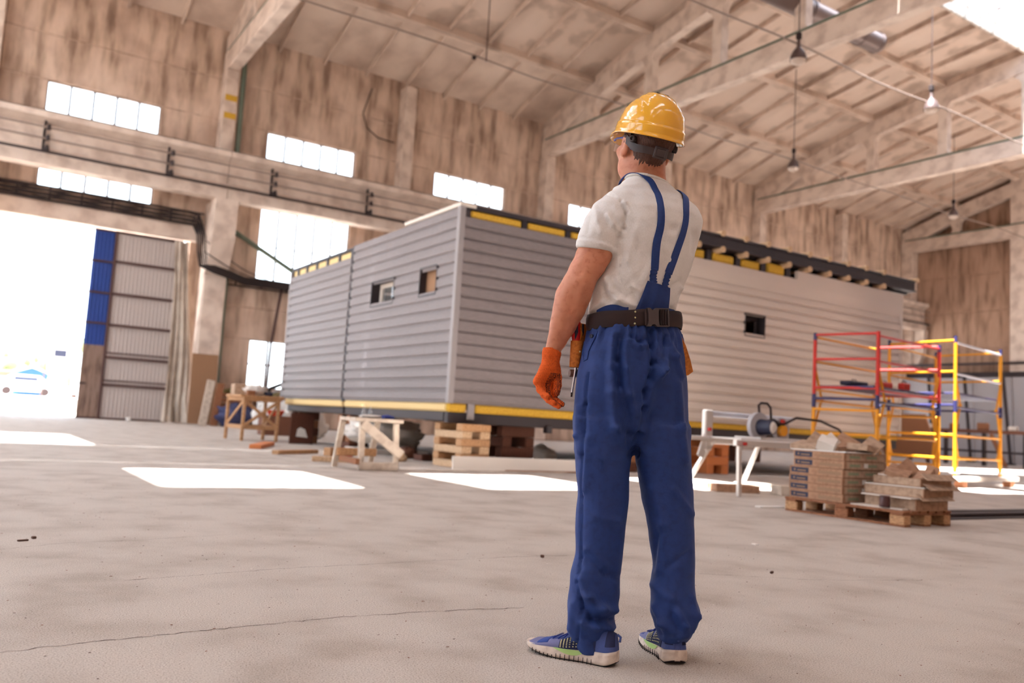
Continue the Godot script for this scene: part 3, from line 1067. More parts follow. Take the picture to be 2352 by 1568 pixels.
# ---------------------------------------------------------------- surface nets over a distance field on a grid
class Field:
	var lo: Vector3
	var c: float
	var nx: int
	var ny: int
	var nz: int
	var f := PackedFloat32Array()

	func _init(a: Vector3, b: Vector3, cell: float) -> void:
		lo = a
		c = cell
		nx = int(ceil((b.x - a.x) / c)) + 1
		ny = int(ceil((b.y - a.y) / c)) + 1
		nz = int(ceil((b.z - a.z) / c)) + 1
		f.resize(nx * ny * nz)
		f.fill(1.0)

	func span(a: float, b: float, o: float, n: int) -> Array:
		return [clampi(int(floor((a - o) / c)), 0, n - 1), clampi(int(ceil((b - o) / c)), 0, n - 1)]

	func join(i: int, d: float, k: float) -> void:
		var e := f[i]
		var h := k - absf(d - e)
		f[i] = minf(d, e) - (h * h / (4.0 * k) if h > 0.0 else 0.0)

	# rows of [y, x centre, half width, z centre, half depth, skew]; elliptical sections
	func loft(rows: Array, k: float, m := 0.05, ends := []) -> void:
		var sy := span(rows[0][0] - m, rows[-1][0] + m, lo.y, ny)
		var r := 0
		for y in range(sy[0], sy[1] + 1):
			var py := lo.y + y * c
			while r < rows.size() - 2 and py > rows[r + 1][0]:
				r += 1
			var t: float = clampf((py - rows[r][0]) / (rows[r + 1][0] - rows[r][0]), 0.0, 1.0)
			t = t * t * (3.0 - 2.0 * t) * 0.5 + t * 0.5
			var a: Array = rows[r]
			var b: Array = rows[r + 1]
			var xc: float = lerpf(a[1], b[1], t)
			var hw: float = lerpf(a[2], b[2], t)
			var zc: float = lerpf(a[3], b[3], t)
			var hz: float = lerpf(a[4], b[4], t)
			var sk: float = lerpf(a[5], b[5], t)
			var cap: float = maxf(rows[0][0] - py, py - rows[-1][0])
			var sx := span(xc - hw - m, xc + hw + m, lo.x, nx)
			for x in range(sx[0], sx[1] + 1):
				var dx := lo.x + x * c - xc
				var ux := dx / hw
				var z0 := zc - sk * dx
				var sz := span(z0 - hz - m, z0 + hz + m, lo.z, nz)
				var base := (y * nx + x) * nz
				for z in range(sz[0], sz[1] + 1):
					var dz := lo.z + z * c - z0
					var q := sqrt(ux * ux + dz * dz / (hz * hz))
					var d := -minf(hw, hz)
					if q > 0.05:
						d = sqrt(dx * dx + dz * dz) * (1.0 - 1.0 / q)
					if cap > d:
						d = cap
					if ends.size():
						d = maxf(d, (lo + Vector3(x, y, z) * c - ends[0]).dot(ends[1]))
					join(base + z, d, k)

	# tapered capsule, squeezed along one direction
	func cone(a: Vector3, b: Vector3, ra: float, rb: float, k: float, m := 0.03) -> void:
		var r := maxf(ra, rb) + m
		var mn := Vector3(minf(a.x, b.x), minf(a.y, b.y), minf(a.z, b.z))
		var mx := Vector3(maxf(a.x, b.x), maxf(a.y, b.y), maxf(a.z, b.z))
		var sx := span(mn.x - r, mx.x + r, lo.x, nx)
		var sy := span(mn.y - r, mx.y + r, lo.y, ny)
		var sz := span(mn.z - r, mx.z + r, lo.z, nz)
		var ab := b - a
		var l2 := maxf(ab.length_squared(), 1e-9)
		for y in range(sy[0], sy[1] + 1):
			for x in range(sx[0], sx[1] + 1):
				for z in range(sz[0], sz[1] + 1):
					var p := lo + Vector3(x, y, z) * c
					var t := clampf((p - a).dot(ab) / l2, 0.0, 1.0)
					join((y * nx + x) * nz + z, p.distance_to(a + ab * t) - lerpf(ra, rb, t), k)

	# ellipsoid; sub cuts it away
	func ball(o: Vector3, rad: Vector3, k: float, sub := false, bas := Basis()) -> void:
		var r := maxf(rad.x, maxf(rad.y, rad.z)) + 0.03
		var sx := span(o.x - r, o.x + r, lo.x, nx)
		var sy := span(o.y - r, o.y + r, lo.y, ny)
		var sz := span(o.z - r, o.z + r, lo.z, nz)
		var inv := bas.transposed()
		for y in range(sy[0], sy[1] + 1):
			for x in range(sx[0], sx[1] + 1):
				for z in range(sz[0], sz[1] + 1):
					var p := inv * (lo + Vector3(x, y, z) * c - o)
					var q := (p / rad).length()
					var d := p.length() * (1.0 - 1.0 / q) if q > 0.05 else -minf(rad.x, minf(rad.y, rad.z))
					var i := (y * nx + x) * nz + z
					if sub:
						var e := f[i]
						var g := -d
						var h := k - absf(g - e)
						f[i] = maxf(g, e) + (h * h / (4.0 * k) if h > 0.0 else 0.0)
					else:
						join(i, d, k)

	# cut away what lies beyond the plane, near "at"
	func cut(at: Vector3, n: Vector3, reach := 9.0) -> void:
		for y in ny:
			for x in nx:
				for z in nz:
					var p := lo + Vector3(x, y, z) * c
					if p.distance_to(at) < reach:
						var i := (y * nx + x) * nz + z
						f[i] = maxf(f[i], (p - at).dot(n))

	func at(p: Vector3) -> float:
		var q := (p - lo) / c
		var x := clampi(int(q.x), 0, nx - 2)
		var y := clampi(int(q.y), 0, ny - 2)
		var z := clampi(int(q.z), 0, nz - 2)
		var t := Vector3(clampf(q.x - x, 0, 1), clampf(q.y - y, 0, 1), clampf(q.z - z, 0, 1))
		var i := (y * nx + x) * nz + z
		var j := i + nx * nz
		var a := lerpf(lerpf(f[i], f[i + 1], t.z), lerpf(f[i + nz], f[i + nz + 1], t.z), t.x)
		var b := lerpf(lerpf(f[j], f[j + 1], t.z), lerpf(f[j + nz], f[j + nz + 1], t.z), t.x)
		return lerpf(a, b, t.y)

	# first surface point met from p along d
	func hit(p: Vector3, d: Vector3, far := 0.6) -> Vector3:
		var t := 0.0
		while t < far:
			var e := at(p + d * t)
			if e < 0.0005:
				break
			t += clampf(e * 0.7, 0.001, 0.03)
		return p + d * t

	func grad(p: Vector3) -> Vector3:
		var h := c
		return Vector3(at(p + Vector3(h, 0, 0)) - at(p - Vector3(h, 0, 0)), at(p + Vector3(0, h, 0)) - at(p - Vector3(0, h, 0)), at(p + Vector3(0, 0, h)) - at(p - Vector3(0, 0, h))).normalized()

	func net(mb: MB, shift = null, t := Transform3D()) -> void:
		var id := PackedInt32Array()
		id.resize(f.size())
		id.fill(-1)
		var vs := PackedVector3Array()
		var sx := nz
		var sy := nx * nz
		var off := [0, 1, sx, sx + 1, sy, sy + 1, sy + sx, sy + sx + 1]
		var pos := [Vector3(0, 0, 0), Vector3(0, 0, 1), Vector3(1, 0, 0), Vector3(1, 0, 1), Vector3(0, 1, 0), Vector3(0, 1, 1), Vector3(1, 1, 0), Vector3(1, 1, 1)]
		var edges := [[0, 1], [2, 3], [4, 5], [6, 7], [0, 2], [1, 3], [4, 6], [5, 7], [0, 4], [1, 5], [2, 6], [3, 7]]
		for y in ny - 1:
			for x in nx - 1:
				var base := y * sy + x * sx
				for z in nz - 1:
					var i := base + z
					var f0 := f[i]
					if absf(f0) > c * 3.0:
						continue
					var n := 0
					for o in off:
						if f[i + o] < 0.0:
							n += 1
					if n == 0 or n == 8:
						continue
					var m := Vector3.ZERO
					var k := 0
					for e in edges:
						var a := f[i + off[e[0]]]
						var b := f[i + off[e[1]]]
						if (a < 0.0) != (b < 0.0):
							m += pos[e[0]].lerp(pos[e[1]], a / (a - b))
							k += 1
					id[i] = vs.size()
					vs.append(lo + (Vector3(x, y, z) + m / k) * c)
		var idx := PackedInt32Array()
		for y in range(1, ny - 1):
			for x in range(1, nx - 1):
				for z in range(1, nz - 1):
					var i := y * sy + x * sx + z
					var a := f[i]
					if absf(a) > c * 3.0:
						continue
					for ax in 3:
						var st: int = [sx, sy, 1][ax]
						var u: int = [sy, 1, sx][ax]
						var w: int = [1, sx, sy][ax]
						var b := f[i + st]
						if (a < 0.0) == (b < 0.0):
							continue
						var q := [id[i], id[i - u], id[i - u - w], id[i - w]]
						if q[0] < 0 or q[1] < 0 or q[2] < 0 or q[3] < 0:
							continue
						if a < 0.0:
							idx.append_array([q[0], q[2], q[1], q[0], q[3], q[2]])
						else:
							idx.append_array([q[0], q[1], q[2], q[0], q[2], q[3]])
		var nn := normals(vs, idx)
		if at(vs[0] + nn[0] * c) < at(vs[0] - nn[0] * c):
			idx.reverse()
			nn = normals(vs, idx)
		if shift != null:
			for i in vs.size():
				vs[i] += nn[i] * shift.call(vs[i], nn[i])
			nn = normals(vs, idx)
		var k0 := mb.v.size()
		for i in vs.size():
			mb.v.append(t * vs[i])
			mb.n.append((t.basis * nn[i]).normalized())
		for i in idx:
			mb.i.append(k0 + i)

	func normals(vs: PackedVector3Array, idx: PackedInt32Array) -> PackedVector3Array:
		var nn := PackedVector3Array()
		nn.resize(vs.size())
		for i in range(0, idx.size(), 3):
			var q := (vs[idx[i + 2]] - vs[idx[i]]).cross(vs[idx[i + 1]] - vs[idx[i]])
			nn[idx[i]] += q
			nn[idx[i + 1]] += q
			nn[idx[i + 2]] += q
		for i in nn.size():
			nn[i] = nn[i].normalized()
		return nn


# how far cloth stands out at p: folds are [x0, y0, x1, y1, height, width] seen on the side that faces z
func folds_at(list: Array, p: Vector3, n: Vector3) -> float:
	var d := 0.0
	var q := Vector2(p.x, p.y)
	for s in list:
		var w: float = s[5]
		if p.y > maxf(s[1], s[3]) + 3.0 * w or p.y < minf(s[1], s[3]) - 3.0 * w:
			continue
		var a := Vector2(s[0], s[1])
		var ab := Vector2(s[2] - s[0], s[3] - s[1])
		var t := clampf((q - a).dot(ab) / ab.length_squared(), 0.0, 1.0)
		var e := q.distance_to(a + ab * t) / w
		if e < 3.0:
			d += s[4] * exp(-e * e)
	return d * smoothstep(-0.25, 0.35, n.z)


const TROUSER_FOLDS := [
	[-0.049, 1.017, -0.055, 0.971, 0.0060, 0.008], [-0.055, 0.980, -0.057, 0.909, -0.0120, 0.009], [-0.057, 0.909, -0.044, 0.828, -0.0120, 0.009], [-0.068, 0.984, -0.067, 0.895, 0.0090, 0.013],
	[-0.067, 0.895, -0.066, 0.813, 0.0090, 0.013], [-0.066, 0.813, -0.054, 0.705, 0.0090, 0.013], [-0.054, 0.705, -0.034, 0.663, 0.0090, 0.013], [-0.033, 0.965, -0.028, 0.883, 0.0070, 0.010],
	[-0.028, 0.883, -0.013, 0.809, 0.0070, 0.010], [-0.013, 0.809, 0.004, 0.749, 0.0070, 0.010], [-0.021, 0.972, 0.010, 0.953, 0.0060, 0.007], [0.010, 0.953, 0.034, 0.961, 0.0060, 0.007],
	[-0.013, 0.986, 0.012, 0.972, -0.0050, 0.006], [0.012, 0.972, 0.030, 0.984, -0.0050, 0.006], [0.044, 1.021, 0.052, 0.969, -0.0110, 0.009], [0.052, 0.969, 0.059, 0.908, -0.0110, 0.009],
	[0.059, 0.908, 0.054, 0.867, -0.0110, 0.009], [0.054, 0.867, 0.037, 0.818, -0.0110, 0.009], [0.037, 0.818, 0.035, 0.764, -0.0110, 0.009], [0.035, 0.764, 0.024, 0.683, -0.0110, 0.009],
	[0.024, 0.683, 0.013, 0.615, -0.0110, 0.009], [0.060, 0.969, 0.061, 0.921, 0.0060, 0.007], [0.063, 0.898, 0.075, 0.872, 0.0090, 0.010], [0.075, 0.872, 0.088, 0.889, 0.0090, 0.010],
	[0.088, 0.889, 0.093, 0.957, 0.0090, 0.010], [0.093, 0.995, 0.089, 0.930, -0.0100, 0.008], [0.100, 0.998, 0.123, 0.938, 0.0060, 0.009], [0.123, 0.938, 0.149, 0.876, 0.0060, 0.009],
	[0.111, 0.999, 0.133, 0.959, -0.0050, 0.007], [0.085, 0.821, 0.069, 0.739, -0.0070, 0.022], [0.069, 0.739, 0.052, 0.658, -0.0070, 0.022], [0.137, 0.851, 0.153, 0.717, 0.0060, 0.012],
	[0.153, 0.717, 0.170, 0.612, 0.0060, 0.012], [-0.021, 0.788, -0.005, 0.681, -0.0060, 0.012], [-0.005, 0.681, 0.001, 0.614, -0.0060, 0.012], [0.031, 0.777, 0.024, 0.696, 0.0060, 0.012],
	[-0.144, 0.863, -0.146, 0.768, -0.0050, 0.004], [-0.146, 0.768, -0.145, 0.618, -0.0050, 0.004], [-0.145, 0.618, -0.145, 0.484, -0.0050, 0.004], [-0.145, 0.484, -0.137, 0.304, -0.0050, 0.004],
	[-0.137, 0.304, -0.139, 0.236, -0.0050, 0.004], [-0.139, 0.236, -0.123, 0.163, -0.0050, 0.004], [-0.123, 0.163, -0.137, 0.051, -0.0050, 0.004], [-0.168, 0.760, -0.168, 0.671, 0.0050, 0.010],
	[-0.168, 0.671, -0.157, 0.618, 0.0050, 0.010], [-0.114, 0.620, -0.086, 0.598, 0.0040, 0.010], [-0.136, 0.660, -0.135, 0.512, 0.0050, 0.014], [-0.098, 0.434, -0.030, 0.420, 0.0040, 0.012],
	[-0.121, 0.316, -0.068, 0.267, -0.0040, 0.010], [-0.068, 0.267, -0.022, 0.243, -0.0040, 0.010], [-0.117, 0.334, -0.064, 0.292, 0.0040, 0.010], [-0.132, 0.242, -0.108, 0.196, 0.0110, 0.014],
	[-0.108, 0.196, -0.070, 0.163, 0.0110, 0.014], [-0.070, 0.163, -0.035, 0.153, 0.0110, 0.014], [-0.130, 0.185, -0.095, 0.136, -0.0080, 0.011], [-0.095, 0.136, -0.042, 0.125, -0.0080, 0.011],
	[-0.124, 0.123, -0.080, 0.112, 0.0070, 0.010], [-0.080, 0.112, -0.034, 0.106, 0.0070, 0.010], [-0.048, 0.124, -0.038, 0.042, 0.0060, 0.010], [-0.119, 0.092, -0.064, 0.052, -0.0060, 0.010],
	[-0.152, 0.166, -0.156, 0.095, 0.0060, 0.010], [0.074, 0.519, 0.106, 0.412, 0.0050, 0.014], [0.106, 0.412, 0.100, 0.277, 0.0050, 0.014], [0.135, 0.524, 0.199, 0.446, 0.0040, 0.010],
	[0.131, 0.293, 0.190, 0.335, -0.0040, 0.009], [0.093, 0.384, 0.081, 0.275, -0.0060, 0.010], [0.094, 0.166, 0.117, 0.122, 0.0090, 0.012], [0.117, 0.122, 0.172, 0.090, 0.0090, 0.012],
	[0.162, 0.159, 0.181, 0.121, 0.0070, 0.010], [0.181, 0.121, 0.191, 0.089, 0.0070, 0.010], [0.090, 0.126, 0.112, 0.082, -0.0070, 0.010], [0.142, 0.150, 0.161, 0.099, -0.0070, 0.009],
	[0.205, 0.195, 0.217, 0.144, 0.0060, 0.010], [0.217, 0.144, 0.204, 0.103, 0.0060, 0.010], [0.086, 0.225, 0.141, 0.197, 0.0050, 0.012],
]
const SHIRT_FOLDS := [
	[-0.113, 1.447, -0.070, 1.417, -0.0080, 0.006], [-0.070, 1.417, -0.050, 1.375, -0.0080, 0.006], [-0.050, 1.375, -0.055, 1.324, -0.0080, 0.006], [-0.055, 1.324, -0.066, 1.296, -0.0080, 0.006],
	[-0.103, 1.447, -0.057, 1.406, 0.0040, 0.007], [-0.057, 1.406, -0.040, 1.371, 0.0040, 0.007], [-0.147, 1.392, -0.136, 1.341, 0.0060, 0.008], [-0.136, 1.341, -0.124, 1.306, 0.0060, 0.008],
	[-0.108, 1.362, -0.089, 1.335, 0.0060, 0.007], [-0.089, 1.335, -0.066, 1.313, 0.0060, 0.007], [-0.118, 1.365, -0.103, 1.327, -0.0050, 0.007], [-0.086, 1.391, -0.061, 1.363, 0.0050, 0.007],
	[-0.163, 1.361, -0.165, 1.305, -0.0040, 0.008], [-0.060, 1.296, -0.074, 1.300, -0.0060, 0.006], [-0.194, 1.283, -0.124, 1.269, 0.0030, 0.005], [-0.124, 1.269, -0.074, 1.254, 0.0030, 0.005],
	[-0.195, 1.292, -0.125, 1.280, -0.0030, 0.004], [-0.125, 1.280, -0.072, 1.265, -0.0030, 0.004], [-0.018, 1.323, -0.040, 1.224, 0.0040, 0.012], [-0.040, 1.224, -0.023, 1.190, 0.0040, 0.012],
	[-0.102, 1.167, -0.088, 1.128, 0.0100, 0.011], [-0.088, 1.128, -0.062, 1.102, 0.0100, 0.011], [-0.062, 1.102, -0.013, 1.087, 0.0100, 0.011], [-0.108, 1.146, -0.089, 1.098, -0.0070, 0.009],
	[-0.086, 1.174, -0.070, 1.140, -0.0060, 0.010], [-0.070, 1.140, -0.036, 1.116, -0.0060, 0.010], [-0.023, 1.149, 0.004, 1.132, 0.0060, 0.007], [-0.016, 1.125, -0.005, 1.101, -0.0050, 0.007],
	[-0.149, 1.071, -0.109, 1.094, 0.0070, 0.008], [-0.109, 1.094, -0.088, 1.084, 0.0070, 0.008], [-0.141, 1.052, -0.094, 1.067, -0.0060, 0.007], [0.105, 1.130, 0.137, 1.168, 0.0060, 0.008],
	[0.137, 1.168, 0.162, 1.190, 0.0060, 0.008], [0.097, 1.153, 0.129, 1.186, -0.0050, 0.008], [0.106, 1.105, 0.125, 1.131, 0.0050, 0.007], [0.062, 1.366, 0.096, 1.339, -0.0040, 0.014],
	[0.096, 1.339, 0.110, 1.340, -0.0040, 0.014], [0.072, 1.283, 0.087, 1.242, 0.0040, 0.012], [0.154, 1.397, 0.170, 1.341, -0.0050, 0.010], [0.170, 1.341, 0.169, 1.286, -0.0050, 0.010],
	[0.041, 1.227, 0.016, 1.171, 0.0040, 0.010], [-0.010, 1.449, 0.019, 1.407, 0.0030, 0.012], [-0.068, 1.223, -0.038, 1.169, 0.0040, 0.012],
]


# ---------------------------------------------------------------- the man
var PT: Transform3D  # his own frame: x to his right in the picture plane, y up, z towards where the photographer stands


func person_materials() -> void:
	var m: StandardMaterial3D
	var weave := ntex(61, 0.11, 3, [], 256)
	m = mat("skin", rgb(212, 142, 110), 0.52)
	stain(m, ntex(62, 0.02, 4, [[0.0, Color(0.86, 0.74, 0.68)], [0.45, Color(0.98, 0.95, 0.93)], [1.0, Color(1, 1, 1)]], 256), V(6, 6, 6), false)
	m.subsurf_scatter_enabled = true
	m.subsurf_scatter_strength = 0.12
	bump(m, weave, 0.015)
	m = mat("hair", rgb(118, 74, 54), 0.5)
	stain(m, ntex(63, 0.03, 3, [[0.0, Color(0.3, 0.26, 0.25)], [0.5, Color(0.8, 0.75, 0.72)], [1.0, Color(1, 1, 1)]], 256), V(46, 7, 46), false)
	bump(m, ntex(64, 0.03, 3, [], 256), 0.25)
	m.uv1_scale = V(46, 7, 46)
	m = mat("tshirt", rgb(240, 235, 231), 0.9)
	stain(m, ntex(65, 0.012, 3, [[0.0, Color(0.93, 0.92, 0.91)], [0.5, Color(0.99, 0.985, 0.98)], [1.0, Color(1, 1, 1)]], 256), V(5, 5, 5), false)
	stain2(m, ntex(66, 0.09, 2, [[0.0, Color(0.95, 0.94, 0.93)], [1.0, Color(1, 1, 1)]], 256), V(9, 5, 9), false)
	bump(m, weave, 0.05)
	m.rim_enabled = true
	m.rim = 0.25
	m = mat("overalls", rgb(25, 54, 118), 0.72)
	var dirt := ntex(67, 0.02, 5, [[0.0, Color(0.86, 0.85, 0.86)], [0.5, Color(0.98, 0.98, 0.98)], [1.0, Color(1, 1, 1)]], 512)
	stain(m, dirt, V(3, 3, 3), false)
	bump(m, weave, 0.06)
	m.rim_enabled = true
	m.rim = 0.3
	m.rim_tint = 0.8
	m = mat("overalls_strap", rgb(27, 58, 124), 0.66)
	stain(m, dirt, V(8, 8, 8), false)
	m.rim_enabled = true
	m.rim = 0.3
	m.rim_tint = 0.8
	m = mat("helmet", rgb(244, 176, 40), 0.16)
	m.clearcoat_enabled = true
	m.clearcoat = 0.6
	m.clearcoat_roughness = 0.02
	mat("black_strap", rgb(62, 46, 43), 0.55)
	mat("belt", rgb(44, 27, 25), 0.85)
	mat("buckle", rgb(76, 64, 64), 0.4)
	mat("chrome", rgb(210, 200, 195), 0.25, 0.9)
	m = mat("glove", rgb(240, 104, 34), 0.95)
	stain(m, ntex(68, 0.05, 2, [[0.0, Color(0.78, 0.7, 0.66)], [0.5, Color(0.97, 0.95, 0.94)], [1.0, Color(1, 1, 1)]], 256), V(30, 8, 30), false)
	bump(m, ntex(69, 0.05, 2, [], 256), 0.15)
	m.rim_enabled = true
	m.rim = 0.5
	m.rim_tint = 1.0
	mat("grip", rgb(46, 22, 20), 0.6)
	m = mat("leather", rgb(206, 118, 42), 0.8)
	stain(m, ntex(70, 0.03, 4, [[0.0, Color(0.75, 0.7, 0.66)], [0.6, Color(0.98, 0.97, 0.96)], [1.0, Color(1, 1, 1)]], 256), V(9, 9, 9), false)
	mat("red_plastic", rgb(196, 20, 24), 0.35)
	mat("hammer", rgb(120, 88, 76), 0.5, 0.3)
	mat("navy_plastic", rgb(32, 34, 58), 0.5)
	m = mat("shoe_blue", rgb(72, 88, 150), 0.8)
	stain(m, M.fine, V(12, 12, 12), false)
	mat("shoe_mesh", rgb(40, 66, 136), 0.9)
	mat("shoe_dark", rgb(28, 36, 76), 0.85)
	mat("shoe_cap", rgb(112, 112, 152), 0.7)
	m = mat("sole", rgb(230, 212, 198), 0.75)
	stain(m, M.blotch, V(6, 6, 6), false)
	mat("sole_dark", rgb(54, 40, 38), 0.9)
	mat("lime", rgb(176, 206, 128), 0.7)
	mat("straw", rgb(206, 196, 150), 0.8)
	mat("blue_plastic", rgb(34, 54, 140), 0.35)
	m = mat("lens", Color(0.95, 0.97, 1.0, 0.12), 0.03)
	m.transparency = BaseMaterial3D.TRANSPARENCY_ALPHA


func patch(rows: Array, th: float, mb: MB) -> void:
	# a sheet given by its outer face; the back is set th inwards
	mb.grid(rows, false)
	var back := []
	var h := rows.size()
	var w: int = rows[0].size()
	for y in h:
		var r := []
		for x in range(w - 1, -1, -1):
			var du: Vector3 = rows[y][mini(x + 1, w - 1)] - rows[y][maxi(x - 1, 0)]
			var dv: Vector3 = rows[mini(y + 1, h - 1)][x] - rows[maxi(y - 1, 0)][x]
			r.append(rows[y][x] - du.cross(dv).normalized() * th)
		back.append(r)
	mb.grid(back, false)
	for y in h - 1:
		mb.quad(rows[y][0], rows[y + 1][0], back[y + 1][w - 1], back[y][w - 1])
		mb.quad(rows[y + 1][w - 1], rows[y][w - 1], back[y][0], back[y + 1][0])
	for x in w - 1:
		mb.quad(rows[0][x + 1], rows[0][x], back[0][w - 1 - x], back[0][w - 2 - x])
		mb.quad(rows[h - 1][x], rows[h - 1][x + 1], back[h - 1][w - 2 - x], back[h - 1][w - 1 - x])


# a ribbon of width w along pts; side[k] points across it, out[k] away from the body
func ribbon(pts: Array, outs: Array, w: Array, th: float, mb: MB, ruffle := 0.0) -> void:
	var rows := []
	var steps := 5
	for k in range((pts.size() - 1) * 6 + 1):
		var u := k / 6.0
		var a := mini(int(u), pts.size() - 2)
		var t := u - a
		var p: Vector3 = pts[a].cubic_interpolate(pts[a + 1], pts[maxi(a - 1, 0)], pts[mini(a + 2, pts.size() - 1)], t)
		var q: Vector3 = pts[a].cubic_interpolate(pts[a + 1], pts[maxi(a - 1, 0)], pts[mini(a + 2, pts.size() - 1)], t + 0.02)
		var o: Vector3 = outs[a].lerp(outs[a + 1], t).normalized()
		var d := (q - p).normalized()
		var s := d.cross(o).normalized()
		o = s.cross(d).normalized()
		var ww: float = lerpf(w[a], w[a + 1], t)
		var row := []
		for x in steps:
			var e := (x / (steps - 1.0) - 0.5)
			var bul := ruffle * (sin(k * 2.4 + e * 2.0) + 0.4 * sin(k * 4.1 + e * 5.0))
			row.append(p + s * e * ww * (1.0 + (0.12 * sin(k * 2.4) if ruffle > 0.0 else 0.0)) + o * (bul - 0.0015 * absf(e) * 2.0))
		rows.append(row)
	patch(rows, th, mb)


func build_person() -> void:
	person_materials()
	PT = Transform3D(Basis(V(0.75273352, 0, 0.65832533), V(0, 1, 0), V(-0.65832533, 0, 0.75273352)), V(1.82, 0, -2.081))
	var man := thing("person", "man seen from behind in blue bib overalls, white T-shirt and yellow hard hat, arms down", "person")
	man.transform = PT

	# ---- trousers of the overalls
	var tf := Field.new(V(-0.26, 0.0, -0.24), V(0.28, 1.13, 0.26), 0.0072)
	# y, xc, hw, zc, hz, skew
	tf.loft([[0.028, -0.076, 0.052, 0.105, 0.066, 0.3], [0.046, -0.083, 0.056, 0.105, 0.070, 0.3], [0.085, -0.099, 0.068, 0.1, 0.078, 0.25], [0.129, -0.099, 0.073, 0.095, 0.082, 0.2], [0.2, -0.093, 0.077, 0.085, 0.08, 0.2], [0.242, -0.092, 0.077, 0.082, 0.08, 0.2], [0.313, -0.084, 0.073, 0.075, 0.078, 0.2], [0.385, -0.085, 0.078, 0.07, 0.08, 0.2], [0.433, -0.083, 0.079, 0.066, 0.083, 0.2], [0.486, -0.08, 0.079, 0.062, 0.087, 0.2], [0.573, -0.086, 0.085, 0.055, 0.095, 0.2], [0.635, -0.086, 0.092, 0.048, 0.1, 0.2], [0.72, -0.085, 0.095, 0.04, 0.102, 0.2]], 0.012)
	tf.loft([[0.06, 0.152, 0.045, 0.02, 0.06, 0.3], [0.078, 0.157, 0.057, 0.02, 0.068, 0.3], [0.1, 0.161, 0.068, 0.02, 0.078, 0.25], [0.147, 0.157, 0.075, 0.015, 0.084, 0.2], [0.193, 0.149, 0.071, 0.01, 0.082, 0.2], [0.233, 0.147, 0.068, 0.005, 0.08, 0.2], [0.281, 0.148, 0.067, 0.0, 0.08, 0.2], [0.384, 0.137, 0.074, -0.008, 0.082, 0.2], [0.42, 0.132, 0.076, -0.012, 0.083, 0.2], [0.494, 0.12, 0.083, -0.018, 0.088, 0.2], [0.562, 0.11, 0.087, -0.022, 0.094, 0.2], [0.627, 0.1, 0.092, -0.024, 0.1, 0.2], [0.714, 0.088, 0.096, -0.026, 0.102, 0.2]], 0.012)
	tf.loft([[0.64, 0.002, 0.165, 0.0, 0.075, 0.35], [0.7, 0.0, 0.183, 0.004, 0.105, 0.35], [0.75, -0.003, 0.183, 0.008, 0.118, 0.35], [0.803, -0.005, 0.18, 0.012, 0.127, 0.35], [0.849, -0.006, 0.177, 0.014, 0.132, 0.32], [0.934, -0.005, 0.165, 0.012, 0.13, 0.3], [1.0, -0.005, 0.153, 0.008, 0.122, 0.28], [1.039, -0.008, 0.144, 0.004, 0.112, 0.28], [1.076, -0.016, 0.141, 0.0, 0.107, 0.28], [1.12, -0.022, 0.14, 0.0, 0.106, 0.28]], 0.03)
	tf.cut(V(-0.15, 1.056, 0.0), V(-0.22, 1, 0.12).normalized())
	var trouser_shift := func(p: Vector3, n: Vector3) -> float:
		var d := 1.7 * folds_at(TROUSER_FOLDS, p, n)
		# gathers under the belt
		var g := smoothstep(0.93, 1.0, p.y) * smoothstep(1.055, 1.01, p.y)
		if g > 0.0:
			var a := atan2(p.x + 0.01, p.z)
			d += g * 0.0045 * (sin(a * 26.0 + sin(a * 7.0) * 1.5) + 0.5 * sin(a * 43.0))
		# soft wrinkles at the hems
		d += smoothstep(0.3, 0.06, p.y) * 0.003 * sin(p.y * 70.0 + p.x * 45.0 + p.z * 30.0)
		return d + 0.0012 * sin(p.y * 31.0 + p.x * 40.0) * sin(p.z * 37.0 + p.y * 12.0)
	var tm := MB.new()
	tf.net(tm, trouser_shift)
	var trousers := put("overall_trousers", tm, M.overalls, man)

	# ---- T-shirt
	var sf := Field.new(V(-0.27, 1.02, -0.27), V(0.26, 1.56, 0.25), 0.0058)
	sf.loft([[1.04, -0.016, 0.134, 0.0, 0.1, 0.28], [1.083, -0.02, 0.137, 0.0, 0.104, 0.28], [1.119, -0.012, 0.141, 0.0, 0.108, 0.28], [1.163, -0.001, 0.141, 0.0, 0.112, 0.3], [1.207, 0.018, 0.139, -0.002, 0.115, 0.32], [1.25, 0.028, 0.141, -0.002, 0.118, 0.34], [1.287, 0.034, 0.145, 0.0, 0.122, 0.36], [1.323, 0.038, 0.149, 0.002, 0.126, 0.38], [1.36, 0.04, 0.153, 0.002, 0.127, 0.38], [1.403, 0.038, 0.155, 0.0, 0.122, 0.36], [1.44, 0.03, 0.145, -0.004, 0.108, 0.34], [1.476, 0.02, 0.118, -0.008, 0.088, 0.3], [1.5, 0.014, 0.09, -0.008, 0.076, 0.25], [1.522, 0.012, 0.071, -0.008, 0.068, 0.2], [1.535, 0.012, 0.068, -0.008, 0.066, 0.2]], 0.02)
	sf.loft([[1.21, -0.142, 0.066, 0.1, 0.062, 0.1], [1.26, -0.137, 0.067, 0.1, 0.064, 0.1], [1.3, -0.128, 0.071, 0.095, 0.067, 0.1], [1.36, -0.108, 0.076, 0.085, 0.07, 0.1], [1.41, -0.09, 0.07, 0.072, 0.066, 0.1], [1.45, -0.066, 0.054, 0.055, 0.056, 0.1], [1.472, -0.05, 0.036, 0.045, 0.04, 0.1]], 0.03, 0.05, [V(-0.139, 1.2615, 0.1), V(-0.12, -1, -0.1).normalized()])
	sf.cone(V(0.125, 1.4, -0.06), V(0.09, 1.24, -0.15), 0.068, 0.062, 0.03)
	# neck opening: lower at the back right, open at the top
	sf.cut(V(0.012, 1.514, 0.0), V(0.1, 1, -0.1).normalized(), 0.12)
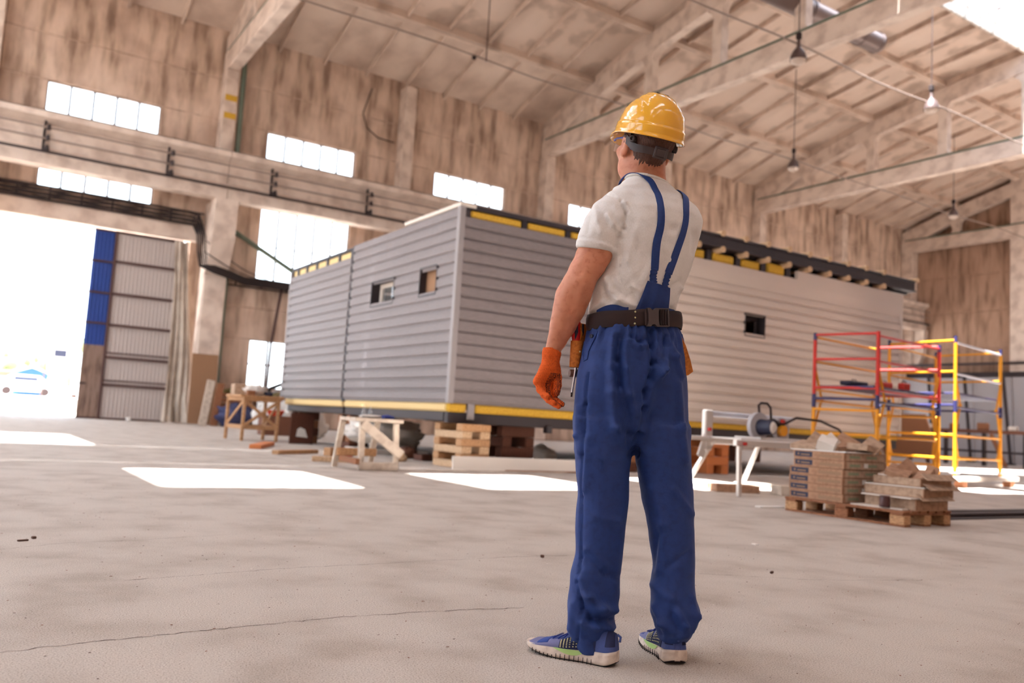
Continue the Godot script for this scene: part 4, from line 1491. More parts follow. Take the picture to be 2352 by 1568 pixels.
	var shirt_shift := func(p: Vector3, n: Vector3) -> float:
		var d := 0.95 * folds_at(SHIRT_FOLDS, p, n)
		d += 0.0016 * sin(p.y * 38.0 + p.x * 26.0 + 2.0 * sin(p.x * 19.0)) * smoothstep(1.5, 1.3, p.y)
		# the cuff's hem
		var e := (p - V(-0.139, 1.2615, 0.1)).dot(V(-0.12, -1, -0.1).normalized())
		if p.x < -0.06 and e > -0.022:
			d += 0.002
		return d
	var sm := MB.new()
	sf.net(sm, shirt_shift)
	put("tshirt", sm, M.tshirt, man)
	# rib of the neckline
	var col := []
	for k in 25:
		var a := TAU * k / 24.0
		var x := 0.012 + 0.072 * sin(a)
		var z := -0.008 + 0.069 * cos(a) - 0.2 * 0.072 * sin(a)
		col.append(V(x, 1.514 - 0.1 * (x - 0.012) + 0.1 * z + 0.001, z))
	var cb := MB.new()
	cb.tube(col, 0.0055, 8, false)
	put("neckline", cb, M.tshirt, man)

	# ---- body: torso core, neck, arms, head in one mesh
	var body := MB.new()
	var bf := Field.new(V(-0.32, 0.88, -0.46), V(0.24, 1.66, 0.2), 0.0085)
	bf.loft([[0.9, -0.005, 0.14, 0.0, 0.1, 0.3], [1.04, -0.016, 0.115, 0.0, 0.08, 0.3], [1.2, 0.018, 0.115, -0.004, 0.088, 0.3], [1.36, 0.04, 0.12, 0.0, 0.095, 0.36], [1.44, 0.03, 0.105, -0.006, 0.08, 0.3], [1.5, 0.014, 0.073, -0.012, 0.062, 0.2]], 0.02)
	bf.loft([[1.45, 0.014, 0.095, -0.012, 0.07, 0.2], [1.49, 0.012, 0.076, -0.012, 0.065, 0.2], [1.52, 0.009, 0.067, -0.013, 0.062, 0.15], [1.55, 0.008, 0.063, -0.014, 0.06, 0.1], [1.6, 0.01, 0.06, -0.015, 0.062, 0.1], [1.64, 0.012, 0.055, -0.018, 0.06, 0.1]], 0.02)
	# left arm
	bf.loft([[0.9, -0.268, 0.024, 0.06, 0.022, 0.0], [0.935, -0.264, 0.0265, 0.062, 0.024, 0.0], [0.958, -0.254, 0.032, 0.066, 0.027, 0.0], [1.011, -0.234, 0.0425, 0.08, 0.036, 0.0], [1.062, -0.2145, 0.051, 0.094, 0.044, 0.0], [1.111, -0.2, 0.054, 0.104, 0.048, 0.0], [1.154, -0.188, 0.0545, 0.11, 0.048, 0.0], [1.199, -0.165, 0.0585, 0.108, 0.05, 0.0], [1.24, -0.146, 0.0605, 0.102, 0.053, 0.0], [1.3, -0.128, 0.06, 0.095, 0.056, 0.0], [1.4, -0.09, 0.055, 0.075, 0.055, 0.0]], 0.015)
	bf.ball(V(-0.172, 1.15, 0.142), V(0.017, 0.024, 0.016), 0.03)
	bf.cone(V(-0.222, 1.11, 0.09), V(-0.235, 1.03, 0.075), 0.038, 0.028, 0.03)
	# right arm, bent in front of the chest
	bf.cone(V(0.12, 1.39, -0.07), V(0.06, 1.14, -0.19), 0.053, 0.04, 0.02)
	bf.cone(V(0.06, 1.14, -0.19), V(-0.01, 1.1, -0.38), 0.04, 0.027, 0.02)
	var arm_shift := func(p: Vector3, n: Vector3) -> float:
		# elbow creases, the forearm's tendons and veins
		if p.x > -0.08 or p.y > 1.25:
			return 0.0
		var d := 0.0
		for s in [[-0.16, 1.172, -0.188, 1.178, -0.0025, 0.006], [-0.165, 1.15, -0.185, 1.143, -0.002, 0.005], [-0.178, 1.125, -0.196, 1.02, 0.003, 0.007], [-0.2, 1.12, -0.225, 1.0, -0.0025, 0.008], [-0.16, 1.14, -0.21, 1.04, 0.0025, 0.006], [-0.15, 1.24, -0.19, 1.17, -0.0025, 0.014], [-0.22, 1.08, -0.245, 0.98, 0.0018, 0.004]]:
			d += 0.5 * folds_at([s], p, n)
		return d
	bf.net(body, arm_shift)
	# head
	var fwd := V(-sin(0.487) * cos(0.316), sin(0.316), -cos(0.487) * cos(0.316))
	var HT := Transform3D(Basis.looking_at(fwd, Vector3.UP) * Basis(Vector3.BACK, -0.068), V(-0.0007, 1.626, -0.008))
	var hf := Field.new(V(-0.105, -0.15, -0.15), V(0.105, 0.16, 0.13), 0.004)
	hf.ball(V(0, 0.045, 0.012), V(0.075, 0.098, 0.094), 0.01)
	hf.ball(V(0, -0.03, -0.035), V(0.062, 0.088, 0.066), 0.03)
	hf.ball(V(0, -0.094, -0.07), V(0.024, 0.018, 0.02), 0.03)
	hf.ball(V(0, 0.026, -0.083), V(0.056, 0.013, 0.016), 0.02)
	for s in [-1.0, 1.0]:
		hf.ball(V(0.048 * s, -0.018, -0.066), V(0.02, 0.018, 0.02), 0.02)
		hf.ball(V(0.058 * s, -0.065, -0.01), V(0.012, 0.03, 0.026), 0.03)
		hf.ball(V(0.031 * s, 0.006, -0.104), V(0.017, 0.011, 0.013), 0.012, true)
		hf.ball(V(0.031 * s, 0.006, -0.088), V(0.012, 0.011, 0.012), 0.004)
		# ears
		var eb := Basis(Vector3.UP, -0.35 * s) * Basis(Vector3.RIGHT, -0.15)
		hf.ball(V(0.081 * s, 0.0, 0.012), V(0.009, 0.034, 0.02), 0.01, false, eb)
		hf.ball(V(0.076 * s, -0.026, 0.004), V(0.008, 0.013, 0.012), 0.008, false, eb)
		hf.ball(V(0.0905 * s, 0.004, 0.004), V(0.006, 0.022, 0.012), 0.006, true, eb)
	hf.cone(V(0, 0.005, -0.1), V(0, -0.026, -0.114), 0.009, 0.014, 0.015)
	hf.ball(V(0, -0.056, -0.096), V(0.024, 0.008, 0.01), 0.008)
	hf.ball(V(0, -0.068, -0.094), V(0.021, 0.009, 0.01), 0.006)
	hf.ball(V(0, -0.0615, -0.107), V(0.022, 0.002, 0.008), 0.003, true)
	hf.cone(V(0, -0.06, 0.02), V(0, -0.2, 0.03), 0.058, 0.06, 0.03)
	hf.net(body, null, HT)
	put("body", body, M.skin, man)

	build_hair_and_hat(man, hf, HT)
	build_straps(man, sf, tf)
	build_belt(man, tf)
	build_glove(man)
	build_right_hand(man)
	shoe(man, V(-0.012, 0, 0.158), V(-0.292, 0, 0.05))
	shoe(man, V(0.166, 0, 0.082), V(0.085, 0, -0.19))
	# the hand tools in his belt
	var sd := tag(struct_plain("screwdriver"), "screwdriver with red and navy handle pushed through the orange leather holster", "screwdriver")
	sd.transform = PT
	var hb := MB.new()
	hb.lathe([Vector2(0.0, 0.0), Vector2(0.012, 0.0), Vector2(0.013, 0.02), Vector2(0.015, 0.05), Vector2(0.0165, 0.075), Vector2(0.016, 0.092), Vector2(0.012, 0.102), Vector2(0.005, 0.107), Vector2(0.0, 0.108)], Transform3D(Basis(Vector3.FORWARD, -0.06), V(-0.19, 0.94, 0.058)), 20)
	put("handle", hb, M.red_plastic, sd)
	var gp := MB.new()
	for k in 3:
		var a := -0.3 + k * 2.1
		gp.tube([V(-0.19 + 0.0125 * sin(a), 0.975, 0.058 + 0.0125 * cos(a)), V(-0.187 + 0.0135 * sin(a), 1.0, 0.058 + 0.0135 * cos(a)), V(-0.185 + 0.0125 * sin(a), 1.028, 0.058 + 0.0125 * cos(a))], [0.002, 0.0062, 0.003], 8)
	put("grip_inlay", gp, M.navy_plastic, sd)
	rod(sd, "shaft", M.chrome, [V(-0.19, 0.945, 0.058), V(-0.188, 0.88, 0.06), V(-0.196, 0.805, 0.062)], [0.0045, 0.0045, 0.003], 10)
	rod(sd, "tip", M.sole_dark, [V(-0.196, 0.806, 0.062), V(-0.1965, 0.792, 0.062)], [0.0035, 0.003], 8)
	var hm := tag(struct_plain("hammer"), "small hammer hanging at his hip with its round brown face showing", "hammer")
	hm.transform = PT
	rod(hm, "head", M.hammer, [V(-0.208, 0.868, 0.05), V(-0.206, 0.868, 0.049), V(-0.178, 0.87, 0.035), V(-0.15, 0.871, 0.022)], [0.0105, 0.0125, 0.0125, 0.01], 18)
	rod(hm, "handle", M.chrome, [V(-0.168, 0.88, 0.055), V(-0.172, 0.83, 0.06)], 0.004, 8)


func build_hair_and_hat(man: Node3D, hf: Field, HT: Transform3D) -> void:
	var o := V(0, 0.045, 0.012)
	var head := thing_part("head_gear", man)
	# hair: a short coat over the skull, its lower edge ragged
	var hm := MB.new()
	var rows := []
	for j in 26:
		var row := []
		for i in 96:
			var a := TAU * i / 96.0  # 0 at the back
			var b := absf(wrapf(a, -PI, PI))
			var low := -0.068 + 0.016 * smoothstep(0.55, 0.95, b) + 0.055 * smoothstep(1.0, 1.45, b) + 0.03 * smoothstep(1.9, 2.5, b)
			low += 0.0012 * sin(a * 23.0 + 1.0) + 0.003 * sin(a * 7.0)
			var y := lerpf(low, 0.1, pow(j / 25.0, 0.9))
			var dir := V(sin(a), 0, cos(a))
			var from := V(0, y, 0.012)
			var t := 0.14
			while t > 0.02 and hf.at(from + dir * t) > 0.0:
				t -= 0.002
			# skip the ears: keep to the skull's own width
			var skull := sqrt(maxf(0.0, 1.0 - pow((y - 0.045) / 0.1, 2.0)))
			var lim := skull * 0.094 * 0.075 / sqrt(pow(0.094 * sin(a), 2.0) + pow(0.075 * cos(a), 2.0)) + 0.012
			if y < -0.01:
				lim = maxf(lim, 0.058)
			if b > 1.1 and b < 2.0:
				t = minf(t, lim)
			var th := 0.009 * smoothstep(0.0, 0.3, j / 25.0) - 0.0015 + 0.0012 * sin(a * 57.0 + j * 0.7) + 0.001 * sin(a * 91.0 - j)
			row.append(HT * (from + dir * (t + th)))
		rows.append(row)
	hm.grid(rows)
	put("hair", hm, M.hair, man)

	# hard hat
	var shell := MB.new()
	var lip := MB.new()
	var sr := []
	var lr := []
	var n := 120
	var base := func(a: float) -> Vector2:
		var c := cos(a)
		var l := 0.137 if c > 0.0 else 0.1425
		return Vector2(0.104 * sin(a), l * c + 0.006)
	var brim := func(a: float) -> float:
		return pow(maxf(0.0, -cos(a)), 2.2)
	for j in 40:
		var t := j / 39.0
		var ring := []
		for i in n:
			var a := TAU * i / n
			var b: Vector2 = base.call(a)
			var s := pow(maxf(0.0, 1.0 - pow(t, 2.3)), 1.0 / 2.1)
			if t < 0.2:
				s += 0.035
			elif t < 0.225:
				s += 0.035 * (0.225 - t) / 0.025
			var y := 0.0465 + 0.137 * t
			var x := b.x * s
			var z := b.y * s
			# raised keel along the crown and the creases beside it
			if t > 0.25:
				var up := smoothstep(0.25, 0.6, t)
				y += 0.006 * up * smoothstep(0.045, 0.034, absf(x)) * smoothstep(0.12, 0.0, absf(z + 0.01))
				y -= 0.004 * up * exp(-pow((absf(x) - 0.06 - z * 0.12) / 0.006, 2.0))
			ring.append(HT * V(x, y, z))
		sr.append(ring)
	shell.grid(sr)
	put("helmet_shell", shell, M.helmet, head)
	# lower lip and peak: outward, then under, then the inside of the shell
	for q in [[1.035, 0.0, 0.05], [1.045, 0.0, 0.044], [1.075, 1.0, 0.040], [1.08, 1.0, 0.036], [1.05, 0.96, 0.036], [1.0, 0.0, 0.04], [0.97, 0.0, 0.06], [0.9, 0.0, 0.12], [0.5, 0.0, 0.17]]:
		var ring := []
		for i in n:
			var a := TAU * i / n
			var b: Vector2 = base.call(a)
			var k: float = brim.call(a)
			var e: float = k * q[1]
			ring.append(HT * V(b.x * (q[0] + 0.05 * e), q[2] - 0.016 * e - 0.012 * k * float(q[0] > 0.99) * (0.4 if q[1] == 0.0 else 1.0), b.y * q[0] - 0.038 * e))
		lr.append(ring)
	lip.grid(lr)
	put("helmet_peak", lip, M.helmet, head)
	var vents := MB.new()
	for s in [-0.016, 0.014]:
		vents.boxt(HT * Transform3D(Basis(Vector3.RIGHT, -0.45), V(s, 0.181, -0.05)), V(0.013, 0.008, 0.012), 0.002)
		vents.boxt(HT * Transform3D(Basis(Vector3.RIGHT, 0.35), V(s, 0.183, 0.03)), V(0.013, 0.004, 0.012), 0.001)
	put("vent", vents, M.sole_dark, head)
	# harness: nape strap with its buckle and side knob
	var st := MB.new()
	var up := []
	for j in 3:
		var row := []
		for i in 41:
			var a := lerpf(1.62, -1.62, i / 40.0)
			var w := lerpf(0.0105, 0.014, absf(a) / 1.62)
			var y := -0.005 + 0.026 * smoothstep(0.8, 1.62, absf(a)) + (1 - j) * -w
			var rr := 1.0 / sqrt(pow(sin(a) / 0.0845, 2.0) + pow(cos(a) / 0.1025, 2.0))
			row.append(HT * V(rr * sin(a) * 0.985, y, 0.012 + rr * cos(a) + 0.0015 * float(j == 1)))
		up.append(row)
	patch(up, 0.003, st)
	put("nape_strap", st, M.black_strap, head)
	var bk := MB.new()
	var ba := -0.02
	var bt := HT * Transform3D(Basis(Vector3.UP, ba) * Basis(Vector3.RIGHT, 0.1), V(sin(ba) * 0.106, -0.005, 0.012 + 0.1075))
	for q in [[V(0, 0.016, 0), V(0.04, 0.007, 0.007)], [V(0, -0.016, 0), V(0.04, 0.007, 0.007)], [V(-0.02, 0, 0), V(0.007, 0.037, 0.007)], [V(0.02, 0, 0), V(0.009, 0.037, 0.008)], [V(0, 0, -0.001), V(0.034, 0.026, 0.005)]]:
		bk.boxt(bt * Transform3D(Basis(), q[0]), q[1], 0.002)
	put("strap_buckle", bk, M.buckle, head)
	var kb := MB.new()
	for s in [-1.0, 1.0]:
		var kt := HT * Transform3D(Basis(Vector3.UP, s * 1.0) * Basis(Vector3.RIGHT, PI / 2), V(s * 0.079, 0.022, 0.056))
		kb.lathe([Vector2(0.012, -0.004), Vector2(0.012, 0.006), Vector2(0.006, 0.008), Vector2(0.006, 0.003), Vector2(0.0, 0.003)], kt, 16)
		kb.tube([HT * V(s * 0.081, 0.035, 0.045), HT * V(s * 0.083, 0.055, 0.02), HT * V(s * 0.085, 0.075, 0.005)], 0.005, 8)
	put("strap_knob", kb, M.black_strap, head)
	var gl := MB.new()
	for s in [-1.0, 1.0]:
		gl.tube([HT * V(s * 0.072, -0.012, 0.044), HT * V(s * 0.077, 0.02, 0.036), HT * V(s * 0.079, 0.026, 0.0), HT * V(s * 0.078, 0.02, -0.07), HT * V(s * 0.076, 0.014, -0.088)], [0.0022, 0.0035, 0.003, 0.003, 0.0045], 8)
	put("glasses_temple", gl, M.blue_plastic, head)
	var ln := MB.new()
	var lrows := []
	for j in 5:
		var row := []
		for i in 17:
			var a := lerpf(-1.15, 1.15, i / 16.0)
			row.append(HT * V(0.078 * sin(a), 0.028 - 0.05 * j / 4.0, -0.062 - 0.062 * cos(a)))
		lrows.append(row)
	patch(lrows, 0.002, ln)
	put("glasses_lens", ln, M.lens, head)


func thing_part(called: String, parent: Node3D) -> Node3D:
	var o := Node3D.new()
	o.name = called
	parent.add_child(o, true)
	return o


func build_straps(man: Node3D, sf: Field, tf: Field) -> void:
	var on := func(x: float, y: float, lift: float) -> Array:
		var p: Vector3 = sf.hit(V(x, y, 0.3), V(0, 0, -1))
		var g: Vector3 = sf.grad(p)
		return [p + g * lift, g]
	for s in [
		[[[0.046, 1.205], [0.0485, 1.283], [0.058, 1.338], [0.058, 1.387], [0.05, 1.436], [0.0375, 1.468]], [V(0.02, 1.502, 0.07), V(-0.015, 1.524, 0.058), V(-0.052, 1.529, 0.03), V(-0.08, 1.5, -0.04), V(-0.07, 1.36, -0.118), V(-0.06, 1.2, -0.118)], [0.027, 0.0265, 0.0255, 0.0245, 0.0235, 0.023, 0.021, 0.021, 0.022, 0.024, 0.026, 0.028]],
		[[[0.09, 1.2], [0.104, 1.243], [0.117, 1.285], [0.131, 1.333], [0.138, 1.375], [0.138, 1.41]], [V(0.128, 1.462, 0.0), V(0.108, 1.488, -0.06), V(0.095, 1.45, -0.13), V(0.09, 1.4, -0.165), V(0.08, 1.3, -0.172), V(0.07, 1.2, -0.165)], [0.031, 0.03, 0.028, 0.0265, 0.026, 0.026, 0.026, 0.026, 0.026, 0.026, 0.027, 0.028]],
	]:
		var pts := []
		var outs := []
		for q in s[0]:
			var r: Array = on.call(q[0], q[1], 0.0045)
			pts.append(r[0])
			outs.append(r[1])
		for q in s[1]:
			var g: Vector3 = sf.grad(q)
			pts.append(q + g * maxf(0.0, 0.006 - sf.at(q)))
			outs.append(g)
		var mb := MB.new()
		ribbon(pts, outs, s[2], 0.0022, mb)
		put("shoulder_strap", mb, M.overalls_strap, man)
	for s in [[[0.044, 1.164], [0.0415, 1.185], [0.0455, 1.208]], [[0.08, 1.156], [0.084, 1.18], [0.091, 1.204]]]:
		var pts := []
		var outs := []
		for q in s:
			var r: Array = on.call(q[0], q[1], 0.006)
			pts.append(r[0])
			outs.append(r[1])
		var mb := MB.new()
		ribbon(pts, outs, [0.024, 0.023, 0.025], 0.004, mb, 0.0022)
		put("elastic_gather", mb, M.overalls_strap, man)
	# back bib: from the waist up to the elastics
	var rows := []
	for j in 14:
		var t := j / 13.0
		var y := lerpf(1.05, 1.168, t)
		var xa := lerpf(-0.022, 0.0255, pow(t, 0.85))
		var xb := lerpf(0.094, 0.0955, t)
		var row := []
		for i in 17:
			var u := i / 16.0
			var x := lerpf(xa, xb, u)
			var r: Array = on.call(x, y - 0.012 * u * t, 0.006 + (0.003 * sin(u * 16.0 + 0.6 * sin(t * 6.0)) + 0.001 * sin(u * 31.0)) * lerpf(1.0, 0.25, t))
			row.append(r[0])
		rows.append(row)
	var bm := MB.new()
	patch(rows, 0.003, bm)
	put("back_bib", bm, M.overalls, man)
	# front bib
	var fr := []
	for j in 12:
		var y := lerpf(1.05, 1.24, j / 11.0)
		var row := []
		for i in 13:
			var x := lerpf(0.11, -0.09, i / 12.0)
			var p: Vector3 = sf.hit(V(x, y, -0.3), V(0, 0, 1))
			row.append(p + sf.grad(p) * 0.006)
		fr.append(row)
	var fm := MB.new()
	patch(fr, 0.003, fm)
	put("front_bib", fm, M.overalls, man)
	# the little flap of waistband that stands above the belt
	var fl := []
	for j in 7:
		var t := j / 6.0
		var row := []
		for i in 13:
			var u := i / 12.0
			var x := lerpf(-0.125, -0.03, u)
			var y := lerpf(1.03, 1.068 + 0.012 * sin(clampf(u * 1.15, 0, 1) * PI) + 0.012 * u, t)
			var r: Array = on.call(x, maxf(y, 1.045), 0.007)
			row.append(V(r[0].x, y, r[0].z + 0.003))
		fl.append(row)
	var flm := MB.new()
	patch(fl, 0.004, flm)
	put("waist_flap", flm, M.overalls, man)


func waist(a: float, lift: float, y: float) -> Vector3:
	# point on the waist's oval at angle a (0 at the back, growing to his right)
	var hw := 0.1435 + lift
	var hz := 0.112 + lift
	var x := hw * sin(a)
	return V(-0.008 + x, y + 0.1 * x, 0.005 + hz * cos(a) - 0.28 * x)


func build_belt(man: Node3D, tf: Field) -> void:
	var belt := thing_part("tool_belt", man)
	var rows := []
	for j in 5:
		var row := []
		for i in 72:
			var a := TAU * i / 72.0
			var y := 1.046 + (j / 4.0 - 0.5) * 0.052
			row.append(waist(a, 0.009 + (0.0025 if j > 0 and j < 4 else 0.0) + 0.001 * sin(a * 9.0 + j), y + 0.0015 * sin(a * 7.0)))
		rows.append(row)
	var ins := []
	for r in [rows[4], rows[0]]:
		var row := []
		for p in r:
			row.append(V(-0.008, p.y, 0.005) + (p - V(-0.008, p.y, 0.005)) * 0.94)
		ins.append(row)
	rows.append(ins[0])
	rows.append(ins[1])
	rows.append(rows[0])
	var bm := MB.new()
	bm.grid(rows)
	put("webbing", bm, M.belt, belt)
	# side-release buckle at the back
	var a0 := 0.42
	var q := waist(a0, 0.017, 1.046)
	var t0 := (waist(a0 + 0.05, 0.017, 1.046) - waist(a0 - 0.05, 0.017, 1.046)).normalized()
	var bt := Transform3D(Basis(t0, V(0, 1, 0), t0.cross(V(0, 1, 0)).normalized()).orthonormalized(), q)
	var bk := MB.new()
	bk.prism(PackedVector2Array([Vector2(-0.03, 0.029), Vector2(-0.019, 0.029), Vector2(-0.013, 0.022), Vector2(-0.004, 0.022), Vector2(0.003, 0.029), Vector2(0.014, 0.029), Vector2(0.011, 0.012), Vector2(0.011, -0.012), Vector2(0.015, -0.029), Vector2(0.004, -0.029), Vector2(-0.003, -0.022), Vector2(-0.012, -0.022), Vector2(-0.018, -0.029), Vector2(-0.03, -0.029), Vector2(-0.026, -0.012), Vector2(-0.026, 0.012)]), bt * Transform3D(Basis(), V(-0.004, 0, -0.006)), 0.011)
	for y in [0.027, -0.027]:
		bk.boxt(bt * Transform3D(Basis(), V(0.028, y, -0.001)), V(0.038, 0.005, 0.009), 0.002)
	bk.boxt(bt * Transform3D(Basis(Vector3.UP, 0.1), V(0.046, 0, -0.001)), V(0.005, 0.058, 0.009), 0.002)
	put("belt_buckle", bk, M.buckle, belt)
	var sl := MB.new()
	for x in [0.018, 0.026, 0.034]:
		sl.boxt(bt * Transform3D(Basis(), V(x, 0, -0.002)), V(0.0055, 0.05, 0.012), 0.002)
	sl.boxt(bt * Transform3D(Basis(), V(-0.036, 0, -0.003)), V(0.006, 0.05, 0.008), 0.002)
	put("buckle_slider", sl, M.belt, belt)
	for k in 3:
		var p := waist(0.005, 0.0115, 1.046 + (k - 1) * 0.0185)
		var rv := MB.new()
		rv.lathe([Vector2(0.0, 0.0025), Vector2(0.002, 0.002), Vector2(0.0032, 0.0)], Transform3D(Basis(Vector3.RIGHT, PI / 2), p), 10)
		put("rivet", rv, M.straw, belt)
	# leather holster on the left hip
	var hol := MB.new()
	var hr := []
	for j in 9:
		var t := j / 8.0
		var row := []
		for i in 20:
			var a := TAU * i / 20.0
			row.append(V(-0.188 - 0.004 * t + (0.0205 - 0.0035 * t) * cos(a), lerpf(0.972, 0.887, t), 0.058 + (0.0175 - 0.004 * t) * sin(a)))
		hr.append(row)
	hol.grid(hr)
	hol.cap(hr[8], V(0, -1, 0))
	put("holster", hol, M.leather, belt)
	var fp := MB.new()
	var fr := []
	for j in 6:
		var row := []
		for i in 6:
			var u := i / 5.0
			row.append(V(-0.178 + 0.018 * u - 0.004 * sin(j * 1.7), lerpf(0.95, 1.03, j / 5.0), 0.065 - 0.03 * u + 0.003 * sin(j * 2.0)))
		fr.append(row)
	patch(fr, 0.004, fp)
	put("holster_flap", fp, M.leather, belt)
	var rp := MB.new()
	rp.lathe([Vector2(0.0, 0.003), Vector2(0.002, 0.0025), Vector2(0.003, 0.0)], Transform3D(Basis(Vector3.RIGHT, PI / 2), V(-0.176, 0.937, 0.0735)), 10)
	put("rivet", rp, M.straw, belt)
	# the pouch on the far hip, of which a corner sticks out
	var pp := MB.new()
	pp.prism(PackedVector2Array([Vector2(0.14, 1.02), Vector2(0.14, 0.88), Vector2(0.172, 0.886), Vector2(0.186, 0.898), Vector2(0.176, 0.935), Vector2(0.16, 0.98)]), Transform3D(Basis(), V(0, 0, -0.02)), -0.02)
	put("pouch", pp, M.leather, belt)
	# button and pocket opening on the left hip of the overalls
	var b := tf.hit(V(-0.139, 0.984, 0.3), V(0, 0, -1))
	var bu := MB.new()
	bu.lathe([Vector2(0.0, 0.002), Vector2(0.003, 0.002), Vector2(0.0045, 0.0035), Vector2(0.0065, 0.003), Vector2(0.0065, -0.001)], Transform3D(Basis(Vector3.UP, -0.5) * Basis(Vector3.RIGHT, PI / 2), b + V(-0.001, 0, 0.001)), 16)
	put("button", bu, M.navy_plastic, man)
	var pk := []
	for q2 in [[-0.121, 1.0], [-0.135, 0.965], [-0.147, 0.935], [-0.15, 0.91], [-0.16, 0.905], [-0.167, 0.93], [-0.163, 0.97]]:
		var h := tf.hit(V(q2[0], q2[1], 0.3), V(0, 0, -1))
		pk.append(h + V(0, 0, 0.0015))
	var pm := MB.new()
	pm.tube(pk, 0.0028, 6)
	put("pocket_edge", pm, M.overalls, man)


func finger(f: Field, p: Vector3, dirs: Array, lens: Array, r: float) -> void:
	for k in 3:
		var q: Vector3 = p + dirs[k].normalized() * lens[k]
		f.cone(p, q, r - 0.0007 * k, r - 0.0007 * (k + 1), 0.003, 0.012)
		p = q


func build_glove(man: Node3D) -> void:
	var g := thing_part("glove", man)
	var f := Field.new(V(-0.335, 0.73, -0.0), V(-0.2, 0.945, 0.135), 0.0027)
	var dn := V(0, -1, 0)
	var pn := V(0.8, 0.0, 0.6)
	var lt := V(0.6, 0, -0.8)
	# cuff and palm
	f.cone(V(-0.268, 0.925, 0.061), V(-0.272, 0.87, 0.062), 0.0285, 0.029, 0.01)
	f.cone(V(-0.268, 0.931, 0.061), V(-0.268, 0.925, 0.061), 0.0302, 0.0302, 0.004)
	for t in [0.024, 0.008, -0.008, -0.024]:
		f.cone(V(-0.272, 0.875, 0.062) + lt * t * 0.75, V(-0.288, 0.834, 0.066) + lt * t * 1.15, 0.0185, 0.0155, 0.012)
	var kn := [[0.028, 0.0, 1.0], [0.0095, -0.003, 1.06], [-0.009, 0.0, 0.98], [-0.026, 0.007, 0.8]]
	for k in kn:
		finger(f, V(-0.289, 0.836 + k[1], 0.066) + lt * k[0], [dn + pn * (0.32 + 0.1 * k[0] * 10), dn * 0.6 + pn * 0.8, dn * 0.38 + pn * 0.92], [0.046 * k[2], 0.029 * k[2], 0.023 * k[2]], 0.0112)
	# thumb
	f.cone(V(-0.262, 0.885, 0.048), V(-0.248, 0.852, 0.052), 0.021, 0.0165, 0.012)
	f.cone(V(-0.248, 0.852, 0.052), V(-0.2435, 0.826, 0.06), 0.0165, 0.0138, 0.004)
	f.cone(V(-0.2435, 0.826, 0.06), V(-0.246, 0.802, 0.066), 0.0138, 0.012, 0.003)
	var shift := func(p: Vector3, n: Vector3) -> float:
		var d := 0.0
		if p.y > 0.868:
			d = 0.0007 * sin(atan2(p.x + 0.27, p.z - 0.061) * 34.0)
		return d + 0.0005 * sin(p.y * 900.0)
	var mb := MB.new()
	f.net(mb, shift)
	put("knit", mb, M.glove, g)
	# rubber grip dots on the palm side
	var dots := MB.new()
	for i in 15:
		for j in 26:
			var y := 0.862 - j * 0.0041
			var x := -0.3 + i * 0.0046 + (0.0023 if j % 2 else 0.0)
			if (i * 7 + j * 3) % 11 == 0:
				continue
			var from := V(x, y, 0.066) + pn * 0.12
			var p := f.hit(from, -pn, 0.15)
			if absf(f.at(p)) > 0.002:
				continue
			var nn := f.grad(p)
			if nn.dot(pn) < 0.15 or nn.z < 0.0:
				continue
			var u := nn.cross(Vector3.UP).normalized()
			var w := u.cross(nn)
			var ring := []
			var sx := 0.0012 if i % 3 else 0.0009
			var sy := 0.0017 if i % 3 else 0.0012
			for s in 7:
				var a := TAU * s / 7.0
				ring.append(p + u * cos(a) * sx + w * sin(a) * sy + nn * 0.0006)
			dots.cap(ring, nn)
			for s in 7:
				dots.quad(ring[(s + 1) % 7], ring[s], ring[s] - nn * 0.0015, ring[(s + 1) % 7] - nn * 0.0015)
	var dm := put("grip_dots", dots, M.grip, g)
	dm.set_meta("kind", "stuff")


func build_right_hand(man: Node3D) -> void:
	var f := Field.new(V(-0.16, 1.03, -0.5), V(0.06, 1.17, -0.35), 0.004)
	var d := V(-0.55, -0.05, -0.2)
	f.cone(V(0.0, 1.102, -0.372), V(-0.025, 1.1, -0.4), 0.028, 0.029, 0.01)
	for k in 4:
		f.cone(V(-0.025, 1.115 - k * 0.012, -0.4), V(-0.06, 1.125 - k * 0.018, -0.43), 0.017, 0.0145, 0.01)
		finger(f, V(-0.06, 1.127 - k * 0.0195, -0.43), [V(-0.9, -0.05, -0.2), V(-0.7, 0.0, 0.6), V(-0.1, 0.0, 1.0)], [0.04, 0.027, 0.021], 0.0098)
	f.cone(V(-0.03, 1.115, -0.39), V(-0.05, 1.145, -0.385), 0.016, 0.0125, 0.008)
	f.cone(V(-0.05, 1.145, -0.385), V(-0.085, 1.15, -0.395), 0.0125, 0.011, 0.003)
	var mb := MB.new()
	f.net(mb)
	put("glove", mb, M.glove, man)


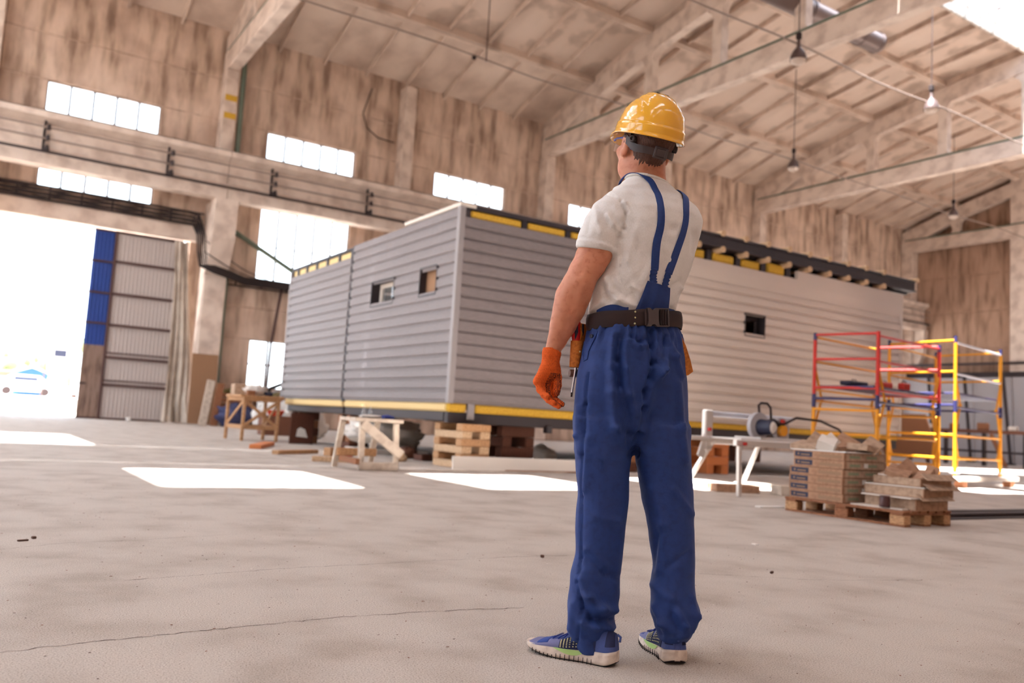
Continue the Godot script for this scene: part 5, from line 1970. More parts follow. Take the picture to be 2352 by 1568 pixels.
# a running shoe from the back of its heel to its toe
func shoe(man: Node3D, heel: Vector3, toe: Vector3) -> void:
	var s := thing_part("shoe", man)
	var d := (toe - heel).normalized()
	s.transform = Transform3D(Basis(d, Vector3.UP, d.cross(Vector3.UP).normalized()), heel)
	var L := heel.distance_to(toe)
	var wid := func(t: float) -> float:
		var w := 0.0355 + 0.012 * smoothstep(0.25, 0.66, t) - 0.004 * exp(-pow((t - 0.35) / 0.12, 2.0))
		return w * sqrt(maxf(0.0, 1.0 - pow(clampf((0.09 - t) / 0.09, 0.0, 1.0), 2.2))) * pow(maxf(0.0, 1.0 - pow(clampf((t - 0.72) / 0.28, 0.0, 1.0), 2.4)), 0.5)
	var under := func(t: float) -> float:
		return 0.018 * pow(clampf((t - 0.6) / 0.4, 0, 1), 2.0) + 0.013 * pow(clampf((0.14 - t) / 0.14, 0, 1), 2.0)
	var top := func(t: float) -> float:
		return 0.041 - 0.006 * smoothstep(0.1, 0.4, t) - 0.004 * smoothstep(0.6, 1.0, t) + 0.005 * smoothstep(0.12, 0.0, t)
	# sole: rounded slab along the length
	var sole := []
	var grip := []
	for k in 49:
		var t: float = 0.5 - 0.5 * cos(PI * k / 48.0)
		t = clampf(t, 0.0015, 0.9985)
		var w: float = wid.call(t) + 0.0035
		var y0: float = under.call(t)
		var y1: float = top.call(t)
		var row := []
		for q in [[-0.8, 0.0], [-0.96, 0.12], [-1.0, 0.35], [-0.97, 0.75], [-0.94, 1.0], [0.94, 1.0], [0.97, 0.75], [1.0, 0.35], [0.96, 0.12], [0.8, 0.0]]:
			row.append(V(t * L, lerpf(y0 + 0.002, y1, q[1]), q[0] * w))
		sole.append(row)
		var g := []
		for q in [[-0.86, 1.0], [-0.82, 0.0], [0.82, 0.0], [0.86, 1.0]]:
			g.append(V(t * L, y0 + 0.003 * q[1], q[0] * w))
		grip.append(g)
	var sm := MB.new()
	sm.grid(sole)
	sm.cap(sole[0], V(-1, 0, 0))
	sm.cap(sole[48], V(1, 0, 0))
	put("sole", sm, M.sole, s)
	var gm := MB.new()
	gm.grid(grip)
	put("tread", gm, M.sole_dark, s)
	# sipes cut up from the tread, both sides
	var sl := MB.new()
	for k in 15:
		var t := 0.23 + k * 0.046
		for z in [-1.0, 1.0]:
			var w: float = wid.call(t) + 0.003
			var y0: float = under.call(t)
			var h: float = 0.017 if k < 9 else 0.011
			sl.boxt(Transform3D(Basis(Vector3.BACK, 0.05), V(t * L, y0 + h * 0.5, z * w)), V(0.0015, h, 0.003))
	put("sipe", sl, M.sole_dark, s)
	var lm := MB.new()
	for z in [-1.0, 1.0]:
		var rr := []
		for k in 15:
			var t := 0.3 + 0.33 * k / 14.0
			var hh := 0.0075 * sin(PI * pow(k / 14.0, 0.8)) + 0.0004
			var w: float = wid.call(t) + 0.0045
			var y: float = top.call(t) - 0.001
			rr.append([V(t * L, y, z * w * 0.97), V(t * L, y - hh * 2.0, z * w)])
		lm.grid(rr, false)
		for r in rr:
			r.reverse()
		lm.grid(rr, false)
	put("sole_wedge", lm, M.lime, s)
	# upper
	var height := func(t: float) -> float:
		return lerpf(0.094, 0.104, smoothstep(0.0, 0.2, t)) - 0.046 * smoothstep(0.28, 0.62, t) - 0.022 * smoothstep(0.6, 0.9, t) - 0.012 * smoothstep(0.9, 1.0, t)
	var shell := func(t: float, a: float, lift: float) -> Vector3:
		var w: float = wid.call(t) + lift
		var y1: float = top.call(t) - 0.004
		var h: float = height.call(t) - y1 + lift
		var c := cos(a)
		var e := pow(absf(c), 0.62) * signf(c)
		var nar := lerpf(1.0, 0.72, clampf(sin(a), 0, 1)) if t < 0.45 else 1.0
		return V(t * L + 0.006 * sin(a) * smoothstep(0.1, 0.0, t), y1 + h * pow(sin(a), 0.8), w * e * nar)
	var up := []
	for k in 41:
		var t := lerpf(0.004, 0.985, 0.5 - 0.5 * cos(PI * k / 40.0))
		var row := []
		for i in 25:
			row.append(shell.call(t, PI * (1.0 - i / 24.0), 0.0))
		up.append(row)
	var um := MB.new()
	um.grid(up, false)
	um.cap(up[0], V(-1, 0, 0))
	put("upper", um, M.shoe_blue, s)
	# overlays: toe guard, mesh window, heel cup, dark side panel with its grid of light windows
	var over := func(t0: float, t1: float, a0: float, a1: float, lift: float, m: Material, called: String) -> void:
		var mb := MB.new()
		var rr := []
		for j in 9:
			var row := []
			for i in 13:
				row.append(shell.call(lerpf(t0, t1, j / 8.0), lerpf(a1, a0, i / 12.0), lift))
			rr.append(row)
		patch(rr, 0.002, mb)
		put(called, mb, m, s)
	over.call(0.83, 0.975, 0.06, PI - 0.06, 0.0018, M.shoe_cap, "toe_guard")
	over.call(0.7, 0.84, 0.04, 0.5, 0.0016, M.shoe_cap, "toe_guard")
	over.call(0.7, 0.84, PI - 0.5, PI - 0.04, 0.0016, M.shoe_cap, "toe_guard")
	over.call(0.71, 0.85, 0.55, PI - 0.55, 0.0012, M.shoe_mesh, "toe_mesh")
	over.call(0.56, 0.7, 0.04, 1.0, 0.0016, M.shoe_cap, "eyestay")
	over.call(0.56, 0.7, PI - 1.0, PI - 0.04, 0.0016, M.shoe_cap, "eyestay")
	for z in [0, 1]:
		over.call(0.2, 0.575, 0.03 if z == 0 else PI - 0.85, 0.85 if z == 0 else PI - 0.03, 0.002, M.shoe_dark, "side_panel")
		var wm := MB.new()
		for i in 10:
			for j in 6:
				var t := 0.556 - i * 0.0315
				var a := 0.14 + j * 0.115
				if z == 1:
					a = PI - a
				var p: Vector3 = shell.call(t, a, 0.0042)
				var q: Vector3 = shell.call(t - 0.02, a, 0.0042)
				var r: Vector3 = shell.call(t, a + (0.05 if z == 0 else -0.05), 0.0042)
				var x := (p - q).normalized()
				var y := (r - p).normalized()
				var n := x.cross(y).normalized()
				wm.boxt(Transform3D(Basis(x, n.cross(x), n), p), V(0.0038, 0.003, 0.001))
		put("mesh_windows", wm, M.straw, s)
	over.call(0.008, 0.1, 0.25, PI - 0.25, 0.0012, M.shoe_dark, "heel_counter")
	var hc := MB.new()
	hc.tube([V(0.004, 0.092, 0), V(-0.006, 0.086, 0), V(-0.004, 0.072, 0)], 0.004, 8)
	put("pull_tab", hc, M.shoe_blue, s)
	for k in 4:
		var t := 0.66 - k * 0.06
		var pts := []
		for i in 9:
			pts.append(shell.call(t - 0.02 * sin(i * 0.4), lerpf(0.95, PI - 0.95, i / 8.0), 0.0045))
		rod(s, "lace", M.blue_plastic, pts, 0.0022, 6)
	rod(s, "lace", M.blue_plastic, [shell.call(0.5, 1.3, 0.006), shell.call(0.5, 1.1, 0.014), shell.call(0.46, 0.95, 0.018), shell.call(0.44, 1.2, 0.01), shell.call(0.49, 1.4, 0.006)], 0.0024, 6)
	rod(s, "lace", M.blue_plastic, [shell.call(0.5, 1.8, 0.006), shell.call(0.56, 1.2, 0.008), shell.call(0.62, 0.95, 0.006)], 0.0022, 6)


# ---------------------------------------------------------------- things under and in front of the houses
func prop_materials() -> void:
	mat("yellow_paint", rgb(232, 154, 30), 0.4, 0.1)
	mat("red_paint", rgb(196, 44, 34), 0.4, 0.1)
	mat("blue_paint", rgb(54, 52, 96), 0.4, 0.1)
	mat("scaffold_alu", rgb(206, 206, 214), 0.35, 0.3)
	var m := mat("cardboard", rgb(176, 134, 106), 0.9)
	stain(m, M.blotch, V(3, 3, 3), false)
	m = mat("cardboard_side", rgb(186, 156, 132), 0.9)
	stain(m, M.blotch, V(3, 3, 3), false)
	mat("navy_print", rgb(54, 56, 76), 0.85)
	mat("print_pale", rgb(150, 118, 92), 0.9)
	mat("print_green", rgb(140, 148, 120), 0.9)
	m = mat("blue_sack", rgb(62, 66, 104), 0.7)
	m = mat("white_sack", rgb(226, 216, 206), 0.8)
	mat("brown_jar", rgb(78, 44, 42), 0.3)
	mat("orange_wood", rgb(214, 128, 74), 0.75)
	mat("duct", rgb(132, 116, 112), 0.45, 0.5)
	mat("lamp_metal", rgb(96, 78, 74), 0.5, 0.3)
	m = mat("lamp_glass", rgb(210, 190, 175), 0.3)
	mat("straw_green", rgb(158, 150, 100), 0.9)
	mat("sheet_grey", rgb(176, 170, 172), 0.5)
	mat("rust_wood", rgb(120, 76, 56), 0.8)
	mat("rail_black", rgb(48, 34, 34), 0.6)
	mat("blue_panel", rgb(54, 96, 130), 0.6)
	mat("crack", rgb(92, 74, 66), 0.95)
	mat("grit_dark", rgb(96, 66, 54), 0.9)
	mat("grit_pale", rgb(232, 222, 212), 0.9)
	mat("grit_red", rgb(158, 118, 100), 0.9)
	mat("yard", rgb(196, 186, 176), 0.9)
	mat("hut_blue", rgb(34, 82, 140), 0.6)
	mat("hut_dark", rgb(40, 48, 70), 0.4)
	mat("shed_roof", rgb(170, 96, 76), 0.8)
	mat("car_white", rgb(236, 236, 236), 0.3)
	mat("leaf", rgb(132, 138, 98), 0.9)
	mat("red_bag", rgb(214, 70, 40), 0.6)


# crossed timbers in layers; the first layer runs along z
func crib(called: String, label: String, at: Vector3, w: float, d: float, h: float, layers: int, m1: Material, m2: Material, turn := 0.0, group := "") -> Node3D:
	var t := thing(called, label, "timber stack", at, turn, group)
	var lh := h / layers
	for k in layers:
		var y := lh * (k + 0.5)
		var m: Material = m1 if k % 2 == 0 else m2
		for s in [-1.0, 1.0]:
			if k % 2 == 0:
				bx(t, "timber", m, V(s * (w * 0.5 - 0.09), y, 0), V(0.16, lh - 0.004, d), 0.008)
			else:
				bx(t, "timber", m, V(0, y, s * (d * 0.5 - 0.09)), V(w, lh - 0.004, 0.17), 0.008)
	return t


func sack(called: String, label: String, cat: String, m: Material, at: Vector3, size: Vector3, sd: int, group := "") -> MeshInstance3D:
	var f := noise(sd, 1.7, 3)
	var b := MB.new()
	var rows := []
	for j in 15:
		var v := PI * j / 14.0
		var row := []
		for i in 28:
			var u := TAU * i / 28.0
			var p := V(sin(v) * cos(u), -cos(v), sin(v) * sin(u))
			var r := 1.0 + 0.45 * f.get_noise_3dv(p * 1.3) + 0.14 * f.get_noise_3dv(p * 5.0)
			p *= r
			row.append(V(p.x * size.x * 0.5, maxf(p.y * 0.5 + 0.42, 0.0) * size.y, p.z * size.z * 0.5))
		rows.append(row)
	b.grid(rows)
	var o := put(called, b, m)
	o.position = at
	tag(o, label, cat, group)
	return o


func plank(label: String, m: Material, a: Vector3, b: Vector3, w: float, h: float, called := "plank", group := "") -> MeshInstance3D:
	var o := bar(self, called, m, a + V(0, h / 2, 0), b + V(0, h / 2, 0), w, h, 0.006)
	tag(o, label, "plank", group)
	return o


func build_props() -> void:
	prop_materials()
	# timber blocks that carry the houses
	crib("timber_crib", "pale pine block stack under the near corner of the grey house", V(6.24, 0, -10.9), 0.48, 0.85, 0.64, 6, M.pine_pale, M.pine)
	crib("timber_crib", "dark timber stack second from the near corner of the grey house", V(7.25, 0, -11.2), 0.6, 0.6, 0.64, 4, M.wood_dark, M.wood_dark)
	crib("timber_crib", "dark timber stack under the front beam where grey and beige houses meet", V(9.2, 0, -11.0), 0.6, 0.6, 0.62, 4, M.wood_dark, M.wood_old)
	crib("timber_crib", "dark timber stack under the middle seam of the grey house's long side", V(6.2, 0, -14.9), 0.4, 0.6, 0.66, 4, M.wood_dark, M.wood_old)
	crib("timber_crib", "brown timber stack under the far end of the grey house", V(6.25, 0, -17.7), 0.45, 0.5, 0.66, 4, M.wood_old, M.wood_dark)
	crib("timber_crib", "dark timber stack deep under the grey house", V(8.2, 0, -14.4), 0.5, 0.5, 0.68, 4, M.wood_dark, M.pine)
	crib("timber_crib", "orange-brown block stack under the beige house behind the saw table", V(11.4, 0, -11.0), 0.55, 0.6, 0.62, 4, M.orange_wood, M.orange_wood)
	crib("timber_crib", "dark timber stack beside the orange-brown blocks under the beige house", V(10.5, 0, -11.4), 0.5, 0.6, 0.62, 4, M.wood_dark, M.wood_old)
	crib("timber_crib", "brown timber stack under the scaffold end of the beige house", V(15.8, 0, -11.0), 0.55, 0.6, 0.62, 4, M.wood_old, M.wood_dark)
	# a plywood sheet with a torn white label stands before the far corner
	var ply := thing("plywood_panel", "brown plywood panel with torn white label under the far corner of the grey house", "panel", V(5.98, 0, -17.1))
	bb(ply, "sheet", M.wood_dark, V(-0.25, 0, -0.02), V(0.25, 0.62, 0.02), 0.004)
	var pl := MB.new()
	pl.prism(PackedVector2Array([Vector2(-0.12, 0.15), Vector2(0.13, 0.13), Vector2(0.06, 0.3), Vector2(-0.04, 0.34), Vector2(-0.1, 0.3)]), Transform3D(Basis(), V(0, 0, 0.021)), 0.003)
	put("label", pl, M.white, ply)
	# sacks and litter lying under the house
	sack("white_sack", "big crumpled white sack under the grey house left of the white trestle", "sack", M.white_sack, V(6.5, 0.18, -14.2), V(1.5, 0.5, 0.9), 3)
	bb(tag(struct_plain("slab_pile"), "pile of pale flat slabs under the big white sack", "slabs") as Node3D, "slab", M.offwhite, V(5.95, 0, -14.65), V(7.2, 0.09, -13.75), 0.01)
	sack("white_sack", "small white sack under the grey house right of the pine stack", "sack", M.white_sack, V(8.6, 0, -12.2), V(0.5, 0.35, 0.5), 5)
	sack("white_sack", "upright white sack under the grey house right of the white trestle", "sack", M.white_sack, V(7.2, 0, -14.6), V(0.4, 0.5, 0.4), 6)
	plank("white-faced timber baulk lying under the front of the grey house", M.offwhite, V(7.8, 0.1, -12.6), V(9.0, 0.1, -12.6), 0.3, 0.16)
	plank("long dark skid lying under the grey house", M.wood_dark, V(6.3, 0, -12.4), V(9.3, 0, -12.4), 0.3, 0.1)
	sack("rubble_lump", "dark lump of rubble under the grey house beside the white trestle", "rubble", M.rust_wood, V(6.35, 0, -12.9), V(0.35, 0.2, 0.3), 8)
	sack("rubble_lump", "pale crumpled rag under the grey house near the pine stack", "rag", M.pine_pale, V(5.75, 0, -11.9), V(0.22, 0.13, 0.18), 9)
	# long pale board on edge in front of the pine stack
	var wb := thing("facing_board", "long pale facing board on edge in front of the pine stack", "board", V(5.82, 0, -10.38))
	bx(wb, "board", M.offwhite, V(1.5, 0.09, 0), V(3.0, 0.19, 0.03), 0.004, Basis(Vector3.RIGHT, -0.12))
	plank("thin offcut strip lying before the long pale board", M.wood_white, V(5.2, 0, -10.0), V(7.6, 0, -10.1), 0.06, 0.015, "strip")
	plank("dark strip lying before the long pale board", M.wood_old, V(6.6, 0, -10.22), V(8.3, 0, -10.25), 0.04, 0.02, "strip")
	# planks on the open floor
	plank("short reddish plank lying alone on the floor before the wooden trestle", M.orange_wood, V(4.25, 0, -14.4), V(4.95, 0, -15.9), 0.2, 0.07)
	plank("long narrow pine plank on the floor left of the white trestle", M.pine, V(4.12, 0, -12.9), V(5.02, 0, -13.6), 0.12, 0.06)
	plank("pale plank lying just behind the white trestle", M.pine_pale, V(4.2, 0, -11.5), V(4.75, 0, -11.3), 0.16, 0.07)
	plank("short pine block on the floor behind the pale plank", M.pine, V(4.95, 0, -12.9), V(5.2, 0, -13.05), 0.14, 0.13, "wood_block")
	sack("red_rag", "small dark red rag beside the pine block", "rag", M.red_paint, V(5.2, 0, -12.65), V(0.16, 0.1, 0.14), 12)
	# wooden trestle with crossed braces
	var tr := thing("wooden_trestle", "brown wooden trestle table with crossed braces at the far corner of the grey house", "trestle", V(4.86, 0, -17.56))
	var c := [V(0.03, 0, 0), V(0.74, 0, 0), V(0.78, 0, -1.05), V(-0.05, 0, -0.95)]
	for k in 4:
		bar(tr, "leg", M.pine, c[k], c[k] + V(0, 0.9, 0), 0.06, 0.06, 0.005, Vector3.FORWARD)
		bar(tr, "rail", M.pine, c[k] + V(0, 0.28, 0), c[(k + 1) % 4] + V(0, 0.28, 0), 0.03, 0.08, 0.004)
		bar(tr, "rail", M.pine, c[k] + V(0, 0.86, 0), c[(k + 1) % 4] + V(0, 0.86, 0), 0.03, 0.08, 0.004)
	for q in [[0, 1, 0.03], [1, 0, -0.03], [3, 0, -0.03], [2, 1, 0.03]]:
		bar(tr, "brace", M.pine, c[q[0]] + V(0, 0.3, q[2]), c[q[1]] + V(0, 0.84, q[2]), 0.025, 0.06, 0.004)
	bx(tr, "tabletop", M.pine, V(0.37, 0.92, -0.5), V(0.9, 0.04, 1.15), 0.006)
	bx(tag(struct_plain("box_on_trestle"), "pinkish carton on the left end of the brown trestle", "box"), "carton", M.cardboard_side, V(4.93, 1.05, -18.1), V(0.32, 0.22, 0.3), 0.01)
	bx(tag(struct_plain("wood_block"), "brown wood block on the brown trestle's front edge", "block"), "block", M.wood_old, V(5.03, 0.99, -17.66), V(0.16, 0.1, 0.16), 0.008)
	sack("white_rag", "white rag heaped on the brown trestle", "rag", M.white_sack, V(5.2, 0.94, -17.9), V(0.45, 0.24, 0.35), 14)
	tag(rod(self, "grinder", M.navy_plastic, [V(5.35, 0.985, -17.75), V(5.5, 0.985, -17.75)], 0.045, 12), "small dark power tool with yellow end on the brown trestle", "power tool")
	# white-splashed trestle
	var wt := thing("painted_trestle", "white splashed wooden trestle with a broad diagonal board near the pine stack", "trestle", V(4.1, 0, -9.85))
	for q in [[V(0.13, 0, 0), V(0.11, 0.6, 0)], [V(0.6, 0, 0), V(0.57, 0.6, 0)], [V(0.02, 0, -0.6), V(0.02, 0.6, -0.42)], [V(0.52, 0, -0.62), V(0.5, 0.6, -0.42)]]:
		bar(wt, "leg", M.wood_white, q[0], q[1], 0.075, 0.045, 0.006, Vector3.FORWARD)
	bar(wt, "brace", M.wood_white, V(0.1, 0.58, 0.035), V(0.66, 0.2, 0.035), 0.03, 0.12, 0.006)
	bar(wt, "rail", M.wood_white, V(0.1, 0.055, 0.02), V(0.62, 0.055, 0.02), 0.03, 0.1, 0.006)
	bar(wt, "rail", M.pine, V(0.0, 0.2, -0.5), V(0.55, 0.2, -0.5), 0.03, 0.1, 0.006)
	bar(wt, "rail", M.wood_old, V(0.06, 0.12, -0.5), V(-0.02, 0.12, 0.25), 0.05, 0.07, 0.006)
	for k in 3:
		bx(wt, "top_board", M.wood_white, V(0.33, 0.625, -0.05 - k * 0.18), V(0.66, 0.045, 0.165), 0.006)
	tag(rod(self, "blue_glove", M.blue_plastic, [V(4.5, 0.67, -9.9), V(4.58, 0.675, -9.95), V(4.68, 0.665, -9.95)], [0.02, 0.03, 0.018], 8), "blue work glove on top of the white trestle", "glove")
	sack("rag", "crumpled white rag on top of the white trestle", "rag", M.white_sack, V(4.38, 0.645, -10.0), V(0.3, 0.05, 0.2), 16)
	for k in 2:
		tag(rod(self, "bottle", M.glass, [V(4.33 + k * 0.09, 0.65, -10.12), V(4.33 + k * 0.09, 0.73, -10.12), V(4.33 + k * 0.09, 0.76, -10.12), V(4.33 + k * 0.09, 0.8, -10.12)], [0.026, 0.026, 0.012, 0.011], 12), ["left clear bottle on the white trestle", "right clear bottle on the white trestle"][k], "bottle")
	build_left_corner()
	build_saw()
	build_pallet()
	build_scaffolds()
	build_racks()
	build_overhead()
	build_floor_marks()
	build_outside()


func build_left_corner() -> void:
	# between the door curtain and the house
	var ob := thing("particle_board", "square brown particle board leaning on the concrete column", "board", V(6.78, 0, -29.45))
	bx(ob, "sheet", M.board, V(0, 1.2, 0), V(0.85, 2.35, 0.03), 0.004, Basis(Vector3.RIGHT, -0.06))
	var lb := thing("leaning_plank", "tall plank leaning against the particle board beside the curtain", "plank", V(6.85, 0, -28.9))
	bar(lb, "board", M.wood_white, V(-0.12, 0, 0), V(0.1, 1.5, -0.2), 0.26, 0.05, 0.006, Vector3.BACK)
	var lb2 := thing("leaning_plank", "dark red-brown plank leaning beside the pale tall plank", "plank", V(7.15, 0, -28.9))
	bar(lb2, "board", M.wood_old, V(-0.05, 0, 0), V(0.12, 1.42, -0.2), 0.24, 0.06, 0.006, Vector3.BACK)
	sack("blue_sack", "large navy blue sack on the floor beside the leaning planks", "sack", M.blue_sack, V(7.75, 0, -28.8), V(1.25, 0.8, 0.9), 21)
	var cr := thing("planter_crate", "brown crate of dry greenery behind the navy sack", "crate", V(7.95, 0, -29.9))
	for y in [0.62, 0.8, 0.98]:
		bb(cr, "slat", M.wood_old, V(-0.55, y, -0.3), V(0.55, y + 0.15, 0.3), 0.01)
	bb(cr, "base", M.offwhite, V(-0.6, 0, -0.32), V(0.6, 0.6, 0.32), 0.02)
	var gr := MultiMesh.new()
	gr.transform_format = MultiMesh.TRANSFORM_3D
	var lf := MB.new()
	lf.tri(V(-0.03, 0, 0), V(0.03, 0, 0), V(0.0, 0.2, 0.02))
	lf.tri(V(0.03, 0, 0), V(-0.03, 0, 0), V(0.0, 0.2, 0.02))
	gr.mesh = lf.done()
	gr.instance_count = 260
	for k in 260:
		var b := Basis.from_euler(V(rng.randf_range(-1.2, 1.2), rng.randf_range(0, TAU), rng.randf_range(-1.0, 1.0))).scaled(Vector3.ONE * rng.randf_range(0.6, 1.3))
		gr.set_instance_transform(k, Transform3D(b, V(rng.randf_range(-0.5, 1.6), 1.1 + rng.randf_range(-0.04, 0.1), rng.randf_range(-0.28, 0.28))))
	var gm := MultiMeshInstance3D.new()
	gm.name = "dry_leaves"
	gm.multimesh = gr
	gm.material_override = M.straw_green
	gm.set_meta("kind", "stuff")
	cr.add_child(gm, true)
	var tr := thing("trough", "low trough next to the crate under the leafy cuttings", "trough", V(9.2, 0, -29.9))
	bb(tr, "box", M.cardboard, V(-0.5, 0.75, -0.3), V(0.5, 1.08, 0.3), 0.01)
	bb(tr, "stand", M.offwhite, V(-0.45, 0, -0.25), V(0.45, 0.75, 0.25), 0.02)
	var bin := thing("white_drum", "tall white drum with blue tap beside the brown trestle", "drum", V(8.55, 0, -28.4))
	var pb := MB.new()
	pb.lathe([Vector2(0, 0), Vector2(0.2, 0), Vector2(0.22, 0.03), Vector2(0.22, 1.15), Vector2(0.2, 1.2), Vector2(0, 1.2)], Transform3D(), 20)
	put("drum", pb, M.white, bin)
	rod(bin, "tap", M.blue_plastic, [V(0.0, 0.2, 0.22), V(0, 0.2, 0.3)], 0.06, 10)
	sack("small_sack", "small pinkish sack between the navy sack and white drum", "sack", M.pine_pale, V(8.4, 0, -28.0), V(0.55, 0.42, 0.4), 23)
	# heap behind the trestle
	for q in [["white_sheet", "white sheet hanging behind the brown trestle's left legs", V(7.4, 0, -23.2), V(1.3, 0.95, 0.5), 25, M.white], ["white_sack", "pinkish-white sack behind the brown trestle's right legs", V(8.0, 0, -22.2), V(0.95, 0.5, 0.6), 26, M.white_sack], ["white_sack", "white sack on the heap behind the brown trestle's top", V(7.9, 0.5, -22.6), V(0.9, 0.42, 0.5), 27, M.white_sack], ["white_sack", "white sack between the brown trestle and the plywood panel", V(7.4, 0, -20.4), V(0.6, 0.75, 0.5), 28, M.white_sack]]:
		sack(q[0], q[1], "sack", q[5], q[2], q[3], q[4])
	var rb := thing("red_basin", "bright red basin on a carton behind the brown trestle", "basin", V(6.95, 0.5, -22.0))
	var rm := MB.new()
	rm.lathe([Vector2(0, 0), Vector2(0.16, 0), Vector2(0.24, 0.14), Vector2(0.25, 0.14), Vector2(0.23, 0.15), Vector2(0.15, 0.02), Vector2(0, 0.02)], Transform3D(), 20)
	put("basin", rm, M.red_bag, rb)
	bb(tag(struct_plain("carton"), "brown carton under the red basin", "box"), "carton", M.rust_wood, V(6.6, 0, -22.3), V(7.3, 0.5, -21.75), 0.01)
	# the steel trolley jib that points up in front of the low window
	var j := thing("steel_jib", "dark slotted steel jib rising in front of the low window", "steel beam", V(8.0, 0, -25.0))
	bar(j, "beam", M.black_steel, V(-0.7, 1.1, 0), V(1.3, 2.0, 0), 0.12, 0.1, 0.01)
	bar(j, "flange", M.siding_trim, V(-0.7, 0.95, 0), V(1.3, 1.82, 0), 0.2, 0.03)
	for k in 3:
		bar(j, "web_plate", M.black_steel, V(-0.55 + k * 0.62, 1.0 + k * 0.275, 0), V(-0.35 + k * 0.62, 1.25 + k * 0.275, 0), 0.08, 0.12)
	bb(j, "clamp", M.black_steel, V(0.22, 1.6, -0.1), V(0.55, 2.12, 0.1), 0.03)
	bar(j, "leg", M.black_steel, V(0.3, 0, 0), V(0.3, 1.45, 0), 0.12, 0.12, 0.01, Vector3.BACK)
	# a pebble-sized offcut near the sliding door
	bx(tag(struct_plain("wood_block"), "tiny white block on the floor in front of the sliding door", "block"), "block", M.white, V(4.6, 0.07, -29.6), V(0.13, 0.13, 0.13), 0.02)


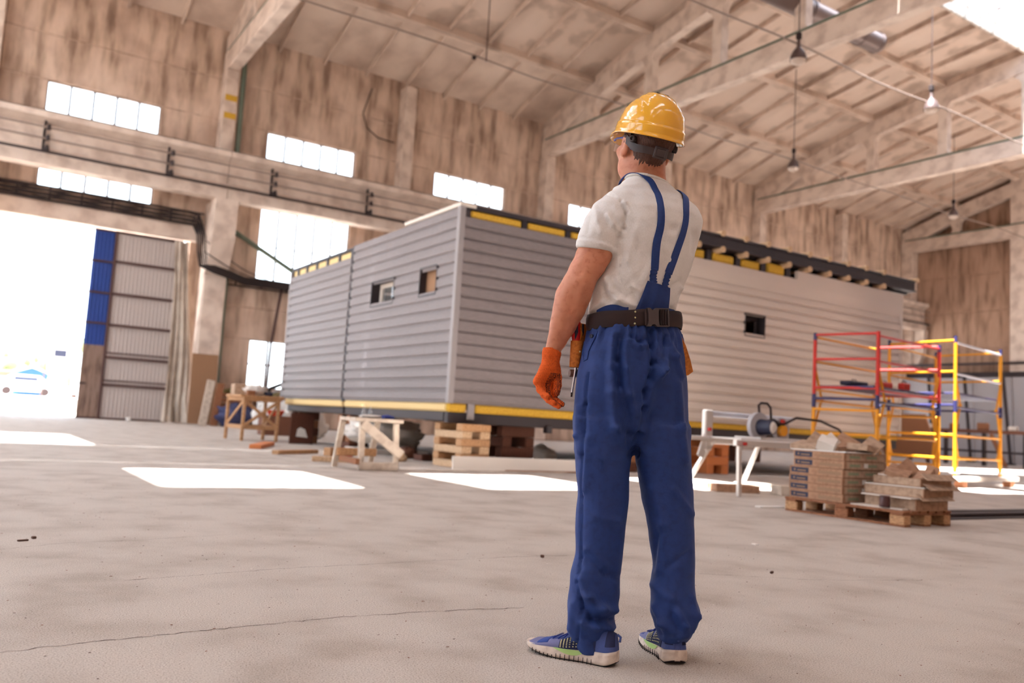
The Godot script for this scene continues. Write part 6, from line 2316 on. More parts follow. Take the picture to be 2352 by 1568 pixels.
func build_saw() -> void:
	var t := thing("saw_table", "grey aluminium stand with splayed legs and fence carrying a circular saw", "saw table", V(7.67, 0, -6.9))
	for q in [[V(0.02, 0, 0.02), V(0.02, 0.64, 0)], [V(0.25, 0, -1.1), V(0.34, 0.64, -0.7)], [V(1.05, 0, 0.02), V(1.05, 0.64, 0)], [V(1.3, 0, -1.1), V(1.2, 0.64, -0.7)]]:
		bar(t, "leg", M.aluminium, q[0], q[1], 0.055, 0.045, 0.006, Vector3.FORWARD)
	bb(t, "side_rail", M.aluminium, V(-0.05, 0.58, -0.04), V(1.3, 0.66, 0.03), 0.01)
	bb(t, "side_rail", M.aluminium, V(0.25, 0.58, -0.76), V(1.55, 0.66, -0.7), 0.01)
	bb(t, "table_plate", M.aluminium, V(0.05, 0.655, -0.72), V(1.3, 0.675, 0.0), 0.004)
	bb(t, "extension_arm", M.aluminium, V(-0.32, 0.62, -0.6), V(0.1, 0.675, -0.5), 0.01)
	bb(t, "fence_post", M.aluminium, V(0.0, 0.5, -0.6), V(0.13, 1.0, -0.52), 0.015)
	bb(t, "fence_post", M.aluminium, V(1.42, 0.6, -0.6), V(1.55, 0.93, -0.52), 0.015)
	bb(t, "fence_rail", M.scaffold_alu, V(0.1, 0.92, -0.6), V(1.62, 0.985, -0.52), 0.008)
	bar(t, "stay", M.aluminium, V(-0.05, 0.42, -0.55), V(0.08, 0.75, -0.55), 0.03, 0.12, 0.01)
	bar(t, "stay", M.wood_white, V(1.2, 0.66, -0.35), V(1.42, 0.85, -0.45), 0.05, 0.12, 0.01)
	for p in [V(0.04, 0.76, -0.51), V(0.06, 0.61, 0.04)]:
		rod(t, "knob", M.red_paint, [p, p + V(0, 0, 0.03)], 0.022, 10)
	var s := thing("circular_saw", "circular saw with dark motor and looped grip on the aluminium stand", "power saw", V(8.35, 0.675, -7.2))
	rod(s, "guard", M.sheet_grey, [V(0, 0.16, -0.03), V(0, 0.16, 0.03)], 0.17, 24)
	rod(s, "motor", M.navy_plastic, [V(0.02, 0.15, 0.02), V(0.04, 0.15, 0.2)], [0.1, 0.085], 18)
	rod(s, "motor_cap", M.offwhite, [V(0.04, 0.15, 0.2), V(0.045, 0.15, 0.225)], [0.075, 0.05], 18)
	rod(s, "second_guard", M.sheet_grey, [V(0.42, 0.14, -0.02), V(0.42, 0.14, 0.02)], 0.14, 24)
	rod(s, "hub", M.yellow_paint, [V(0.4, 0.12, 0.02), V(0.4, 0.12, 0.08)], 0.07, 14)
	rod(s, "grip", M.sole_dark, [V(0.02, 0.3, 0), V(0.0, 0.42, 0), V(0.05, 0.45, 0), V(0.16, 0.45, 0), V(0.22, 0.4, 0), V(0.24, 0.25, 0), V(0.2, 0.18, 0.03)], 0.016, 8)
	rod(s, "arm", M.sole_dark, [V(0.1, 0.2, 0.05), V(0.25, 0.22, 0.02), V(0.42, 0.19, 0.0)], [0.04, 0.05, 0.03], 10)
	bb(s, "base", M.aluminium, V(-0.2, 0.0, -0.2), V(0.6, 0.025, 0.22), 0.006)
	rod(s, "trigger", M.red_paint, [V(0.38, 0.24, 0.05), V(0.42, 0.24, 0.05)], 0.025, 10)
	tag(rod(self, "saw_cable", M.sole_dark, [V(8.75, 0.87, -7.15), V(8.95, 0.97, -7.1), V(9.3, 0.95, -7.0), V(9.6, 0.86, -6.95), V(9.72, 0.78, -6.95), V(9.68, 0.72, -7.0), V(9.4, 0.71, -7.1), V(9.0, 0.7, -7.2), V(8.9, 0.68, -7.25)], 0.016, 8), "thick dark cable looping off the end of the saw stand", "cable")
	# offcuts on the floor below
	for q in [[V(8.3, 0, -8.4), V(8.75, 0, -8.15), 0.3, 0.05, "pale offcut panel on the floor left of the saw stand's leg"], [V(8.0, 0, -7.6), V(8.5, 0, -7.35), 0.34, 0.09, "brown offcut carton lid on the floor under the saw stand"], [V(8.6, 0, -7.1), V(9.0, 0, -6.95), 0.25, 0.12, "white offcut block on the floor behind the saw stand's front leg"], [V(9.3, 0, -8.3), V(9.9, 0, -8.2), 0.3, 0.05, "bright strip on the floor behind the saw stand"]]:
		plank(q[4], M.wood_white if q[3] != 0.09 else M.cardboard, q[0], q[1], q[2], q[3], "offcut")
	plank("white strip lying on the floor left of the pallet", M.white, V(6.78, 0, -5.82), V(7.1, 0, -5.78), 0.09, 0.015, "strip")


func build_pallet() -> void:
	var at := V(6.9, 0, -4.33)
	var pt := thing("pallet", "worn wooden pallet loaded with flooring cartons and torn packaging", "pallet", at)
	var w := 0.74  # along x
	var l := 1.26  # along -z
	for i in 3:
		var x := 0.06 + i * (w - 0.12) / 2
		bb(pt, "runner", M.wood_old, V(x - 0.05, 0.0, -l), V(x + 0.05, 0.018, 0), 0.004)
		for k in 3:
			var z := -0.07 - k * (l - 0.14) / 2
			bb(pt, "block", M.pine if k != 1 else M.wood_old, V(x - 0.05, 0.018, z - 0.07), V(x + 0.05, 0.098, z + 0.07), 0.006)
	for k in 3:
		var z := -0.07 - k * (l - 0.14) / 2
		bb(pt, "stringer", M.wood_old, V(0, 0.098, z - 0.06), V(w, 0.116, z + 0.06), 0.004)
	for k in 6:
		var x := k * (w - 0.1) / 5
		bb(pt, "deck_board", M.wood_old, V(x, 0.116, -l), V(x + 0.1, 0.136, 0), 0.004)
	# six layers of cartons
	var names := ["bottom", "second from bottom", "third from bottom", "third from top", "second from top", "top"]
	for k in 6:
		var ins := 0.02 * (5 - k) * 0.0 + (0.03 if k >= 4 else 0.0)
		var c := thing("flooring_carton", "brown flooring carton with navy label, %s of the stack on the pallet" % names[k], "carton", V(at.x + 0.02, 0.137 + k * 0.0775, at.z - 0.62 + rng.randf_range(-0.01, 0.01)))
		var d := 0.6 - ins
		bb(c, "box", M.cardboard, V(0, 0.001, -d), V(0.66, 0.0765, 0), 0.004)
		bb(c, "end_face", M.cardboard_side, V(0.04, 0.006, 0.0), V(0.62, 0.072, 0.0015))
		bb(c, "navy_label", M.navy_print, V(-0.0015, 0.016, -d + 0.02), V(0, 0.064, -d + 0.22))
		rod(c, "label_mark", M.print_pale, [V(-0.0012, 0.04, -d + 0.06), V(-0.0022, 0.04, -d + 0.06)], 0.011, 10)
		bb(c, "label_line", M.print_pale, V(-0.0022, 0.03, -d + 0.09), V(-0.0012, 0.042, -d + 0.19))
		bb(c, "side_print", M.print_pale, V(-0.001, 0.02, -0.27), V(0, 0.05, -0.02))
		for i in 2:
			bb(c, "logo", M.print_green, V(0.08 + 0.26 * i, 0.026, 0.0015), V(0.24 + 0.26 * i, 0.05, 0.0022))
		if k in [1, 2, 4]:
			bb(c, "sticker", M.white, V(0.3, 0.02, 0.0022), V(0.36, 0.06, 0.003))
	var top := 0.137 + 6 * 0.0775
	var lid := thing("white_board", "thin white panel lying over the top carton", "panel", V(at.x + 0.02, top, at.z - 1.22))
	bb(lid, "sheet", M.white, V(0.0, 0, 0), V(0.5, 0.008, 0.62))
	var fold := func(label: String, p: Vector3, size: Vector3, e: Vector3, m: Material) -> void:
		var o := thing("torn_carton", label, "cardboard", p)
		# two flaps of a torn carton, meeting at a crease
		bx(o, "flap", m, V(0, size.y * 0.5, 0), size, 0.003, Basis.from_euler(e))
		bx(o, "flap", m, V(size.x * 0.32, size.y * 0.7 + 0.02, size.z * 0.15), V(size.x * 0.7, 0.006, size.z * 0.8), 0.002, Basis.from_euler(e + V(0.5, 0.2, 0.7)))
	fold.call("open carton lid curling up at the left of the stack top", V(at.x + 0.2, top + 0.02, at.z - 1.15), V(0.3, 0.05, 0.25), V(0.1, 0.3, 0.15), M.cardboard_side)
	fold.call("folded white and brown flap on the middle of the stack top", V(at.x + 0.1, top + 0.02, at.z - 0.86), V(0.14, 0.1, 0.16), V(0.3, 0.5, 0.5), M.offwhite)
	fold.call("crumpled carton at the right end of the stack top", V(at.x + 0.38, top + 0.02, at.z - 0.66), V(0.3, 0.06, 0.2), V(0.05, 0.2, -0.1), M.cardboard_side)
	fold.call("flattened carton along the back of the stack top", V(at.x + 0.4, top + 0.015, at.z - 1.0), V(0.36, 0.045, 0.3), V(0.0, 0.1, 0.05), M.cardboard)
	# right half: opened cartons, white boards, a jar
	for q in [["opened carton at the bottom of the right heap on the pallet", V(0.18, 0.137, -0.5), V(0.5, 0.1, 0.5), 0.0], ["opened carton in the middle of the right heap on the pallet", V(0.2, 0.25, -0.52), V(0.52, 0.08, 0.56), 0.06], ["opened carton on top of the right heap on the pallet", V(0.3, 0.345, -0.5), V(0.42, 0.07, 0.5), -0.1]]:
		var o := thing("opened_carton", q[0], "carton", at + q[1])
		o.rotation.y = q[3]
		var z: Vector3 = q[2]
		bb(o, "bottom", M.cardboard, V(0, 0, 0), V(z.x, 0.006, z.z), 0.001)
		for s in [0.0, 1.0]:
			bb(o, "wall", M.cardboard, V(0, 0.006, s * (z.z - 0.006)), V(z.x, z.y, s * (z.z - 0.006) + 0.006), 0.001)
			bb(o, "wall", M.cardboard_side, V(s * (z.x - 0.006), 0.006, 0.006), V(s * (z.x - 0.006) + 0.006, z.y, z.z - 0.006), 0.001)
		bx(o, "flap", M.cardboard_side, V(z.x * 0.5, z.y + 0.02, z.z + 0.03), V(z.x, 0.005, 0.09), 0.001, Basis(Vector3.RIGHT, 0.6))
	for q in [["white board lying on the pallet deck beside the cartons", V(0.05, 0.1365, -0.56), V(0.34, 0.012, 0.5), 0.05], ["white board on the right heap's bottom carton", V(0.12, 0.238, -0.5), V(0.34, 0.01, 0.5), -0.04], ["white board across the middle of the right heap", V(0.2, 0.333, -0.52), V(0.3, 0.01, 0.56), 0.08], ["pale strip sticking out over the right heap", V(0.3, 0.42, -0.45), V(0.45, 0.01, 0.12), -0.2]]:
		var o := thing("white_board", q[0], "board", at + q[1], q[3])
		bb(o, "sheet", M.offwhite, Vector3.ZERO, q[2], 0.002)
	fold.call("bent brown flap at the peak of the right heap", V(at.x + 0.4, 0.43, at.z - 0.3), V(0.26, 0.05, 0.2), V(0.3, 0.4, 0.25), M.cardboard)
	fold.call("torn pale flap leaning on the right heap's far side", V(at.x + 0.55, 0.42, at.z - 0.42), V(0.3, 0.04, 0.16), V(0.2, -0.3, 0.3), M.cardboard_side)
	fold.call("crumpled brown carton corner at the right heap's near end", V(at.x + 0.5, 0.4, at.z - 0.12), V(0.22, 0.06, 0.14), V(-0.2, 0.2, 0.35), M.cardboard)
	var jar := thing("jar", "dark brown glass jar standing on the pallet before the heap", "jar", at + V(0.06, 0.15, -0.22))
	var jm := MB.new()
	jm.lathe([Vector2(0, 0), Vector2(0.042, 0), Vector2(0.046, 0.006), Vector2(0.046, 0.07), Vector2(0.04, 0.08), Vector2(0.04, 0.084), Vector2(0.043, 0.084), Vector2(0.043, 0.1), Vector2(0, 0.1)], Transform3D(), 20)
	put("jar", jm, M.brown_jar, jar)
	# floor rail
	var r := thing("floor_track", "black twin floor track running off behind the pallet to the right", "rail", Vector3.ZERO)
	for z in [-5.05, -4.85]:
		bb(r, "rail", M.rail_black, V(7.95, 0, z - 0.06), V(24, 0.05, z + 0.06), 0.006)
	bb(r, "base_plate", M.rail_black, V(7.95, 0, -5.2), V(24, 0.012, -4.7))


func build_scaffolds() -> void:
	# corner posts: left front, left back, right back, right front
	scaffold("scaffold tower with red upper frame and yellow lower frame before the beige house", [V(12.15, 0, -8.1), V(11.9, 0, -9.1), V(14.05, 0, -9.35), V(14.3, 0, -8.35)], 2.49, 1.33, M.red_paint, M.red_paint, [[2.46, M.red_paint], [2.05, M.red_paint], [1.58, M.red_paint], [1.4, M.blue_paint], [1.22, M.yellow_paint], [0.83, M.yellow_paint], [0.4, M.yellow_paint]], 1.62)
	scaffold("yellow scaffold tower with pale top rails right of the red one", [V(15.35, 0, -8.65), V(15.45, 0, -10.05), V(17.85, 0, -10.5), V(17.76, 0, -9.07)], 2.78, 1.45, M.yellow_paint, M.scaffold_alu, [[2.7, M.scaffold_alu], [2.12, M.scaffold_alu], [1.5, M.blue_paint], [0.95, M.yellow_paint], [0.52, M.yellow_paint]], 1.75)
	var b := thing("scaffold_footing", "white timber footing beam on blocks under the yellow scaffold", "beam", Vector3.ZERO)
	bar(b, "beam", M.offwhite, V(15.1, 0.16, -8.5), V(18.1, 0.16, -8.95), 0.16, 0.08, 0.01)
	for p in [V(15.4, 0, -8.56), V(17.75, 0, -8.9)]:
		bb(b, "block", M.wood_old, p + V(-0.08, 0, -0.08), p + V(0.08, 0.12, 0.08), 0.01)
	for q in [["dark tool case on the red scaffold's deck", V(12.4, 1.64, -8.7), V(0.5, 0.07, 0.2), M.navy_plastic], ["red tool case on the red scaffold's deck", V(13.0, 1.64, -8.55), V(0.28, 0.1, 0.16), M.red_paint], ["small red box on the far end of the red scaffold's deck", V(13.5, 1.64, -8.5), V(0.2, 0.12, 0.12), M.red_paint]]:
		var o := tag(struct_plain("tool_case"), q[0], "tool case")
		bx(o, "case", q[3], q[1] + V(0, q[2].y / 2, 0), q[2], 0.015)
		rod(o, "handle", M.sole_dark, [q[1] + V(-0.06, q[2].y, 0), q[1] + V(-0.05, q[2].y + 0.03, 0), q[1] + V(0.05, q[2].y + 0.03, 0), q[1] + V(0.06, q[2].y, 0)], 0.008, 6)


func scaffold(label: String, c: Array, h: float, joint: float, upper: Material, top: Material, rails: Array, deck: float) -> void:
	var s := thing("scaffold_tower", label, "scaffold")
	for k in 4:
		var p: Vector3 = c[k]
		rod(s, "lower_post", M.yellow_paint, [p + V(0, 0.2 if h > 2.6 else 0.02, 0), p + V(0, joint - 0.08, 0)], 0.032, 10)
		rod(s, "joint_sleeve", M.blue_paint, [p + V(0, joint - 0.08, 0), p + V(0, joint + 0.14, 0)], 0.034, 10)
		rod(s, "upper_post", upper, [p + V(0, joint + 0.14, 0), p + V(0, h - 0.12, 0)], 0.03, 10)
		rod(s, "post_tip", M.blue_paint if k != 0 or h > 2.6 else upper, [p + V(0, h - 0.12, 0), p + V(0, h, 0)], 0.031, 10)
		if h > 2.6:
			rod(s, "screw_jack", M.scaffold_alu, [p + V(0, 0.0 if k in [1, 2] else 0.2, 0), p + V(0, 0.32, 0)], 0.02, 8)
			bx(s, "jack_plate", M.scaffold_alu, p + V(0, 0.26, 0), V(0.2, 0.02, 0.1), 0.005)
		else:
			bx(s, "foot_plate", M.yellow_paint, p + V(0, 0.01, 0), V(0.14, 0.02, 0.14), 0.004)
	# end frames and long-side rails
	for r in rails:
		for e in [[0, 1], [3, 2]]:
			rod(s, "frame_rail", M.yellow_paint if (h > 2.6 and r[1] == M.scaffold_alu) else r[1], [c[e[0]] + V(0, r[0], 0), c[e[1]] + V(0, r[0], 0)], 0.022, 8)
		if r[1] == M.scaffold_alu or r[0] > 1.3:
			for e in [[0, 3], [1, 2]]:
				rod(s, "side_rail", r[1] if e[0] == 0 else M.yellow_paint, [c[e[0]] + V(0, r[0] - 0.04, 0), c[e[1]] + V(0, r[0] - 0.04, 0)], 0.022, 8)
		elif h > 2.6:
			rod(s, "side_rail", M.yellow_paint, [c[0] + V(0, r[0], 0), c[3] + V(0, r[0], 0)], 0.02, 8)
	# hinged braces, folded towards the middle
	for e in [[0, 3], [1, 2]]:
		for k in 2:
			var p: Vector3 = c[e[k]]
			var q: Vector3 = c[e[1 - k]]
			var d := (q - p).normalized()
			for lv in [[joint + 0.62, joint + 0.06, joint - 0.5], [joint - 0.45, joint - 0.9, 0.12]]:
				var mid := p + d * (0.24 if lv[0] > joint else 0.14) + V(0, lv[1], 0)
				rod(s, "brace", M.yellow_paint, [p + V(0, lv[0], 0), mid], 0.02, 8)
				rod(s, "brace", M.yellow_paint, [mid, p + V(0, lv[2], 0)], 0.02, 8)
				rod(s, "brace_hinge", M.yellow_paint, [mid - V(0, 0.02, 0), mid + V(0, 0.02, 0)], 0.032, 8)
	var a: Vector3 = c[0]
	var along_d: Vector3 = (c[3] - c[0]) / 3.0
	var inn: Vector3 = (c[1] - c[0]) * 0.9
	for k in 3:
		var o: Vector3 = a + along_d * (k + 0.5) + inn * 0.55 + V(0, deck - 0.02, 0)
		bx(s, "deck_board", M.blue_paint, o, V(inn.length(), 0.035, along_d.length() * 0.96), 0.005, along(Vector3.ZERO, along_d))


func build_racks() -> void:
	# sheets leaning at the far end wall behind the scaffolds, a bench before them
	var z0 := -30.4
	for k in 5:
		var z := z0 + k * 2.15
		var sh := thing("grey_sheet", "large grey sheet leaning on the far wall, number %s from the corner" % ["one", "two", "three", "four", "five"][k], "sheet", V(48.4, 0, z + 1.0))
		bx(sh, "sheet", M.sheet_grey, V(0, 2.4, 0), V(0.05, 4.8, 2.1), 0.005, Basis(Vector3.BACK, 0.06))
		var po := thing("rack_post", "dark rack post before the grey sheets, %s from the corner" % ["first", "second", "third", "fourth", "fifth"][k], "post", V(47.6, 0, z + 0.2))
		bar(po, "post", M.dark_steel, Vector3.ZERO, V(0.5, 5.0, -0.7), 0.14, 0.14, 0.01, Vector3.FORWARD)
		bx(po, "foot", M.dark_steel, V(0, 0.05, 0), V(0.4, 0.1, 0.4), 0.02)
	var be := thing("work_bench", "long dark work bench by the far wall behind the yellow scaffold", "bench", V(40.0, 0, -23.0))
	bb(be, "top", M.rust_wood, V(-0.6, 1.5, -5.5), V(0.6, 1.64, 8), 0.01)
	for k in 8:
		bb(be, "leg", M.dark_steel, V(-0.5, 0, -5.2 + k * 1.8), V(-0.35, 1.5, -5.05 + k * 1.8))
	bb(be, "shelf", M.dark_steel, V(-0.5, 0.6, -5.4), V(0.5, 0.7, 7.9))
	bar(be, "strut", M.wood_old, V(-0.75, 0, 3.2), V(-0.66, 1.45, 2.5), 0.2, 0.1, 0.01)
	for k in 9:
		var o := thing("bench_clutter", "small pale part lying on the long dark bench, place %s from its left end" % ["one", "two", "three", "four", "five", "six", "seven", "eight", "nine"][k], "part", V(39.7, 1.645, -27.8 + k * 1.35))
		bx(o, "body", M.wood_old if k % 3 else M.offwhite, V(0, 0.1 + 0.03 * (k % 3), 0), V(0.3, 0.2 + 0.06 * (k % 3), 0.35 + 0.1 * (k % 2)), 0.03)
	var tb := thing("tilted_table", "tilted brown table top leaning before the grey sheets behind the red scaffold", "table", V(36.0, 0, -22.6))
	bx(tb, "top", M.wood_old, V(0, 1.15, 0), V(0.1, 2.2, 2.6), 0.02, Basis(Vector3.BACK, 0.5))
	bar(tb, "strut", M.wood_dark, V(0.9, 0, 0.6), V(0.1, 1.5, 0.6), 0.12, 0.12)
	var bb2 := thing("blue_board", "small blue panel on the floor behind the red scaffold", "panel", V(17.3, 0, -12.2))
	bb(bb2, "sheet", M.blue_panel, V(-0.02, 0.6, -0.2), V(0.02, 1.1, 0.2), 0.004)
	bb(bb2, "stand", M.dark_steel, V(-0.03, 0, -0.03), V(0.03, 0.6, 0.03))


func build_overhead() -> void:
	var k := 0
	for q in [[V(19.75, 11.85, -15.95), "pendant lamp hanging under the near roof truss beside the duct"], [V(26.5, 12.05, -15.85), "pendant lamp on the long rod under the middle of the roof"], [V(28.3, 12.0, -22.95), "pendant lamp under the left roof slope beyond the hard hat"], [V(40.5, 12.2, -23.0), "distant pendant lamp near the far end of the hall"]]:
		var l := thing("pendant_lamp", q[1], "lamp", q[0])
		var mb := MB.new()
		mb.lathe([Vector2(0.0, 0.62), Vector2(0.05, 0.62), Vector2(0.06, 0.4), Vector2(0.1, 0.36), Vector2(0.17, 0.26), Vector2(0.23, 0.12), Vector2(0.25, 0.0), Vector2(0.24, 0.0), Vector2(0.16, 0.22), Vector2(0.05, 0.32), Vector2(0.0, 0.32)], Transform3D(), 20)
		put("shade", mb, M.lamp_metal, l)
		var gb := MB.new()
		gb.lathe([Vector2(0.23, 0.02), Vector2(0.2, -0.06), Vector2(0.12, -0.12), Vector2(0.0, -0.14)], Transform3D(), 18)
		put("glass", gb, M.lamp_glass, l)
		bx(l, "junction_box", M.sole_dark, V(0, 0.75, 0), V(0.14, 0.2, 0.14), 0.02)
		rod(l, "rod", M.lamp_metal, [V(0, 0.6, 0), V(0, yroof(q[0].z) - q[0].y + 0.3, 0)], 0.018, 6)
		k += 1
	for q in [[-16.0, "long lamp cable strung below the ridge, lit by the roof lights"], [-23.05, "long lamp cable strung below the left roof slope"]]:
		var pts := []
		for i in 34:
			var x := -7.0 + i * 1.7
			pts.append(V(x, 12.35 + 0.05 * sin(i * 1.3) - 0.03 * sin(i * 0.5), q[0] + 0.03 * sin(i * 0.9)))
		tag(rod(self, "lamp_cable", M.pipe_grey, pts, 0.028, 6), q[1], "cable")
	for q in [[V(13.2, 0, -23.05), 12.3, "thin drop wire from the left roof slope to the lamp cable"], [V(27.6, 0, -14.2), 14.9, "short hanging rod left of the roof light"], [V(31.3, 0, -15.0), 14.6, "short hanging rod in the middle under the roof light"], [V(33.2, 0, -15.6), 14.4, "short hanging rod right of the other two"]]:
		var p: Vector3 = q[0]
		tag(rod(self, "drop_wire", M.lamp_metal, [V(p.x, q[1], p.z), V(p.x, yroof(p.z) + 0.3, p.z)], 0.02, 5), q[2], "wire")
	bx(tag(struct_plain("cable_box"), "small black box on the lamp cable over the grey house", "box"), "box", M.sole_dark, V(12.75, 12.3, -23.05), V(0.12, 0.12, 0.1), 0.02)
	# ventilation duct under the roof
	var d := thing("air_duct", "round grey air duct ending in mid-air under the roof", "duct")
	var y := 14.62
	var mb := MB.new()
	mb.lathe([Vector2(0.3, 0.0), Vector2(0.34, 0.0), Vector2(0.34, 13.6), Vector2(0.3, 13.6), Vector2(0.3, 0.0)], Transform3D(Basis(V(0, 1, 0), V(1, 0, 0), V(0, 0, -1)), V(12.0, y, -17.3)), 24)
	put("tube", mb, M.duct, d)
	for x in [13.5, 16.2, 18.9, 21.9, 23.6, 24.6, 25.5]:
		rod(d, "collar", M.duct, [V(x - 0.05, y, -17.3), V(x + 0.05, y, -17.3)], 0.365, 24)
	for x in [13.0, 17.5, 22.4, 25.0]:
		rod(d, "strap", M.lamp_metal, [V(x, y + 0.3, -17.3), V(x, yroof(-17.3) + 0.2, -17.3)], 0.02, 6)
	bb(d, "end_disc", M.sole_dark, V(25.2, y - 0.2, -17.5), V(25.22, y + 0.2, -17.1))


func build_floor_marks() -> void:
	# cracks: thin sunken lines, drawn as narrow dark strips in the slab
	var fl: Node = get_node("floor")
	for c in [[V(0.02, 0, -2.69), V(0.38, 0, -2.74), V(0.62, 0, -2.76), V(0.89, 0, -2.78), V(1.2, 0, -2.8), V(1.62, 0, -2.77), V(1.9, 0, -2.72)], [V(0.1, 0, -4.4), V(0.49, 0, -4.6), V(0.83, 0, -4.64), V(1.4, 0, -4.78)], [V(0.6, 0, -3.62), V(0.89, 0, -3.66), V(1.27, 0, -3.72), V(1.81, 0, -3.74), V(2.54, 0, -3.76), V(3.4, 0, -3.7)], [V(3.2, 0, -3.1), V(3.7, 0, -2.8), V(4.4, 0, -2.6)]]:
		var b := MB.new()
		var pts := []
		for k in c.size() - 1:
			for i in 14:
				pts.append(c[k].lerp(c[k + 1], i / 14.0) + V(rng.randf_range(-1, 1), 0, rng.randf_range(-1, 1)) * 0.008)
		for k in pts.size() - 1:
			var w := rng.randf_range(0.0006, 0.0026)
			var d: Vector3 = (pts[k + 1] - pts[k]).normalized().cross(Vector3.UP) * w
			b.quad(pts[k] - d + V(0, 0.0006, 0), pts[k + 1] - d + V(0, 0.0006, 0), pts[k + 1] + d + V(0, 0.0006, 0), pts[k] + d + V(0, 0.0006, 0))
		put("crack", b, M.crack, fl)
	# grit and chips
	for kind in [[1500, M.grit_dark, 0.0035], [900, M.grit_pale, 0.004], [500, M.grit_red, 0.005]]:
		var mm := MultiMesh.new()
		mm.transform_format = MultiMesh.TRANSFORM_3D
		var s := MB.new()
		s.boxt(Transform3D(Basis(), V(0, 0.25, 0)), V(1, 0.5, 0.7), 0.2)
		mm.mesh = s.done()
		mm.instance_count = kind[0]
		for k in int(kind[0]):
			var r := pow(rng.randf(), 0.6) * 7.0 + 1.6
			var a := deg_to_rad(rng.randf_range(-4.0, 70.0))
			var z: float = kind[2] * rng.randf_range(0.35, 1.3)
			mm.set_instance_transform(k, Transform3D(Basis(Vector3.UP, rng.randf() * TAU).scaled(V(z * rng.randf_range(0.7, 2.4), z * 0.6, z)), V(r * sin(a + 0.02), 0.0, -r * cos(a + 0.02))))
		var o := MultiMeshInstance3D.new()
		o.name = numbered("floor_grit")
		o.multimesh = mm
		o.material_override = kind[1]
		add_child(o)
		o.set_meta("kind", "stuff")
		tag(o, ["dark grit scattered over the near concrete floor", "pale grit scattered over the near concrete floor", "reddish grit scattered over the near concrete floor"][[1500, 900, 500].find(kind[0])], "grit")
	for q in [[V(0.32, 0, -4.69), V(0.05, 0.008, 0.014), "larger dark splinter on the floor at the left"], [V(0.37, 0, -4.76), V(0.02, 0.012, 0.02), "dark chip beside the larger splinter on the left floor"], [V(2.66, 0, -3.71), V(0.02, 0.014, 0.016), "dark chip on the floor just left of the man's calf"], [V(4.45, 0, -3.83), V(0.05, 0.006, 0.03), "flat pale chip on the floor between the man and pallet"], [V(3.62, 0, -3.0), V(0.03, 0.012, 0.014), "brown chip on the floor right of the man's legs"]]:
		tag(bx(self, "floor_chip", M.grit_dark if q[2].find("pale") < 0 else M.grit_pale, q[0] + V(0, q[1].y / 2, 0), q[1], 0.003, Basis(Vector3.UP, q[0].x)), q[2], "chip")


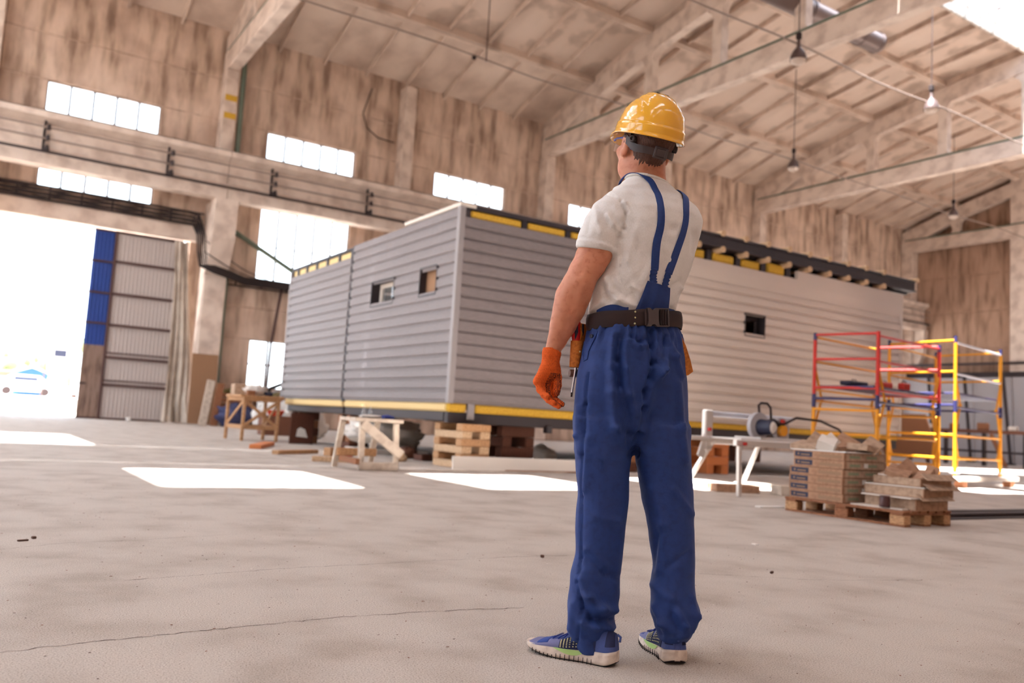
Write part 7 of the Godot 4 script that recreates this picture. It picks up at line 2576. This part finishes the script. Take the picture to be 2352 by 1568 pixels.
func build_outside() -> void:
	var g := struct_node("ground")
	bb(g, "yard", M.yard, V(-60, -0.4, -46), V(120, -0.06, WALL_Z - 0.31))
	bb(g, "yard", M.yard, V(-120, -0.4, -150), V(160, 0.55, -46))
	bb(g, "sill", M.offwhite, V(0.4, -0.05, WALL_Z - 0.3), V(6.25, 0.03, WALL_Z + 0.05), 0.01)
	var h := thing("hut", "bright blue gabled hut across the yard outside the open door", "hut", V(4.45, 0.55, -75))
	var hb := MB.new()
	hb.prism(PackedVector2Array([Vector2(-1.1, 0), Vector2(1.1, 0), Vector2(1.1, 1.75), Vector2(0, 2.15), Vector2(-1.1, 1.75)]), Transform3D(Basis(), V(0, 0, -2)), 2.0)
	put("wall", hb, M.hut_blue, h)
	bb(h, "fascia", M.hut_dark, V(-1.12, 1.2, 0.0), V(1.12, 1.32, 0.03))
	for s in [-1.0, 1.0]:
		bar(h, "roof_edge", M.offwhite, V(0, 2.2, 0.05), V(s * 1.25, 1.74, 0.05), 2.2, 0.08)
	var sh := thing("shed", "low shed with reddish roof left of the blue hut outside", "shed", V(1.6, 0.55, -78))
	bb(sh, "wall", M.offwhite, V(-3, 0, -2), V(1.6, 1.4, 0))
	bb(sh, "roof", M.shed_roof, V(-3.1, 1.4, -2.1), V(1.7, 1.9, 0.1), 0.1)
	for q in [[V(3.9, 0.55, -70), 3.4, "white rounded car parked before the blue hut outside"], [V(8.2, 0.55, -69), 3.0, "white van parked right of the blue hut outside"]]:
		var c := thing("car", q[2], "car", q[0])
		var van: bool = q[1] < 3.2
		var p := MB.new()
		var poly := PackedVector2Array([Vector2(-2, 0.3), Vector2(2, 0.3), Vector2(2.05, 0.75), Vector2(1.5, 0.95), Vector2(0.8, 1.45), Vector2(-0.9, 1.5), Vector2(-1.7, 1.0), Vector2(-2.1, 0.8)])
		if van:
			poly = PackedVector2Array([Vector2(-1.4, 0.3), Vector2(1.0, 0.3), Vector2(1.05, 0.8), Vector2(0.85, 1.3), Vector2(0.45, 2.3), Vector2(-1.4, 2.3)])
		p.prism(poly, Transform3D(Basis(), V(0, 0, -1.6)), 1.6)
		put("body", p, M.car_white, c)
		for x in ([-1.2, 1.2] if not van else [-0.7, 0.55]):
			rod(c, "wheel", M.sole_dark, [V(x, 0.3, 0.02), V(x, 0.3, -0.25)], 0.3, 16)
		bb(c, "window", M.hut_dark if not van else M.car_white, V(-0.8 if not van else 0.5, 1.05, -0.01), V(0.7 if not van else 0.7, 1.35, 0.01), 0.0)
	var bo := thing("gate_booth", "white booth panel with dark window between two thin poles outside", "booth", V(2.9, -0.06, -40.5))
	for x in [0.0, 0.98]:
		rod(bo, "pole", M.lamp_metal, [V(x - 0.1, 0, 0), V(x, 2.98, 0)], 0.03, 6)
	bar(bo, "crossbar", M.lamp_metal, V(-1.6, 3.05, 0), V(1.05, 2.9, 0), 0.05, 0.05)
	bb(bo, "panel", M.car_white, V(0.04, 1.85, -0.1), V(0.94, 2.88, -0.04))
	bb(bo, "window", M.hut_dark, V(0.25, 2.38, -0.04), V(0.72, 2.68, -0.02))
	for q in [[V(-3.5, 0.5, -95), 4.0, 4.2, "pale hazy tree left beyond the shed outside"], [V(2.0, 0.5, -98), 4.6, 4.4, "hazy tree behind the blue hut outside"], [V(6.0, 0.5, -100), 3.2, 4.6, "small hazy tree right behind the blue hut outside"], [V(13.2, 0.5, -104), 5.0, 9.5, "tall green tree at the right edge of the door opening"], [V(8.4, 0.5, -84), 1.6, 2.6, "green bush beside the white van outside"]]:
		var t := thing("tree", q[3], "tree", q[0])
		var f := noise(31, 0.9, 3)
		var mb := MB.new()
		var rows := []
		for j in 22:
			var v := PI * j / 21.0
			var row := []
			for i in 36:
				var u := TAU * i / 36.0
				var p := V(sin(v) * cos(u), cos(v), sin(v) * sin(u))
				var r: float = q[1] * 0.5 * (1.0 + 0.5 * f.get_noise_3dv(p * 2.2 + q[0]) + 0.3 * f.get_noise_3dv(p * 6.0 + q[0]))
				row.append(V(p.x * r, q[2] * 0.62 + p.y * r * 0.8, p.z * r))
			rows.append(row)
		mb.grid(rows)
		put("crown", mb, M.leaf, t)
		rod(t, "trunk", M.wood_dark, [V(0, 0, 0), V(0.1, q[2] * 0.6, 0)], [0.25, 0.12], 8)
